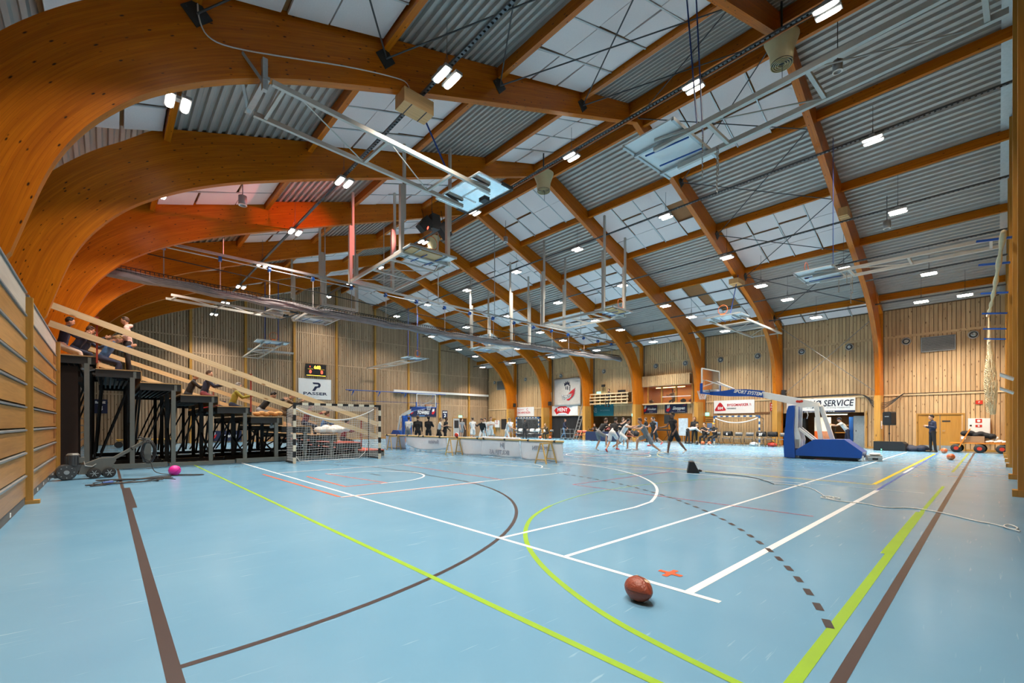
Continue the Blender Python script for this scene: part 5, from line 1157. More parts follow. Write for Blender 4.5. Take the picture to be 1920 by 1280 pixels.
REDS = mat('sign_red', (0.55, 0.012, 0.02), 0.4); DARKT = mat('sign_dark_text', (0.015, 0.018, 0.04), 0.5); GREYT = mat('sign_grey_text', (0.3, 0.31, 0.33), 0.5); SKY = mat('sign_sky_blue', (0.12, 0.32, 0.62), 0.4); TEAL = mat('sign_teal', (0.0, 0.14, 0.19), 0.45)
sign(5.35, 8.75, 2.02, 2.84, WHITESHEET, 'white MILJØ SERVICE signboard above the storage opening', [
    ('MILJØ SERVICE', 0.50, 0.60, 0.62, DARKT, 0.18, 0.010, 2.55), ('en verden renhold - en ryddig miljøtjeneste', 0.13, 0.62, 0.34, GREYT, 0.15, 0, 2.1),
    (rect, (3.4, 0.10), 0.5, 0.06, NAVY, 0, 0, 0), ('www.miljoservice.no / tlf. 33 30 00 00', 0.075, 0.5, 0.06, WHITESHEET, 0, 0.001, 1.5), (rarc, (0.30, 0.035, 20, 160), 0.115, 0.55, SKY, 0, 0, 0), (rarc, (0.30, 0.035, 200, 340), 0.115, 0.50, SKY, 0, 0, 0)])
sign(10.6, 13.2, 2.06, 2.94, WHITESHEET, 'white BYGGMAKKER signboard with red rounded triangle', [
    (poly, [(-0.34, -0.28), (0.34, -0.26), (0.36, -0.18), (0.06, 0.26), (-0.02, 0.30), (-0.10, 0.26), (-0.38, -0.18)], 0.17, 0.5, REDS, 0, 0, 0), ('BM', 0.26, 0.17, 0.40, WHITESHEET, 0, 0.008, 0.34), ('BYGGMAKKER', 0.24, 0.60, 0.62, REDS, 0, 0.006, 1.35), ('R', 0.24, 0.91, 0.62, mat('sign_pale_red', (0.6, 0.25, 0.22), 0.5), 0, 0, 0.12), ('TØNSBERG', 0.14, 0.45, 0.36, DARKT, 0, 0.001, 0.6)])
sign(25.2, 28.7, 2.10, 3.0, WHITESHEET, 'white signboard with red arched MENY emblem', [
    (poly, [(-1.0, 0.02), (-0.82, 0.22), (-0.4, 0.38), (0, 0.42), (0.4, 0.38), (0.82, 0.22), (1.0, 0.02), (0.72, -0.36), (0.4, -0.22), (0, -0.18), (-0.4, -0.22), (-0.72, -0.36)], 0.48, 0.52, REDS, 0, 0, 0), ('MENY', 0.48, 0.48, 0.60, WHITESHEET, 0, 0.014, 1.25), ('SØR-TØNSBERG', 0.14, 0.48, 0.08, SKY, 0, 0.001, 0.95)])
sign(30.7, 33.3, 2.10, 3.02, WHITESHEET, 'white signboard with small red DAG ARNE NILSEN lettering', [('MALERMESTER', 0.13, 0.28, 0.72, REDS, 0, 0, 0.85), ('DAG ARNE NILSEN', 0.26, 0.45, 0.40, REDS, 0, 0.006, 1.8), (rarc, (0.12, 0.03, 0, 360), 0.66, 0.74, REDS, 0, 0, 0)])
sign(21.45, 24.0, 2.02, 2.98, TEAL, 'dark teal DNB signboard behind the ladder', [('DNB', 0.62, 0.20, 0.48, mat('sign_pale_teal', (0.32, 0.55, 0.60), 0.5), 0, 0, 0.75), ('bank og forsikring', 0.18, 0.67, 0.5, mat('sign_pale_teal', (0.32, 0.55, 0.60), 0.5), 0, 0, 0.95)])
TOW = lambda u, k: [(poly, [(-0.10 * k, -0.02 * k), (-0.06 * k, 0.24 * k), (0.02 * k, 0.16 * k), (0.06 * k, 0.27 * k), (0.12 * k, 0.18 * k), (0.08 * k, -0.04 * k)], u, 0.55, WHITESHEET, 0, 0, 0), (poly, [(-0.16 * k, -0.2 * k), (0.0, -0.26 * k), (0.12 * k, -0.12 * k), (0.2 * k, 0.08 * k), (0.05 * k, 0.0), (-0.1 * k, -0.04 * k)], u, 0.55, REDS, 0, 0, 0)]
sign(17.5, 18.75, 2.18, 2.79, NAVY, 'small navy Kiosken signboard under the glazed gallery', TOW(0.18, 1.0) + [('Kiosken', 0.24, 0.64, 0.5, WHITESHEET, 0.3, 0.006, 0.72), ('towers', 0.08, 0.6, 0.14, WHITESHEET, 0, 0, 0.3), (poly, [(-0.1, -0.03), (0.1, 0.06), (0.08, 0.0)], 0.9, 0.85, REDS, 0, 0, 0)])
sign(15.15, 16.85, 2.17, 2.81, NAVY, 'wider navy Shoppen signboard under the glazed gallery', TOW(0.16, 1.05) + [('Shoppen', 0.32, 0.64, 0.52, WHITESHEET, 0.3, 0.01, 0.95), ('www.towersshoppen.no', 0.08, 0.75, 0.12, WHITESHEET, 0, 0, 0.6), (poly, [(-0.12, -0.04), (0.14, 0.08), (0.1, 0.0)], 0.88, 0.82, REDS, 0, 0, 0)])
# hanging tower banner
tb = thing('cloth_banner', 'large off-white cloth banner with crowned tower and red flames', 'banner', (XR - 0.10, 26.4, 4.25)); w, h = 3.15, 2.5
vs = []; fs = []
for i in range(25):
    for j in range(13): u, v = i / 24, j / 12; vs.append((-0.03 - 0.035 * math.sin(u * 14 + v * 2) * (0.3 + v) * 0.8, (u - 0.5) * w, h / 2 - v * h - 0.05 * math.sin(PI * u) * v))
for i in range(24):
    for j in range(12): a = i * 13 + j; fs.append((a, a + 1, a + 14, a + 13))
o = MB().add(vs, fs).build('cloth', mat('banner_cloth', (0.55, 0.50, 0.45), 0.8), tb, True); o.modifiers.new('t', 'SOLIDIFY').thickness = 0.006
Mb = Matrix(((0, 0, -1, -0.085), (-1, 0, 0, 0), (0, 1, 0, 0), (0, 0, 0, 1)))
b = MB()
for p in ([(-0.30, 0.62), (0.02, 0.78), (0.05, 0.70), (-0.26, 0.52)], [(0.05, 0.78), (0.42, 0.56), (0.38, 0.48), (0.05, 0.70)], [(-0.28, 0.62), (-0.36, 0.88), (-0.2, 0.76), (-0.12, 0.98), (-0.02, 0.82), (0.1, 1.02), (0.16, 0.82), (0.32, 0.92), (0.3, 0.64), (0.05, 0.78)],
          [(-0.16, 0.5), (-0.08, 0.52), (-0.04, 0.2), (-0.14, 0.22)], [(0.02, 0.52), (0.12, 0.52), (0.16, 0.18), (0.04, 0.2)], [(0.3, 0.46), (0.36, 0.46), (0.36, 0.1), (0.3, 0.12)]): poly(b, Mb, p)
b.build('crown_print', DARKT, tb)
b = MB()
for p in ([(-0.1, -0.72), (0.25, -0.8), (0.6, -0.5), (1.0, -0.1), (0.62, -0.28), (0.55, -0.42), (0.3, -0.6)], [(0.15, -0.2), (0.6, 0.1), (1.05, 0.32), (0.85, 0.08), (0.5, -0.12)], [(0.3, -0.3), (0.7, -0.05), (1.05, 0.1), (0.8, -0.15)]): poly(b, Mb @ Matrix.Translation((0, 0, 0.002)), p)
b.build('flame_print', REDS, tb)
b = MB(); text_mesh('Towers', 0.55, b, Mb @ Matrix.Translation((-0.08, -0.40, 0.006)) @ Matrix.Rotation(0.16, 4, 'Z'), shear=0.25, bold=0.02, width=1.15); b.build('banner_lettering', DARKT, tb)
b = MB(); text_mesh('Towers', 0.55, b, Mb @ Matrix.Translation((-0.08, -0.40, 0.012)) @ Matrix.Rotation(0.16, 4, 'Z'), shear=0.25, bold=0.0, width=1.08); b.build('banner_lettering', WHITESHEET, tb)

# rooms behind the openings -----------------------------------------
def room(name, y0, y1, z0_, z1_, dep, m, lab, fm=None):
    x0, x1 = XR + 0.12, XR + 0.12 + dep; mb = MB()
    mb.b2(x1, x1 + 0.05, y0 - .05, y1 + .05, z0_, z1_).b2(x0, x1, y0 - 0.05, y0, z0_, z1_).b2(x0, x1, y1, y1 + 0.05, z0_, z1_).b2(x0, x1, y0, y1, z1_, z1_ + 0.05)
    if z0_ > 0.1 or fm: mb.b2(x0, x1, y0, y1, z0_ - 0.05, z0_ + 0.002)
    return tag(mb.build(name, m), lab, kind='structure')
BROWN = wood('brown_panel', (0.16, 0.07, 0.025), (0.24, 0.11, 0.04), (0.1, 0.04, 0.01), kn=0, rough=0.5)
room('wall_storage', 4.9, 9.25, 0, 2.3, 3.0, BROWN, 'brown storage room behind the mobile basket')
room('wall_kiosk', 14.75, 19.0, 0, 2.5, 2.6, DOORW, 'orange lit kiosk room behind the court')
room('wall_gallery', 14.75, 19.3, 2.9, 4.3, 2.2, DOORW, 'orange lit glazed gallery room above the kiosk')
room('wall_hall_door', 19.7, 24.1, 0, 2.3, 1.6, BROWN, 'brown recess under the wooden balcony')
room('wall_balcony', 19.7, 23.7, 2.9, 4.1, 1.5, PINE, 'pale recess behind the wooden balcony')
BLKR = mat('black_curtain', (0.02, 0.02, 0.022), 0.85)
for k, (a, b_) in enumerate(((24.75, 29.15), (29.75, 34.15))): 
    o = MB()
    n = 26; vs = []; fs = []
    for i in range(n * 4 + 1):
        y = a + (b_ - a) * i / (n * 4); x = XR + 0.08 + 0.03 * math.sin(i * PI / 2); vs += [(x, y, 0.02), (x, y, 2.05)]
    fs = [(2 * i, 2 * i + 2, 2 * i + 3, 2 * i + 1) for i in range(n * 4)]
    o = o.add(vs, fs).build('black_curtain', BLKR); tag(o, 'pleated black curtain filling the opening under the %s signboard' % ('MENY', 'DAG ARNE NILSEN')[k], 'curtain', 'black opening curtains')
MB().b2(XR + 0.02, XR + 0.05, 34.75, 35.7, 0.75, 1.85).build('window_1', mat('dark_pane', (0.03, 0.03, 0.035), 0.1)); tag(bpy.data.objects['window_1'], 'dark hatch window near the far corner', kind='structure')
def arealamp(name, lb, loc, size, energy, col):
    t = thing(name, lb, 'lamp', loc)
    MB().b2(-0.06, 0.06, -size / 2, size / 2, 0.0, 0.05).build('housing', WHITEP, t); MB().b2(-0.045, 0.045, -size / 2 + 0.03, size / 2 - 0.03, -0.03, 0.0).build('tube', mat('tube_glow_%s' % name, (1, 1, 1), 0.4, emit=col, est=9.0), t)
    l = bpy.data.lights.new(name, 'AREA'); l.shape = 'RECTANGLE'; l.size = 0.09; l.size_y = size; l.energy = energy; l.color = col
    o = bpy.data.objects.new(name + '_light', l); COL.objects.link(o); o.parent = t; o.location = (0, 0, -0.04)
    return t
arealamp('tube_lamp', 'glowing fluorescent tube in the storage opening', (XR + 0.35, 6.35, 1.90), 1.15, 45, (1, 0.72, 0.38))
arealamp('ceiling_strip', 'warm strip lamp inside the kiosk room', (XR + 1.2, 16.9, 2.40), 1.6, 55, (1, 0.62, 0.28)); arealamp('gallery_strip', 'warm strip lamp inside the glazed gallery', (XR + 1.0, 17.0, 4.18), 2.4, 60, (1, 0.60, 0.24))
# glazed gallery front: sill, mullions, panes
gf = thing('glazed_gallery', 'timber framed glazed gallery front with projecting board fascia', 'gallery', (XR - 0.05, 0, 0))
MB().b2(-0.35, 0.0, 14.7, 19.35, 2.80, 2.90).build('sill_shelf', RAIL, gf)
for y in (14.72, 15.95, 17.1, 18.25, 19.28): MB().b2(-0.06, 0.04, y - 0.05, y + 0.05, 2.9, 4.2).build('mullion', POST, gf)
for a, b_ in ((14.77, 15.9), (16.0, 17.05), (17.15, 18.2), (18.3, 19.23)): MB().b2(0.0, 0.008, a, b_, 2.92, 4.18).build('pane', mat('gallery_pane', (0.95, 0.95, 0.93), 0.05, 0, 0.01, trans=0.96), gf)
for k in range(28): 
    y = 14.75 + k * 0.165; MB().b2(-0.40, -0.37, y, y + 0.15, 4.22, 4.98).build('fascia_board', PINE, gf)
MB().b2(-0.36, 0.0, 14.7, 19.35, 4.2, 4.25).b2(-0.36, 0.0, 14.7, 19.35, 4.95, 5.0).build('fascia_frame', RAIL, gf)
MB().b2(-0.14, -0.1, 14.8, 17.0, 3.35, 3.40).build('white_rail', WHITEP, gf)
for y, z, lb in ((18.2, 2.92, 'black speaker box standing in the gallery window'), (15.6, 2.92, 'dark bag lying in the gallery window'), (14.95, 2.92, 'red bag lying in the gallery window corner')):
    t = thing('speaker_box' if 'speaker' in lb else 'travel_bag', lb, 'speaker' if 'speaker' in lb else 'bag', (XR + 0.3, y, z)); MB().ell((0, 0, 0.14), (0.16, 0.22, 0.14), 12, 8).build('body', REDP if 'red' in lb else BLACKP, t, True); MB().tube([(0, -0.1, 0.25), (0, 0, 0.34), (0, 0.1, 0.25)], 0.012, 6).build('handle', BLACKP, t)
# balcony
bc = thing('balcony', 'wooden slatted balcony above the teal signboard', 'balcony', (XR - 0.05, 0, 0))
MB().b2(-0.7, 0.0, 19.62, 23.95, 2.98, 3.08).build('deck', RAIL, bc)
for z in (3.30, 3.55, 3.82): MB().b2(-0.70, -0.66, 19.6, 23.95, z - 0.05, z + 0.05).build('rail', RAIL, bc)
for k in range(9): MB().b2(-0.66, -0.60, 19.7 + k * 0.52, 19.76 + k * 0.52, 2.9, 3.85).build('baluster', RAIL, bc)
ldr = thing('ladder', 'aluminium ladder leaning against the balcony end', 'ladder', (0, 0, 0))
for s in (-0.18, 0.18): MB().bar((29.7, 24.5 + s, 0.0), (30.35, 23.9 + s, 3.15), 0.04, 0.07).build('stile', STEEL, ldr)
for k in range(10): f = (k + 1) / 11; MB().bar((29.7 + 0.65 * f, 24.32 - 0.6 * f, 3.15 * f), (29.7 + 0.65 * f, 24.68 - 0.6 * f, 3.15 * f), 0.03, 0.03).build('rung', STEEL, ldr)
# storage room contents
t = thing('roll_up_banner', 'roll-up banner with orange lower half in the storage opening', 'banner', (XR + 0.9, 7.1, 0)); MB().b2(-0.01, 0.01, -0.42, 0.42, 0.9, 1.75).build('white_half', WHITESHEET, t); MB().b2(-0.01, 0.01, -0.42, 0.05 + 0.37, 0.08, 0.9).build('orange_half', ORANGEP, t); MB().b2(-0.013, -0.011, -0.42, 0.0, 0.1, 0.9).build('photo_print', mat('skin_print', (0.45, 0.2, 0.12), 0.6, 0, 0.5, 5), t); MB().b2(-0.1, 0.1, -0.45, 0.45, 0, 0.08).build('foot', STEEL, t)
t = thing('steel_locker', 'grey steel locker at the edge of the storage opening', 'locker', (XR + 0.6, 5.25, 0)); MB().b2(-0.25, 0.25, -0.25, 0.25, 0, 1.8).build('body', STEEL, t); MB().b2(-0.262, -0.25, -0.22, 0.22, 0.05, 1.75).build('door', STEEL, t); MB().b2(-0.27, -0.262, 0.12, 0.15, 0.9, 1.0).build('handle', BLACKP, t)
t = thing('trolley_rack', 'dark wire rack inside the storage room', 'rack', (XR + 1.6, 6.1, 0))
for s in (-0.5, 0.5): MB().b2(-0.03, 0.03, s - 0.03, s + 0.03, 0, 1.5).build('upright', BLACKST, t)
for z in (0.3, 0.8, 1.25): MB().b2(-0.25, 0.25, -0.5, 0.5, z, z + 0.04).build('shelf', POST, t)
t = thing('metal_cabinet', 'tall dark cabinet in the storage room', 'cabinet', (XR + 1.2, 8.5, 0)); MB().b2(-0.3, 0.3, -0.5, 0.5, 0, 1.7).build('body', BLACKST, t); MB().b2(-0.31, -0.3, -0.48, -0.01, 0.05, 1.65).build('door', DARKST, t); MB().b2(-0.31, -0.3, 0.01, 0.48, 0.05, 1.65).build('door', DARKST, t)
bl = MB().b2(XR + 0.55, XR + 0.58, 5.55, 5.75, 0.1, 1.75).build('blue_sheet', BLUEP); tag(bl, 'narrow blue panel standing beside the grey locker', 'panel')
MB().b2(XR - 0.06, XR + 0.02, 4.82, 4.9, 0, 2.06).build('trim_1', POST); MB().b2(XR - 0.06, XR + 0.02, 9.25, 9.33, 0, 2.06).build('trim_2', POST); MB().b2(XR - 0.06, XR + 0.02, 9.7, 13.0, 1.98, 2.1).build('trim_3', BROWN)
for k in (1, 2, 3): tag(bpy.data.objects['trim_%d' % k], kind='structure')
sk = MB().b2(XR - 0.07, XR, YN, 1.0, 0, 0.1).b2(XR - 0.07, XR, 2.85, 4.8, 0, 0.1).b2(XR - 0.07, XR, 9.4, 13.0, 0, 0.1).build('baseboard_right', POST); tag(sk, 'orange timber skirting along the long wall', kind='structure')
# exit signs
EX = mat('exit_green', (0.0, 0.35, 0.22), 0.4, emit=(0.25, 1.0, 0.75), est=2.5)
def exitsign(loc, lb, rz=0):
    t = thing('exit_sign', lb, 'exit sign', loc, rz, 'green exit signs'); MB().b2(-0.03, 0.0, -0.2, 0.2, -0.1, 0.1).build('box', EX, t)
    b = MB(); M = Matrix(((0, 0, -1, -0.032), (-1, 0, 0, 0), (0, 1, 0, 0), (0, 0, 0, 1))); poly(b, M @ Matrix.Translation((0.06, 0, 0)), [(-0.1, 0.03), (0.02, 0.03), (0.02, 0.07), (0.1, 0), (0.02, -0.07), (0.02, -0.03), (-0.1, -0.03)]); rect(b, M @ Matrix.Translation((-0.12, 0, 0)), (0.06, 0.14)); b.build('symbol', WHITESHEET, t)
exitsign((XR - 0.05, 13.75, 2.02), 'green exit sign above the single door by the wall goal'); exitsign((XR - 0.05, 19.5, 2.05), 'green exit sign below the balcony'); exitsign((27.3, YF - 0.06, 2.1), 'green exit sign above the far gable door', R(90)); exitsign((XR - 0.5, 22.6, 3.95), 'tiny green exit sign on the balcony rail')
# cable bundle over the storage opening
cb = MB()
for k in range(4): cb.tube(smooth([(XR - 0.09, 9.0, 2.92 + 0.01 * k), (XR - 0.1, 7.5, 2.95 + 0.012 * k), (XR - 0.1, 5.6, 2.98 + 0.02 * k), (XR - 0.12, 4.9, 2.98), (XR - 0.9, 4.35, 2.45 - 0.12 * k), (XR - 1.2, 4.05, 2.42 - 0.1 * k), (XR - 0.6, 3.8, 2.5 - 0.06 * k), (XR - 0.1, 3.3, 2.95)], 2), 0.018, 6)
tag(cb.build('cable_bundle', CAB, None, True), 'black cables looping over the leg of the nearest arch', 'cable')
cw = MB().tube([(XR - 0.085, 3.3, 2.94), (XR - 0.085, 0.0, 2.95)], 0.015, 6).build('ledge_cable', CAB); tag(cw, 'thin cable along the wall ledge above the double door', 'cable')
pp = thing('paper_notice', 'white paper notice on the nearest arch leg block', 'notice', (29.72, 4.05, 1.3)); MB().b2(-0.005, 0.3, -0.01, 0.0, -0.2, 0.2).build('sheet', WHITESHEET, pp); MB().b2(0.05, 0.2, -0.012, -0.01, -0.15, -0.05).build('red_mark', REDP, pp)
for k, y in enumerate((28.1, 23.3, 33.0, 8.75)): 
    o = thing('arch_speaker', 'small dark loudspeaker at the foot of the %s arch' % ('sixth', 'fifth', 'farthest', 'second')[k], 'speaker', (30.5, y, 3.05), 0, 'small arch loudspeakers'); MB().b2(-0.14, 0.14, -0.1, 0.1, 0, 0.36).build('cabinet', DARKST, o); MB().b2(-0.12, 0.12, -0.105, -0.1, 0.02, 0.34).build('grille', BLACKP, o)

# things standing at the long wall ------------------------------------
ps = thing('pa_speaker', 'black loudspeaker on a pole beside the double door', 'speaker', (29.2, 3.65, 1.28), R(-30)); MB().prism([(-0.17, 0), (0.17, 0), (0.21, 0.06), (0.21, 0.62), (0.17, 0.68), (-0.17, 0.68), (-0.21, 0.62), (-0.21, 0.06)], lambda p: (-0.16, p[0], p[1]), lambda p: (0.16, p[0], p[1])).build('cabinet', BLACKP, ps); MB().b2(-0.167, -0.16, -0.17, 0.17, 0.08, 0.6).build('grille', mat('speaker_grille', (0.025, 0.025, 0.027), 0.35, 0.3), ps); MB().b2(-0.17, -0.166, -0.1, 0.1, 0.42, 0.46).build('badge', STEEL, ps)
MB().tube([(0, 0, -0.83), (0, 0, 0.02)], 0.02, 8).tube([(0, 0, -0.45), (0, 0, -0.38)], 0.035, 8).build('pole', BLACKST, ps)
sb = thing('subwoofer', 'low black bass cabinet carrying the speaker pole', 'speaker', (29.2, 3.6, 0), R(-6)); MB().prism([(-0.62, 0), (0.62, 0), (0.62, 0.36), (0.5, 0.46), (-0.62, 0.46)], lambda p: (-0.3, -p[0], p[1]), lambda p: (0.3, -p[0], p[1])).build('cabinet', BLACKP, sb); MB().b2(-0.306, -0.3, -0.55, 0.55, 0.05, 0.4).build('grille', mat('speaker_grille', (0.025, 0.025, 0.027), 0.35, 0.3), sb); MB().ell((-0.31, 0.3, 0.06), (0.01, 0.02, 0.02), 8, 6).build('power_led', mat('green_led', (0, 0.5, 0.2), 0.4, emit=(0.1, 1, 0.4), est=8), sb)
cl = MB()
for k in range(7): cl.ell((29.4 + 0.15 * math.sin(k * 2.1), 2.78 - 0.12 * k + 0.25, 0.12 + 0.05 * math.sin(k * 1.7)), (0.3, 0.24, 0.13 + 0.02 * (k % 3)), 12, 7)
o = cl.build('dark_jacket', mat('navy_cloth', (0.02, 0.025, 0.045), 0.85, 0, 0.3), None, True); rm = o.modifiers.new('fuse', 'REMESH'); rm.mode = 'VOXEL'; rm.voxel_size = 0.035; tag(o, 'dark jacket dropped on the floor beside the bass cabinet', 'jacket')
# hand cart
hc = thing('hand_cart', 'orange flat hand cart with rubber wheels by the hose cabinet', 'cart', (30.1, 0.55, 0), R(-4))
MB().b2(-0.35, 0.35, -0.95, 0.95, 0.42, 0.47).build('platform', ORANGEP if False else mat('cart_orange', (0.65, 0.22, 0.02), 0.5), hc)
for y in (-0.75, -0.05, 0.72):
    for s in (-1, 1):
        MB().lathe([(0.0, -0.05), (0.09, -0.05), (0.19, -0.045), (0.2, 0), (0.19, 0.045), (0.09, 0.05), (0, 0.05)], 22, (s * 0.32, y, 0.2), (1, 0, 0)).build('tyre', RUBBER, hc, True); MB().lathe([(0.0, -0.055), (0.09, -0.055)], 14, (s * 0.32, y, 0.2), (-1, 0, 0)).build('hub', REDP, hc); MB().lathe([(0.0, -0.056), (0.085, -0.056), (0.085, 0.056), (0, 0.056)], 14, (s * 0.32, y, 0.2), (1, 0, 0)).build('hub', REDP, hc)
    MB().b2(-0.3, 0.3, y - 0.03, y + 0.03, 0.18, 0.42).build('axle', mat('cart_orange', (0.65, 0.22, 0.02), 0.5), hc)
MB().bar((-0.38, 0.62, 0.25), (-0.38, 0.25, 1.12), 0.05, 0.05).build('drawbar', mat('cart_orange', (0.65, 0.22, 0.02), 0.5), hc)
t = thing('cardboard_box', 'brown cardboard box on the hand cart', 'box', (30.05, 0.75, 0.475), R(-4)); MB().b2(-0.25, 0.25, -0.4, 0.4, 0, 0.3).build('body', mat('cardboard', (0.36, 0.20, 0.10), 0.8), t); MB().b2(-0.253, -0.25, 0.2, 0.36, 0.15, 0.28).build('label', WHITESHEET, t)
cl = MB()
for k in range(6): cl.ell((30.05, 1.0 - 0.17 * k + 0.0, 0.90 + 0.05 * math.sin(k * 2.4) - 0.02 * k), (0.26, 0.17, 0.13), 12, 7)
o = cl.build('black_coat', mat('black_cloth', (0.012, 0.012, 0.014), 0.9, 0, 0.3), None, True); rm = o.modifiers.new('fuse', 'REMESH'); rm.mode = 'VOXEL'; rm.voxel_size = 0.035; tag(o, 'black coat heaped on the cardboard box', 'coat')
cl = MB()
for k in range(5): cl.ell((30.0, 0.28 - 0.13 * k, 0.52 + 0.02 * (k % 2)), (0.2, 0.13, 0.06 + 0.02 * (k % 2)), 10, 6)
cl.tube([(30.0, 0.1, 0.5), (30.0, -0.05, 0.75)], 0.04, 8)
o = cl.build('white_bag', CLOTHW, None, True); tag(o, 'crumpled white plastic bags on the hand cart', 'bag')
# wall goal
goal('blue and white handball goal with beige net against the long wall', (30.0, 11.35, 0), R(-90), mat('goal_blue', (0.02, 0.09, 0.25), 0.4), CREAM, 2.7, 1.8, 0.8, 0.11, False, mat('tan_net', (0.5, 0.36, 0.2), 0.8), 0.006, frame=STEEL)
hr = MB().tube([(29.95 + 0.0, 10.05 + 2.6 * k / 20, 1.72 - 0.30 * (1 - (2 * k / 20 - 1) ** 2)) for k in range(21)], 0.035, 6).build('goal_head_net', CLOTHW, None, True); tag(hr, 'white drooping head rope inside the long wall goal', 'rope')
goal('small goal with grey net before the black curtains', (30.0, 30.6, 0), R(-90), mat('goal_blue', (0.02, 0.09, 0.25), 0.4), CREAM, 3.0, 1.9, 0.9, 0.13, False, mat('grey_net', (0.35, 0.35, 0.36), 0.8), 0.008, frame=STEEL)

# ------------------------------------------------------------------ gable wall fittings
def signF(x0, x1, z0_, z1_, m, lb, items, name='sponsor_sign', cat='sign', dep=0.04, yoff=0.03, part='panel'):
    t = thing(name, lb, cat, ((x0 + x1) / 2, YF - yoff, (z0_ + z1_) / 2)); w, h = x1 - x0, z1_ - z0_
    MB().b2(-w / 2, w / 2, -dep, 0, -h / 2, h / 2).build(part, m, t)
    for k, (s, sz, u, v, mm, sh, bo, wd) in enumerate(items):
        b = MB(); M = Matrix(((1, 0, 0, -w / 2 + u * w), (0, 0, -1, -dep - 0.004 - 0.0015 * k), (0, 1, 0, -h / 2 + v * h), (0, 0, 0, 1)))
        if callable(s): s(b, M, sz)
        else: text_mesh(s, sz, b, M, shear=sh, bold=bo, width=wd, depth=0.003)
        b.build('lettering' if not callable(s) else 'emblem', mm, t)
    return t
LEDR = mat('led_red', (0.6, 0.02, 0.01), 0.4, emit=(1.0, 0.06, 0.03), est=5.0); LEDY = mat('led_amber', (0.6, 0.3, 0.01), 0.4, emit=(1.0, 0.55, 0.05), est=4.0)
signF(11.9, 13.52, 5.26, 6.22, BLACKP, 'black scoreboard with amber clock and two red zeros', [
    ('6:03', 0.36, 0.56, 0.74, LEDY, 0, 0.012, 0.52), ('0', 0.36, 0.22, 0.34, LEDR, 0, 0.014, 0.17), ('0', 0.36, 0.78, 0.34, LEDR, 0, 0.014, 0.17),
    ('HJEMME', 0.12, 0.22, 0.58, mat('led_dim', (0.3, 0.2, 0.02), 0.4, emit=(0.7, 0.5, 0.05), est=0.6), 0, 0, 0.42), ('GJESTER', 0.12, 0.78, 0.58, mat('led_dim', (0.3, 0.2, 0.02), 0.4), 0, 0, 0.42), (rect, (1.5, 0.03), 0.5, 0.05, LEDY, 0, 0, 0), (rect, (0.05, 0.10), 0.2, 0.78, LEDR, 0, 0, 0)], 'scoreboard', 'scoreboard', 0.1, 0.08, 'case')
signF(11.38, 13.96, 3.36, 5.04, WHITESHEET, 'white PASSER signboard with dark P emblem below the scoreboard', [
    (poly, [(-0.22, 0.34), (0.28, 0.34), (0.42, 0.24), (0.44, 0.08), (0.36, -0.06), (0.14, -0.10), (-0.02, -0.36), (-0.24, -0.36), (-0.02, 0.02), (0.20, 0.04), (0.26, 0.12), (0.20, 0.20), (-0.14, 0.20)], 0.5, 0.62, NAVY, 0, 0, 0),
    ('PASSER', 0.32, 0.5, 0.27, NAVY, 0, 0.006, 1.9), ('byggmester', 0.1, 0.5, 0.12, mat('sign_faint', (0.6, 0.6, 0.6), 0.5), 0, 0, 0.7)])
signF(21.3, 24.35, 2.05, 3.0, NAVY, 'navy TNT TOWERS signboard behind the far mobile basket', [('TNT', 0.42, 0.44, 0.78, WHITESHEET, 0.3, 0.014, 0.8), ('TOWERS', 0.44, 0.5, 0.40, WHITESHEET, 0.3, 0.016, 1.35), (rect, (0.7, 0.06), 0.45, 0.08, SKY, 0, 0, 0)] + TOW(0.88, 1.2) + TOW(0.1, 1.2))
for x0, x1, z0_, z1_, s, lb in ((25.08, 25.68, 1.88, 2.70, '2', 'navy BANE 2 sign by the gable door'), (-0.62, 0.05, 2.0, 2.88, '3', 'navy BANE 3 sign seen below the grandstand')):
    signF(x0, x1, z0_, z1_, NAVY, lb, [('BANE', 0.2, 0.5, 0.78, WHITESHEET, 0, 0.008, 0.48), (s, 0.46, 0.5, 0.36, WHITESHEET, 0, 0.016, 0.24)])
signF(5.4, 7.4, 0.1, 0.85, NAVY, 'navy banner at the foot of the gable wall behind the grandstand', TOW(0.12, 1.1) + [('towers', 0.4, 0.6, 0.5, WHITESHEET, 0.3, 0.01, 1.0)])
signF(4.9, 6.4, 2.3, 3.0, NAVY, 'navy sign behind the spectators on the grandstand', TOW(0.2, 1.0))
t = thing('net_winch_bar', 'blue steel bar with brackets along the gable wall', 'bar', (15.0, 37.3, 4.25)); MB().tube([(0, 0, 0), (10.1, 0, 0)], 0.035, 8).build('bar', BLUEP, t)
MB().tube([(0.5, 0.1, -0.9), (9.5, 0.1, -0.9)], 0.012, 6).build('net_wire', BLUEP, t)
for x in (0.6, 3.0, 5.6, 8.6): MB().bar((x, 0, 0), (x - 0.1, 0.55, -0.05), 0.06, 0.06).bar((x + 0.1, 0, -0.05), (x - 0.1, 0, -0.45), 0.09, 0.09, w1=0.03, h1=0.03).build('bracket', BLUEP, t)
t = thing('white_beam', 'long white boxed rail high on the gable wall corner', 'rail', (19.6, YF - 0.25, 4.32)); MB().b2(0, 11.3, -0.08, 0.08, 0, 0.2).build('rail', WHITEP, t)
for x in (1.6, 5.1, 8.8): MB().b2(x - 0.05, x + 0.05, 0.0, 0.2, 0.03, 0.15).build('bracket', STEEL, t)
t = thing('steel_channel', 'grey steel channel across the gable wall posts', 'channel', (7.76, YF - 0.22, 6.85)); MB().b2(0, 3.2, -0.05, 0.05, 0, 0.16).build('channel', STEEL, t)
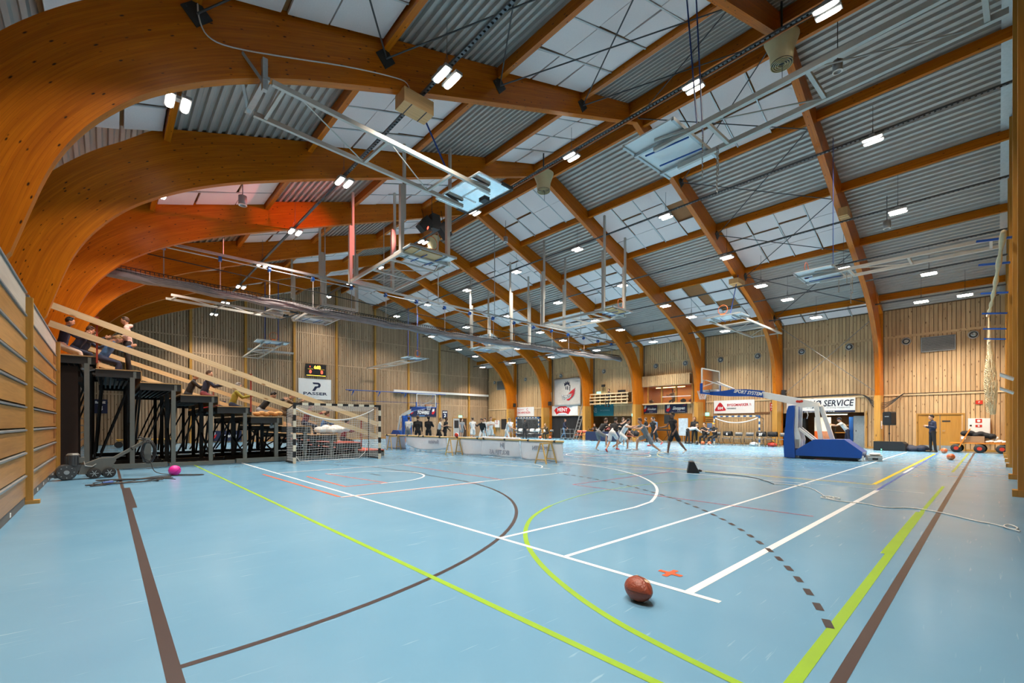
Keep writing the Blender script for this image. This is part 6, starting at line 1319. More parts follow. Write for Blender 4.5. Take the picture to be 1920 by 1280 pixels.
d4 = MB().b2(26.34, 26.4, YF - 0.06, YF, 0, 1.98).b2(28.15, 28.21, YF - 0.06, YF, 0, 1.98).b2(26.4, 28.15, YF - 0.06, YF, 1.92, 1.98).build('door_4', POST); tag(d4, 'double door in the gable wall, one half dark', kind='structure')
MB().b2(26.42, 27.2, YF - 0.045, YF - 0.001, 0.01, 1.9).build('door_leaf', mat('grey_door', (0.35, 0.36, 0.37), 0.4), d4); MB().b2(27.22, 28.13, YF - 0.03, YF - 0.001, 0.01, 1.9).build('door_leaf', mat('dark_doorway', (0.05, 0.03, 0.02), 0.6), d4); MB().b2(26.55, 27.1, YF - 0.05, YF - 0.045, 0.9, 1.7).build('door_pane', mat('dark_pane', (0.03, 0.03, 0.035), 0.1), d4)
yb3 = thing('yellow_bar_stand', 'yellow bar on a wheeled stand seen below the grandstand', 'stand', (0.4, 33.0, 0)); MB().tube([(0, 0, 0.45), (2.6, 0, 0.45)], 0.04, 8).build('bar', YELLOWP, yb3); 
for x in (0.1, 2.5): MB().b2(x - 0.03, x + 0.03, -0.03, 0.03, 0.1, 0.45).build('leg', YELLOWP, yb3); MB().lathe([(0, -0.05), (0.18, -0.05), (0.18, 0.05), (0, 0.05)], 18, (x, 0, 0.18), (0, 1, 0)).build('wheel', RUBBER, yb3)
bl = MB().b2(8.0, 25.0, YF - 0.14, YF - 0.02, 0, 0.1).build('baseboard_far', POST); tag(bl, 'orange timber skirting along the gable wall', kind='structure')
o = dup(mh, (19.7, 40.9, 0), R(180), 'second blue mobile basketball stand far behind the barrier')

# ------------------------------------------------------------------ chairs, tables and gear at the long wall
CHM = mat('chair_grey', (0.12, 0.125, 0.13), 0.5); CHR = mat('chair_red', (0.45, 0.09, 0.05), 0.55)
def chair(loc, rz, lb, seat=CHM, frame=BLACKST, grp='folding chairs on the team bench'):
    t = thing('folding_chair', lb, 'chair', loc, rz, grp)
    MB().b2(-0.2, 0.2, -0.2, 0.2, 0.43, 0.46).build('seat', seat, t)
    v = []; f = []
    for i in range(7): 
        y = -0.21 + 0.42 * i / 6; c = -0.24 - 0.03 * (1 - (2 * i / 6 - 1) ** 2); v += [(c, y, 0.60), (c - 0.03, y, 0.82), (c - 0.02, y, 0.60), (c - 0.05, y, 0.82)]
    for i in range(6): a = 4 * i; f += [(a, a + 4, a + 5, a + 1), (a + 2, a + 3, a + 7, a + 6), (a + 1, a + 5, a + 7, a + 3), (a, a + 2, a + 6, a + 4)]
    MB().add(v, f).build('backrest', seat, t, True)
    for s in (-1, 1):
        MB().tube([(0.22, s * 0.22, 0.0), (0.0, s * 0.22, 0.45), (-0.27, s * 0.22, 0.82)], 0.012, 6).build('leg', frame, t)
        MB().tube([(-0.26, s * 0.21, 0.0), (0.17, s * 0.21, 0.44)], 0.012, 6).build('leg', frame, t)
    MB().tube([(0.15, -0.22, 0.14), (0.15, 0.22, 0.14)], 0.009, 6).build('stretcher', frame, t)
    return t
def garment(loc, lb, m, txt=None):
    t = thing('hung_jersey', lb, 'jersey', loc, 0, 'jerseys hung over the bench chairs')
    mb = MB(); n = 12
    prof = [(-0.16, -0.22), (-0.14, -0.02), (-0.08, 0.03), (0.0, 0.04), (0.06, 0.0), (0.08, -0.25)]
    v = [(p[0], -0.25 + 0.5 * i / n + 0.01 * math.sin(i + k), p[1] + 0.015 * math.sin(i * 1.9 + k)) for i in range(n + 1) for k, p in enumerate(prof)]; f = []
    for i in range(n):
        for k in range(5): a = i * 6 + k; f.append((a, a + 6, a + 7, a + 1))
    o = mb.add(v, f).build('cloth', m, t, True); o.modifiers.new('t', 'SOLIDIFY').thickness = 0.01
    if txt: b = MB(); text_mesh(txt, 0.2, b, Matrix(((0, 0, -1, -0.185), (-1, 0, 0, 0), (0, 1, 0, -0.12), (0, 0, 0, 1))), bold=0.01); b.build('number', WHITESHEET, t)
BLKC = mat('black_cloth', (0.012, 0.012, 0.014), 0.9)
CHY = [12.9, 12.2, 11.5, 10.85, 10.2, 9.55, 8.95, 8.35]
CHL = ['below the seated coach, far end of the row', 'under the seated player in yellow headband', 'with jersey number 6 over its back', 'empty, in the middle of the row', 'empty, beside the number 37 jersey', 'with the number 37 jersey over its back', 'with a black jacket over its back', 'empty at the storage end of the row']
for y, lb in zip(CHY, CHL): chair((28.9, y, 0), R(180 + (y * 37 % 9) - 4), 'grey folding chair ' + lb)
garment((29.12, 11.5, 0.83), 'black jersey numbered six on the bench, left of the empty chairs', BLKC, '6'); garment((29.12, 9.55, 0.83), 'black jersey numbered thirty-seven on the bench, towards the storage', BLKC, '37'); garment((29.14, 8.95, 0.83), 'plain black jacket hung on a bench chair', BLKC)
for k, (x, y) in enumerate(((28.3, 12.75), (28.25, 12.3), (28.2, 13.1))): bball((x, y), 0.12, BALLO if k < 2 else BLACKP, ('orange ball between the feet of the seated pair', 'orange and white ball below the seated player', 'dark ball beside the seated coach')[k], seam=CREAM)
for k, y in enumerate((8.9, 9.9)):
    t = thing('sports_bag', ('red and black sports bag under the jacket chair', 'white sports bag under the bench')[k], 'bag', (28.9, y, 0)); MB().ell((0, 0, 0.13), (0.17, 0.26, 0.13), 14, 8).build('body', (REDP, CLOTHW)[k], t, True); MB().tube([(0, -0.12, 0.24), (0, 0, 0.32), (0, 0.12, 0.24)], 0.014, 6).build('strap', BLACKP, t)
# far team bench
for k in range(7):
    y = 31.6 - 0.78 * k
    chair((29.2, y, 0), R(182), 'white draped folding chair, %s from the gable end of the far bench' % OW[k], CLOTHW if k % 2 else CHM, BLACKST, 'folding chairs on the far bench')
    if k in (1, 3, 4): garment((29.42, y, 0.83), '%s shirt hung on the far bench chairs' % ('white', 'grey', 'pale', 'cream', 'ivory')[k], CLOTHW)
for k, (x, y) in enumerate(((28.9, 32.2), (28.7, 27.6), (28.9, 26.6))): bball((x, y), 0.13, BALLO, 'orange ball on the floor at the %s of the far bench' % ('gable end', 'near end', 'black curtain end')[k])
# scorer's table
t = thing('scorer_table', 'long scorer table with dark printed cloth front', 'table', (28.6, 20.6, 0), 0); MB().b2(-0.3, 0.3, -1.9, 1.6, 0.70, 0.74).build('tabletop', BLACKP, t); MB().b2(-0.32, -0.30, -1.9, 1.6, 0.05, 0.74).build('cloth_front', NAVY, t)
for y in (-1.8, 1.5):
    for x in (-0.25, 0.25): MB().b2(x - 0.02, x + 0.02, y - 0.02, y + 0.02, 0, 0.7).build('leg', BLACKST, t)
b = MB(); text_mesh('KAMPVERT', 0.22, b, Matrix(((0, 0, -1, -0.325), (-1, 0, 0, -0.6), (0, 1, 0, 0.5), (0, 0, 0, 1))), shear=0.2, bold=0.004); b.build('lettering', mat('sign_faint', (0.6, 0.6, 0.6), 0.5), t)
for k, y in enumerate((22.6, 23.1, 18.3, 17.8)): chair((28.4, y, 0), R(180), 'red chair %s' % ('beside the scorer table', 'next to the steel trolley', 'at the kiosk end of the scorer table', 'carrying dark coats by the kiosk')[k], CHR, mat('chair_wood', (0.4, 0.2, 0.07), 0.5), 'red chairs by the scorer table')
cl = MB()
for k in range(5): cl.ell((28.4, 17.6 + 0.1 * k, 0.62 + 0.08 * math.sin(k * 2)), (0.2, 0.15, 0.2), 10, 7)
tag(cl.build('coat_pile', BLKC, None, True), 'dark coats heaped on the red chair by the kiosk', 'coat')
t = thing('steel_trolley', 'empty steel serving trolley before the black curtain', 'trolley', (28.9, 24.6, 0))
for x in (-0.25, 0.25):
    for y in (-0.5, 0.5): MB().tube([(x, y, 0.1), (x, y, 0.95)], 0.014, 6).build('upright', STEEL, t); MB().lathe([(0, -0.02), (0.05, -0.02), (0.05, 0.02), (0, 0.02)], 12, (x, y, 0.05), (1, 0, 0)).build('castor', RUBBER, t)
for z in (0.15, 0.52, 0.88): MB().b2(-0.25, 0.25, -0.5, 0.5, z, z + 0.02).build('shelf', STEEL, t)
t = thing('keyboard_stand', 'black mixing desk on a stand before the kiosk', 'desk', (29.4, 16.2, 0)); MB().b2(-0.25, 0.25, -0.7, 0.7, 0.86, 0.95).build('mixer', BLACKP, t)
for s in (-1, 1): MB().bar((-0.2, s * 0.5, 0), (0.2, s * 0.5, 0.86), 0.04).build('leg', BLACKST, t); MB().bar((0.2, s * 0.5, 0), (-0.2, s * 0.5, 0.86), 0.04).build('leg', BLACKST, t)
t = thing('kiosk_speaker', 'black loudspeaker on a tripod in front of the kiosk', 'speaker', (29.9, 16.0, 0)); MB().b2(-0.18, 0.18, -0.2, 0.2, 1.35, 2.0).build('cabinet', BLACKP, t); MB().tube([(0, 0, 0.5), (0, 0, 1.36)], 0.02, 8).build('pole', BLACKST, t)
for k in range(3): MB().tube([(0, 0, 0.6), (0.4 * math.cos(k * 2.1), 0.4 * math.sin(k * 2.1), 0.01)], 0.014, 6).build('leg', BLACKST, t)
t = thing('kiosk_poster', 'white and blue poster stand beside the kiosk loudspeaker', 'poster', (30.6, 15.2, 0)); MB().b2(-0.01, 0.01, -0.35, 0.35, 0.5, 1.75).build('sheet', mat('poster_pale', (0.5, 0.6, 0.7), 0.5, 0, 0.4, 5), t); MB().b2(-0.15, 0.15, -0.3, 0.3, 0, 0.04).build('foot', STEEL, t); MB().b2(0.012, 0.03, -0.02, 0.02, 0.0, 1.7).build('pole', STEEL, t)
t = thing('office_chair', 'black office chair in the storage opening', 'chair', (XR + 0.35, 8.85, 0), R(200)); MB().b2(-0.22, 0.22, -0.22, 0.22, 0.46, 0.52).build('seat', BLACKP, t); MB().ell((-0.25, 0, 0.85), (0.05, 0.22, 0.32), 12, 8).build('backrest', BLACKP, t, True); MB().tube([(0, 0, 0.08), (0, 0, 0.46)], 0.03, 8).build('column', STEEL, t)
for k in range(5): MB().bar((0, 0, 0.08), (0.28 * math.cos(k * 1.257), 0.28 * math.sin(k * 1.257), 0.05), 0.04).build('leg', BLACKST, t)
# balcony audience gear
t = thing('monitor_screen', 'black monitor standing on the balcony', 'monitor', (XR - 0.45, 20.4, 3.08)); MB().b2(-0.02, 0.02, -0.35, 0.35, 0.62, 1.0).build('screen', BLACKP, t); MB().b2(-0.02, 0.02, -0.03, 0.03, 0.02, 0.62).build('stand', BLACKST, t); MB().b2(-0.12, 0.12, -0.2, 0.2, 0, 0.02).build('foot', BLACKST, t)
t = thing('flood_lamp', 'small black floodlight on the wall above the balcony', 'lamp', (XR - 0.05, 22.3, 4.55)); MB().box((-0.25, 0, 0.0), (0.1, 0.3, 0.2)).build('head', BLACKP, t); MB().bar((0, 0, 0), (-0.22, 0, 0), 0.03).build('bracket', BLACKST, t)
# white blanket on the grandstand
cl = MB(); rg = random.Random(4)
for k in range(9): cl.ell((6.1 + 0.12 * k + rg.uniform(-.05, .05), 17.75 + rg.uniform(-.1, .1), gz(8) + 0.16 + rg.uniform(-0.05, 0.12)), (0.2, 0.24, 0.13), 10, 7)
o = cl.build('white_blanket', CLOTHW, None, True); rm = o.modifiers.new('fuse', 'REMESH'); rm.mode = 'VOXEL'; rm.voxel_size = 0.03; tag(o, 'crumpled white blanket on the lower grandstand decks', 'blanket')
cl = MB()
for k in range(6): cl.ell((3.95 + 0.14 * k, 17.7, gz(6) + 0.09 + 0.03 * (k % 2)), (0.14, 0.16, 0.08), 10, 6)
o = cl.build('tan_scarf', mat('tan_cloth', (0.55, 0.28, 0.10), 0.85, 0, 0.3), None, True); tag(o, 'tan and cream clothes beside the spectator in black', 'clothes')

# ------------------------------------------------------------------ people
import numpy as np
SKIN = [mat('skin_a', (0.52, 0.28, 0.18), 0.5, 0, 0.05), mat('skin_b', (0.42, 0.21, 0.13), 0.5, 0, 0.05), mat('skin_c', (0.16, 0.075, 0.045), 0.5, 0, 0.05)]
HAIR = {'brown': mat('hair_brown', (0.07, 0.035, 0.018), 0.6), 'dark': mat('hair_dark', (0.014, 0.010, 0.008), 0.6), 'fair': mat('hair_fair', (0.28, 0.17, 0.07), 0.6), 'grey': mat('hair_grey', (0.2, 0.19, 0.18), 0.6)}
def cloth(n, c): return mat('cloth_' + n, c, 0.85, 0, 0.14, 9, bump=0.15)
C = {'black': cloth('black', (0.012, 0.012, 0.014)), 'navy': cloth('navy', (0.014, 0.02, 0.05)), 'white': cloth('white', (0.66, 0.66, 0.66)), 'beige': cloth('beige', (0.46, 0.40, 0.34)), 'pink': cloth('pink', (0.66, 0.47, 0.42)), 'blue': cloth('blue', (0.05, 0.14, 0.34)),
     'olive': cloth('olive', (0.23, 0.20, 0.03)), 'brown': cloth('brown', (0.10, 0.06, 0.03)), 'grey': cloth('grey', (0.20, 0.20, 0.21)), 'maroon': cloth('maroon', (0.16, 0.03, 0.04)), 'denim': cloth('denim', (0.08, 0.16, 0.28)), 'green': cloth('green', (0.02, 0.12, 0.05)), 'red': cloth('red', (0.5, 0.03, 0.03))}
PEOPLE = []
def dirv(a, s=0.0, side=1): return Vector((math.sin(a) * math.cos(s), side * math.sin(s), -math.cos(a) * math.cos(s)))
def person(label, loc, face, top='black', bot='black', shoe='white', skin=0, hair='dark', lean=4, legs=((4, 4), (-4, 6)), arms=((6, 10, 12), (6, 10, 12)), sit=None, shorts=False, sleeve=1.0, head=0, k=1.0, spread=5, turn=0, bag=None, inward=(0, 0), cap=None, hood=False):
    """face: heading in degrees (world). legs: (thigh forward angle, knee bend). arms: (forward, sideways, elbow bend). sit: seat height"""
    sk, tp, bt, sh = 0, 1, 2, 3
    bones = []   # (p, q, r0, r1, slot)
    L_ = R(lean); hip = Vector((0, 0, 0)); upv = Vector((math.sin(L_), 0, math.cos(L_)))
    waist = hip + upv * 0.16; chest = hip + upv * 0.38; neck = hip + upv * 0.56
    fw = Vector((upv.z, 0, -upv.x))
    bones += [(hip + Vector((0, -0.07, 0)), hip + Vector((0, 0.07, 0)), 0.115, 0.115, bt), (hip, waist, 0.125, 0.12, tp if not shorts else bt), (waist + Vector((0, -0.05, 0)), chest + Vector((0, -0.07, 0)), 0.105, 0.115, tp), (waist + Vector((0, 0.05, 0)), chest + Vector((0, 0.07, 0)), 0.105, 0.115, tp), (chest + upv * 0.10 + Vector((0, -0.13, 0)), chest + upv * 0.10 + Vector((0, 0.13, 0)), 0.075, 0.075, tp), (chest, neck - upv * 0.02, 0.11, 0.06, tp)]
    hd = R(lean * 0.5 + head); hu = Vector((math.sin(hd), 0, math.cos(hd))); hf = Vector((hu.z, 0, -hu.x))
    hc = neck + hu * 0.17 + hf * 0.015
    bones += [(neck - upv * 0.03, neck + hu * 0.10, 0.052, 0.05, sk)]
    feet = []
    for i, side in enumerate((-1, 1)):
        th, kb = R(legs[i][0]), R(legs[i][1]); s = R(spread); h0 = hip + Vector((0, side * 0.09, -0.03))
        kn = h0 + dirv(th, s, side) * 0.42; an = kn + dirv(th - kb, s * 0.4, side) * 0.42
        fa = R(min(25, max(-55, legs[i][0] - legs[i][1]))) * 0.8
        toe = an + Vector((math.cos(fa) * 0.17, side * 0.02, math.sin(fa) * 0.17 - 0.03)); heel = an + Vector((-0.05 * math.cos(fa), 0, -0.045 - 0.05 * math.sin(fa)))
        if shorts:
            m = h0 + (kn - h0) * 0.72; bones += [(h0, m, 0.10, 0.10, bt), (m, kn, 0.065, 0.055, sk), (kn, kn + (an - kn) * 0.35, 0.055, 0.056, sk), (kn + (an - kn) * 0.35, an, 0.056, 0.036, sk)]
        else: bones += [(h0, kn, 0.092, 0.066, bt), (kn, kn + (an - kn) * 0.4, 0.064, 0.062, bt), (kn + (an - kn) * 0.4, an, 0.062, 0.05, bt)]
        bones += [(heel, toe, 0.042, 0.036, sh), (an, heel, 0.04, 0.042, sh)]; feet.append(min(heel.z, toe.z) - 0.042)
    hands = []
    for i, side in enumerate((-1, 1)):
        a, s, e = (R(v) for v in arms[i]); s0 = chest + upv * 0.11 + Vector((0, side * 0.19, 0)); a += L_ * 0.6
        el = s0 + dirv(a, s, side) * 0.28; fd = dirv(a + e, s * 0.3 - R(inward[i]), side); wr = el + fd * 0.25
        if sleeve >= 1: bones += [(s0, el, 0.062, 0.05, tp), (el, wr, 0.048, 0.036, tp)]
        else: m = s0 + (el - s0) * max(0.15, sleeve * 1.2); bones += [(s0, m, 0.064, 0.058, tp), (m, el, 0.044, 0.04, sk), (el, wr, 0.04, 0.028, sk)]
        hands.append((wr, fd, side))
        bones += [(wr, wr + fd * 0.09, 0.028, 0.032, sk)]
    dz = (sit + 0.115) if sit is not None else -min(feet)
    mb = MB()
    for p, q, r0, r1, s in bones:
        d = (q - p); n = 4
        pts = [p - d.normalized() * r0 * 0.75, p - d.normalized() * r0 * 0.4] + [p + d * j / n for j in range(n + 1)] + [q + d.normalized() * r1 * 0.4, q + d.normalized() * r1 * 0.75]
        rs = [r0 * 0.45, r0 * 0.88] + [r0 + (r1 - r0) * j / n for j in range(n + 1)] + [r1 * 0.88, r1 * 0.45]
        mb.tube(pts, rs, 10)
    Mh = Matrix((hf, Vector((0, 1, 0)), hu)).transposed()
    yw = Matrix.Rotation(R(turn), 3, 'Z'); Mh = Mh @ yw
    mb.ell(hc, (0.098, 0.076, 0.118), 14, 10, Mh); mb.ell(hc + Mh @ Vector((0.03, 0, -0.06)), (0.06, 0.055, 0.06), 10, 8, Mh)
    mb.ell(hc + Mh @ Vector((0.10, 0, -0.02)), (0.02, 0.014, 0.028), 8, 6, Mh)
    for s in (-1, 1): mb.ell(hc + Mh @ Vector((-0.005, s * 0.077, -0.01)), (0.02, 0.012, 0.03), 8, 6, Mh)
    if hood: mb.tube([neck + Vector((-0.05, -0.08, 0.0)), neck + Vector((-0.11, 0, 0.03)), neck + Vector((-0.05, 0.08, 0.0)), neck + Vector((0.05, 0.06, -0.04))], [0.05, 0.06, 0.05, 0.03], 8); bones.append((neck + Vector((-0.09, -0.05, 0.02)), neck + Vector((-0.09, 0.05, 0.02)), 0.07, 0.07, tp))
    t = thing('person', label, 'person', (loc[0], loc[1], loc[2] if len(loc) > 2 else 0.0), R(face)); t.scale = (k, k, k)
    raw = bpy.data.objects.new('body', mb.mesh('body_raw', SKIN[skin])); COL.objects.link(raw)
    m1 = raw.modifiers.new('fuse', 'REMESH'); m1.mode = 'VOXEL'; m1.voxel_size = 0.017
    m2 = raw.modifiers.new('soft', 'SMOOTH'); m2.factor = 0.5; m2.iterations = 3
    # hair, face details
    off = Vector((0, 0, dz))
    if hair:
        hb = MB(); 
        hb.ell(hc + Mh @ Vector((-0.024, 0, 0.032)) + off, (0.098, 0.086, 0.108), 16, 10, Mh)
        for j in range(7):
            aa = j * 0.9; hb.ell(hc + Mh @ Vector((0.035 * math.cos(aa) - 0.01, 0.05 * math.sin(aa), 0.105)) + off, (0.04, 0.035, 0.028), 8, 6, Mh)
        tag(hb.build('hair', HAIR[hair], t, True))
    if cap: MB().ell(hc + Mh @ Vector((-0.01, 0, 0.06)) + off, (0.108, 0.09, 0.08), 14, 8, Mh).build('headgear', C[cap] if cap in C else YELLOWP, t, True)
    eb = MB()
    for s in (-1, 1): eb.ell(hc + Mh @ Vector((0.088, s * 0.032, 0.012)) + off, (0.008, 0.013, 0.008), 8, 5, Mh)
    eb.build('eyes', BLACKP, t); MB().ell(hc + Mh @ Vector((0.086, 0, -0.062)) + off, (0.008, 0.024, 0.007), 8, 5, Mh).build('mouth', mat('lips', (0.30, 0.09, 0.07), 0.5), t)
    PEOPLE.append((t, raw, bones, dz, hands, [SKIN[skin], C[top], C[bot], C[shoe]], hc))
    return t
def finish_people():
    dg = bpy.context.evaluated_depsgraph_get()
    for t, raw, bones, dz, hands, mats, hc in PEOPLE:
        me = bpy.data.meshes.new_from_object(raw.evaluated_get(dg)); vs = [v.co.copy() for v in me.vertices]; fs = [tuple(p.vertices) for p in me.polygons]
        bpy.data.meshes.remove(me); mb = MB()
        segs = [(p, q - p, max(1e-6, (q - p).length_squared), (r0 + r1) / 2, s) for p, q, r0, r1, s in bones] + [(hc, Vector((0, 0, 0.001)), 1e-6, 0.095, 0)]
        V = np.array([tuple(v) for v in vs]); best = np.full(len(V), 9.0); cls = np.zeros(len(V), int)
        for p, d, l2, r, sl_ in segs:
            p = np.array(p); d = np.array(d); w = V - p; tt = np.clip(w @ d / l2, 0, 1); dd = np.linalg.norm(w - tt[:, None] * d, axis=1) - r
            k_ = dd < best; best[k_] = dd[k_]; cls[k_] = sl_
        cl = cls.tolist()
        off = Vector((0, 0, dz)); mb.v = [tuple(v + off) for v in vs]; mb.f = fs; mb.u = [[(0, 0)] * len(f) for f in fs]
        mb.m = [max(set(q), key=q.count) for q in ([cl[i] for i in f] for f in fs)]
        for wr, fd, side in hands:   # palm end, four fingers and a thumb
            b_ = wr + fd * 0.085 + off; sd = fd.cross(Vector((0, 1, 0)));  sd = sd.normalized() if sd.length > 0.1 else Vector((1, 0, 0)); cu = Vector((0, -side, 0))
            for j, ln in enumerate((0.07, 0.08, 0.076, 0.06)):
                o = b_ + sd * (0.026 - 0.0175 * j); mb.tube([o - fd * 0.02, o + fd * ln * 0.5, o + fd * ln * 0.85 + cu * 0.018, o + fd * ln * 0.95 + cu * 0.036], [0.0095, 0.009, 0.008, 0.006], 5)
            o = wr + fd * 0.03 + sd * 0.026 + off; mb.tube([o, o + sd * 0.022 + fd * 0.03, o + sd * 0.03 + fd * 0.06 + cu * 0.012], [0.012, 0.010, 0.007], 5)
        mb.build('body', mats, t, True)
        rm_ = raw.data; bpy.data.objects.remove(raw); bpy.data.meshes.remove(rm_)
G = gz
# grandstand spectators
person('spectator in beige trousers sitting highest on the grandstand', (-0.95, 18.1, G(1)), -5, 'navy', 'beige', 'white', 0, 'dark', 12, ((68, 55), (60, 40)), ((35, 8, 70), (40, 8, 60)), sit=0.20, head=10)
person('spectator in navy leaning on knees behind the beige trousers', (-0.75, 19.2, G(1)), -5, 'navy', 'navy', 'black', 0, 'brown', 30, ((75, 80), (70, 75)), ((45, 5, 50), (50, 5, 55)), sit=0.25, head=15)
person('spectator with outstretched hand farther along the top deck', (-0.65, 20.4, G(1)), -5, 'navy', 'grey', 'white', 1, 'brown', 25, ((70, 70), (72, 75)), ((70, 5, 20), (40, 5, 60)), sit=0.25, head=10)
person('spectator in blue sweater sitting beside the red rail post', (-0.1, 18.5, G(2)), -8, 'blue', 'navy', 'black', 0, 'fair', 28, ((75, 85), (70, 70)), ((40, 5, 60), (40, 5, 70)), sit=0.30, head=25)
person('young person in pale pink hoodie standing on the grandstand', (0.5, 18.6, G(2)), 172, 'pink', 'black', 'black', 0, 'brown', 3, ((3, 5), (-2, 5)), ((-8, 6, 80), (-6, 6, 85)), head=8, k=0.985, inward=(25, 25), hood=True)
person('long haired spectator in dark jacket half way down the grandstand', (2.55, 19.0, G(4)), -10, 'navy', 'maroon', 'black', 0, 'brown', 14, ((72, 70), (66, 60)), ((35, 8, 60), (35, 8, 60)), sit=0.02, head=0, turn=-20)
person('dark haired spectator behind the long haired one', (2.15, 19.6, G(4)), -10, 'black', 'black', 'black', 0, 'dark', 20, ((72, 75), (66, 70)), ((35, 8, 60), (35, 8, 60)), sit=0.0, head=5)
person('spectator in olive jacket on the grandstand', (3.45, 19.2, G(5)), -10, 'olive', 'navy', 'black', 0, 'grey', 16, ((74, 75), (70, 70)), ((35, 8, 60), (35, 8, 60)), sit=0.0, head=5)
person('spectator in black top bending forward beside the rail', (4.15, 18.3, G(6)), -12, 'black', 'grey', 'white', 0, 'dark', 38, ((78, 80), (72, 70)), ((50, 8, 40), (55, 8, 40)), sit=0.12, head=15)
person('spectator in brown coat in front of the goal post', (4.9, 18.2, G(6)), -12, 'brown', 'brown', 'black', 0, 'fair', 26, ((78, 85), (74, 80)), ((40, 8, 70), (40, 8, 70)), sit=0.05, head=15)
person('spectator in maroon sitting behind the goal net', (5.75, 18.4, G(7)), -15, 'maroon', 'navy', 'white', 0, 'dark', 20, ((76, 80), (70, 75)), ((40, 8, 60), (40, 8, 60)), sit=0.0)
person('spectator in blue top sitting behind the goal net', (6.5, 18.7, G(8)), -15, 'blue', 'denim', 'white', 0, 'brown', 20, ((76, 80), (70, 75)), ((40, 8, 60), (40, 8, 60)), sit=0.0)
person('spectator in red sitting low behind the goal net', (7.5, 19.0, G(9)), -15, 'maroon', 'black', 'white', 1, 'dark', 15, ((76, 80), (70, 75)), ((40, 8, 60), (40, 8, 60)), sit=0.0)
# far court
person('player in white shirt standing at the far blue basket stand', (13.9, 24.8), 40, 'white', 'grey', 'white', 0, 'brown', 12, ((10, 12), (-6, 10)), shorts=True, sleeve=0.4)
person('man in black standing left of his twin behind the barrier', (13.0, 22.1), 60, 'black', 'black', 'black', 0, 'brown', 2, arms=((4, 8, 10), (4, 8, 10)))
person('man in black with folded arms behind the barrier', (13.95, 22.5), 30, 'black', 'black', 'black', 2, 'dark', 0, arms=((22, 14, 95), (22, 14, 95)), inward=(55, 55))
person('player in white shirt and dark shorts jogging by the gable post', (15.5, 23.8), -40, 'white', 'black', 'white', 0, 'fair', 10, ((28, 25), (-18, 45)), ((30, 10, 70), (-25, 10, 60)), shorts=True, sleeve=0.4)
person('dark clothed player close behind the jogging one', (15.9, 23.7), -60, 'black', 'black', 'white', 2, 'dark', 8, ((18, 12), (-14, 30)), ((20, 10, 60), (-20, 10, 60)))
person('grey clad player in front of the gable door', (23.6, 32.5), -100, 'grey', 'grey', 'white', 0, 'brown', 8, ((10, 10), (-8, 12)), shorts=True, sleeve=0.4)
person('player in white looking back towards the corner', (19.5, 25.5), 70, 'white', 'white', 'white', 0, 'brown', 4, ((10, 12), (-10, 14)), shorts=True, sleeve=0.3)
person('player in black vest and white tights running with the ball', (18.8, 23.5), -150, 'black', 'white', 'white', 1, 'dark', 18, ((35, 35), (-25, 50)), ((45, 12, 60), (-30, 12, 50)))
person('player in white chasing the one in black vest', (20.2, 24.9), -150, 'white', 'white', 'white', 0, 'dark', 14, ((25, 20), (-20, 35)), ((35, 12, 60), (-25, 12, 50)), sleeve=0.3)
person('player in white with hands together near the far corner', (19.85, 23.9), -120, 'white', 'white', 'red', 0, 'brown', 2, ((4, 4), (-4, 6)), ((25, 10, 80), (25, 10, 80)), shorts=True, sleeve=0.4, inward=(35, 35))
person('player in white striding towards the far bench', (19.3, 21.6), -60, 'white', 'white', 'white', 0, 'fair', 16, ((26, 12), (-22, 30)), ((20, 10, 40), (-15, 10, 30)), sleeve=0.4)
person('player in white holding a towel at the far bench', (28.4, 31.2), -150, 'white', 'grey', 'white', 0, 'brown', 4, arms=((30, 12, 100), (10, 10, 30)), shorts=True, sleeve=0.2)
person('coach in black standing before the far bench', (28.0, 28.9), 10, 'black', 'black', 'black', 1, 'dark', 2, ((4, 4), (-2, 4)))
person('substitute in brown sitting on the far bench', (29.2, 27.2), 178, 'brown', 'black', 'white', 0, 'fair', 24, ((80, 82), (74, 78)), ((40, 6, 60), (45, 6, 60)), sit=0.46)
person('person in navy passing the black curtain', (29.4, 25.4), -80, 'navy', 'denim', 'black', 1, 'brown', 8, ((22, 12), (-16, 26)), ((20, 8, 30), (-18, 8, 25)))
# players in midfield
person('player in black jersey bending low at the left of midfield', (18.1, 13.4), -20, 'black', 'grey', 'white', 0, 'brown', 42, ((62, 62), (20, 45)), ((55, 15, 30), (40, 15, 40)), shorts=True, sleeve=0.2)
person('player in black jersey crouching with arm stretched forward', (17.7, 12.3), 10, 'black', 'white', 'red', 0, 'dark', 36, ((48, 60), (-8, 35)), ((80, 20, 10), (30, 18, 50)), shorts=True, sleeve=0.2)
person('player in white jersey driving between the black jerseys', (19.4, 12.9), -70, 'white', 'white', 'white', 1, 'dark', 30, ((50, 50), (-15, 45)), ((55, 18, 30), (-20, 15, 50)), shorts=True, sleeve=0.15)
person('player in grey shorts defending near the scorer table', (22.6, 15.1), -120, 'black', 'grey', 'white', 0, 'brown', 26, ((48, 55), (30, 50)), ((40, 30, 30), (40, 30, 30)), shorts=True, sleeve=0.2)
person('player in black with red shoes running upright', (24.3, 13.9), 160, 'black', 'black', 'red', 1, 'dark', 10, ((26, 25), (-18, 40)), ((30, 10, 60), (-20, 10, 50)), shorts=True, sleeve=0.2)
person('tall player in black with spread stance nearest the wedge speaker', (18.5, 9.6), 150, 'black', 'black', 'white', 2, 'dark', 8, ((22, 14), (-24, 16)), ((25, 14, 50), (-10, 12, 40)), shorts=True, sleeve=0.2, k=1.05)
person('player lunging low in pale kit beside the tall one', (17.6, 10.4), 150, 'grey', 'grey', 'white', 0, 'brown', 32, ((70, 65), (-25, 30)), ((50, 15, 30), (40, 15, 40)), shorts=True, sleeve=0.2)
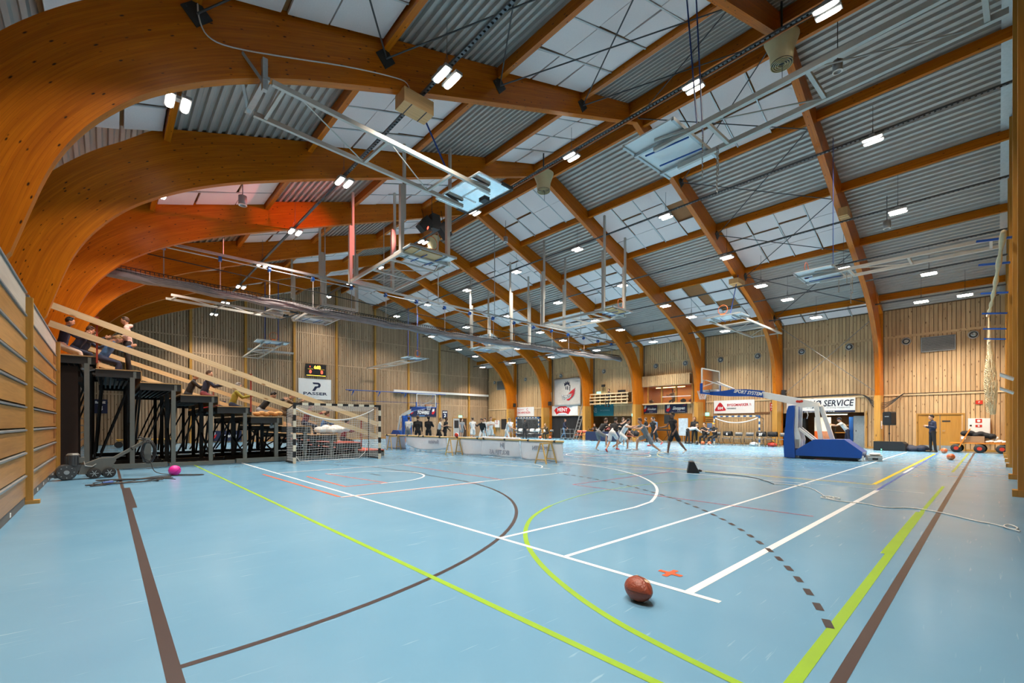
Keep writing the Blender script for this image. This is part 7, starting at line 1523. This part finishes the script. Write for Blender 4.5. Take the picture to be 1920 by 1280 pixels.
person('person in dark top talking by the kiosk chairs', (29.0, 17.2), 100, 'black', 'black', 'black', 0, 'brown', 3, arms=((35, 10, 70), (20, 8, 40)))
person('person in denim blue standing at the kiosk', (29.6, 16.9), 190, 'denim', 'denim', 'white', 0, 'dark', 3, arms=((20, 10, 60), (10, 8, 20)))
person('person in white top bending down beside the bench', (28.9, 14.05), -50, 'white', 'black', 'black', 0, 'fair', 78, ((8, 8), (-4, 6)), ((2, 5, 8), (10, 5, 8)), head=-15)
person('person in black standing before the single door', (29.6, 13.9), 200, 'black', 'black', 'black', 1, 'brown', 2)
person('coach in black sitting with folded arms on the bench', (28.9, 12.9), 182, 'black', 'black', 'white', 0, 'dark', 4, ((82, 84), (76, 74)), ((24, 14, 95), (24, 14, 95)), sit=0.46, inward=(50, 50), sleeve=0.4)
person('seated player with yellow headband raising one hand', (28.85, 12.2), 165, 'black', 'black', 'white', 0, 'fair', 10, ((82, 80), (78, 60)), ((75, 20, 40), (35, 10, 50)), sit=0.46, cap='yellow', sleeve=0.4)
for i_, (y_, c_, lb_) in enumerate(((21.9, 'black', 'official at the trolley end of the scorer table'), (21.2, 'white', 'second official sitting at the scorer table'), (20.4, 'maroon', 'third official sitting at the scorer table'), (19.4, 'black', 'official at the kiosk end of the scorer table'))):
    person(lb_, (29.25, y_), 180, c_, 'black', 'black', i_ % 2, ('brown', 'dark', 'fair', 'dark')[i_], 14, ((80, 80), (78, 80)), ((45, 8, 50), (45, 8, 50)), sit=0.42)
person('man in white shirt bending over in the storage opening', (XR + 0.15, 5.75), 110, 'white', 'navy', 'black', 0, 'dark', 34, ((6, 8), (-6, 8)), ((40, 10, 40), (45, 10, 40)), sleeve=0.4, cap='navy')
person('man in dark jacket standing by the orange double door', (29.0, 2.05), 120, 'navy', 'black', 'brown', 0, 'dark', 1, ((2, 3), (-2, 3)), ((-4, 10, 108), (-2, 10, 112)), head=10, inward=(30, 30), k=0.99)
person('spectator on the balcony leaning on the rail', (XR - 0.35, 21.6, 3.08), 180, 'navy', 'black', 'black', 0, 'brown', 12, ((70, 78), (70, 75)), ((40, 8, 50), (40, 8, 50)), sit=0.2)
person('spectator sitting in the glazed gallery', (XR + 0.8, 16.6, 2.91), 180, 'beige', 'black', 'black', 1, 'dark', 14, ((75, 78), (75, 75)), ((40, 8, 50), (40, 8, 50)), sit=0.15)
finish_people()
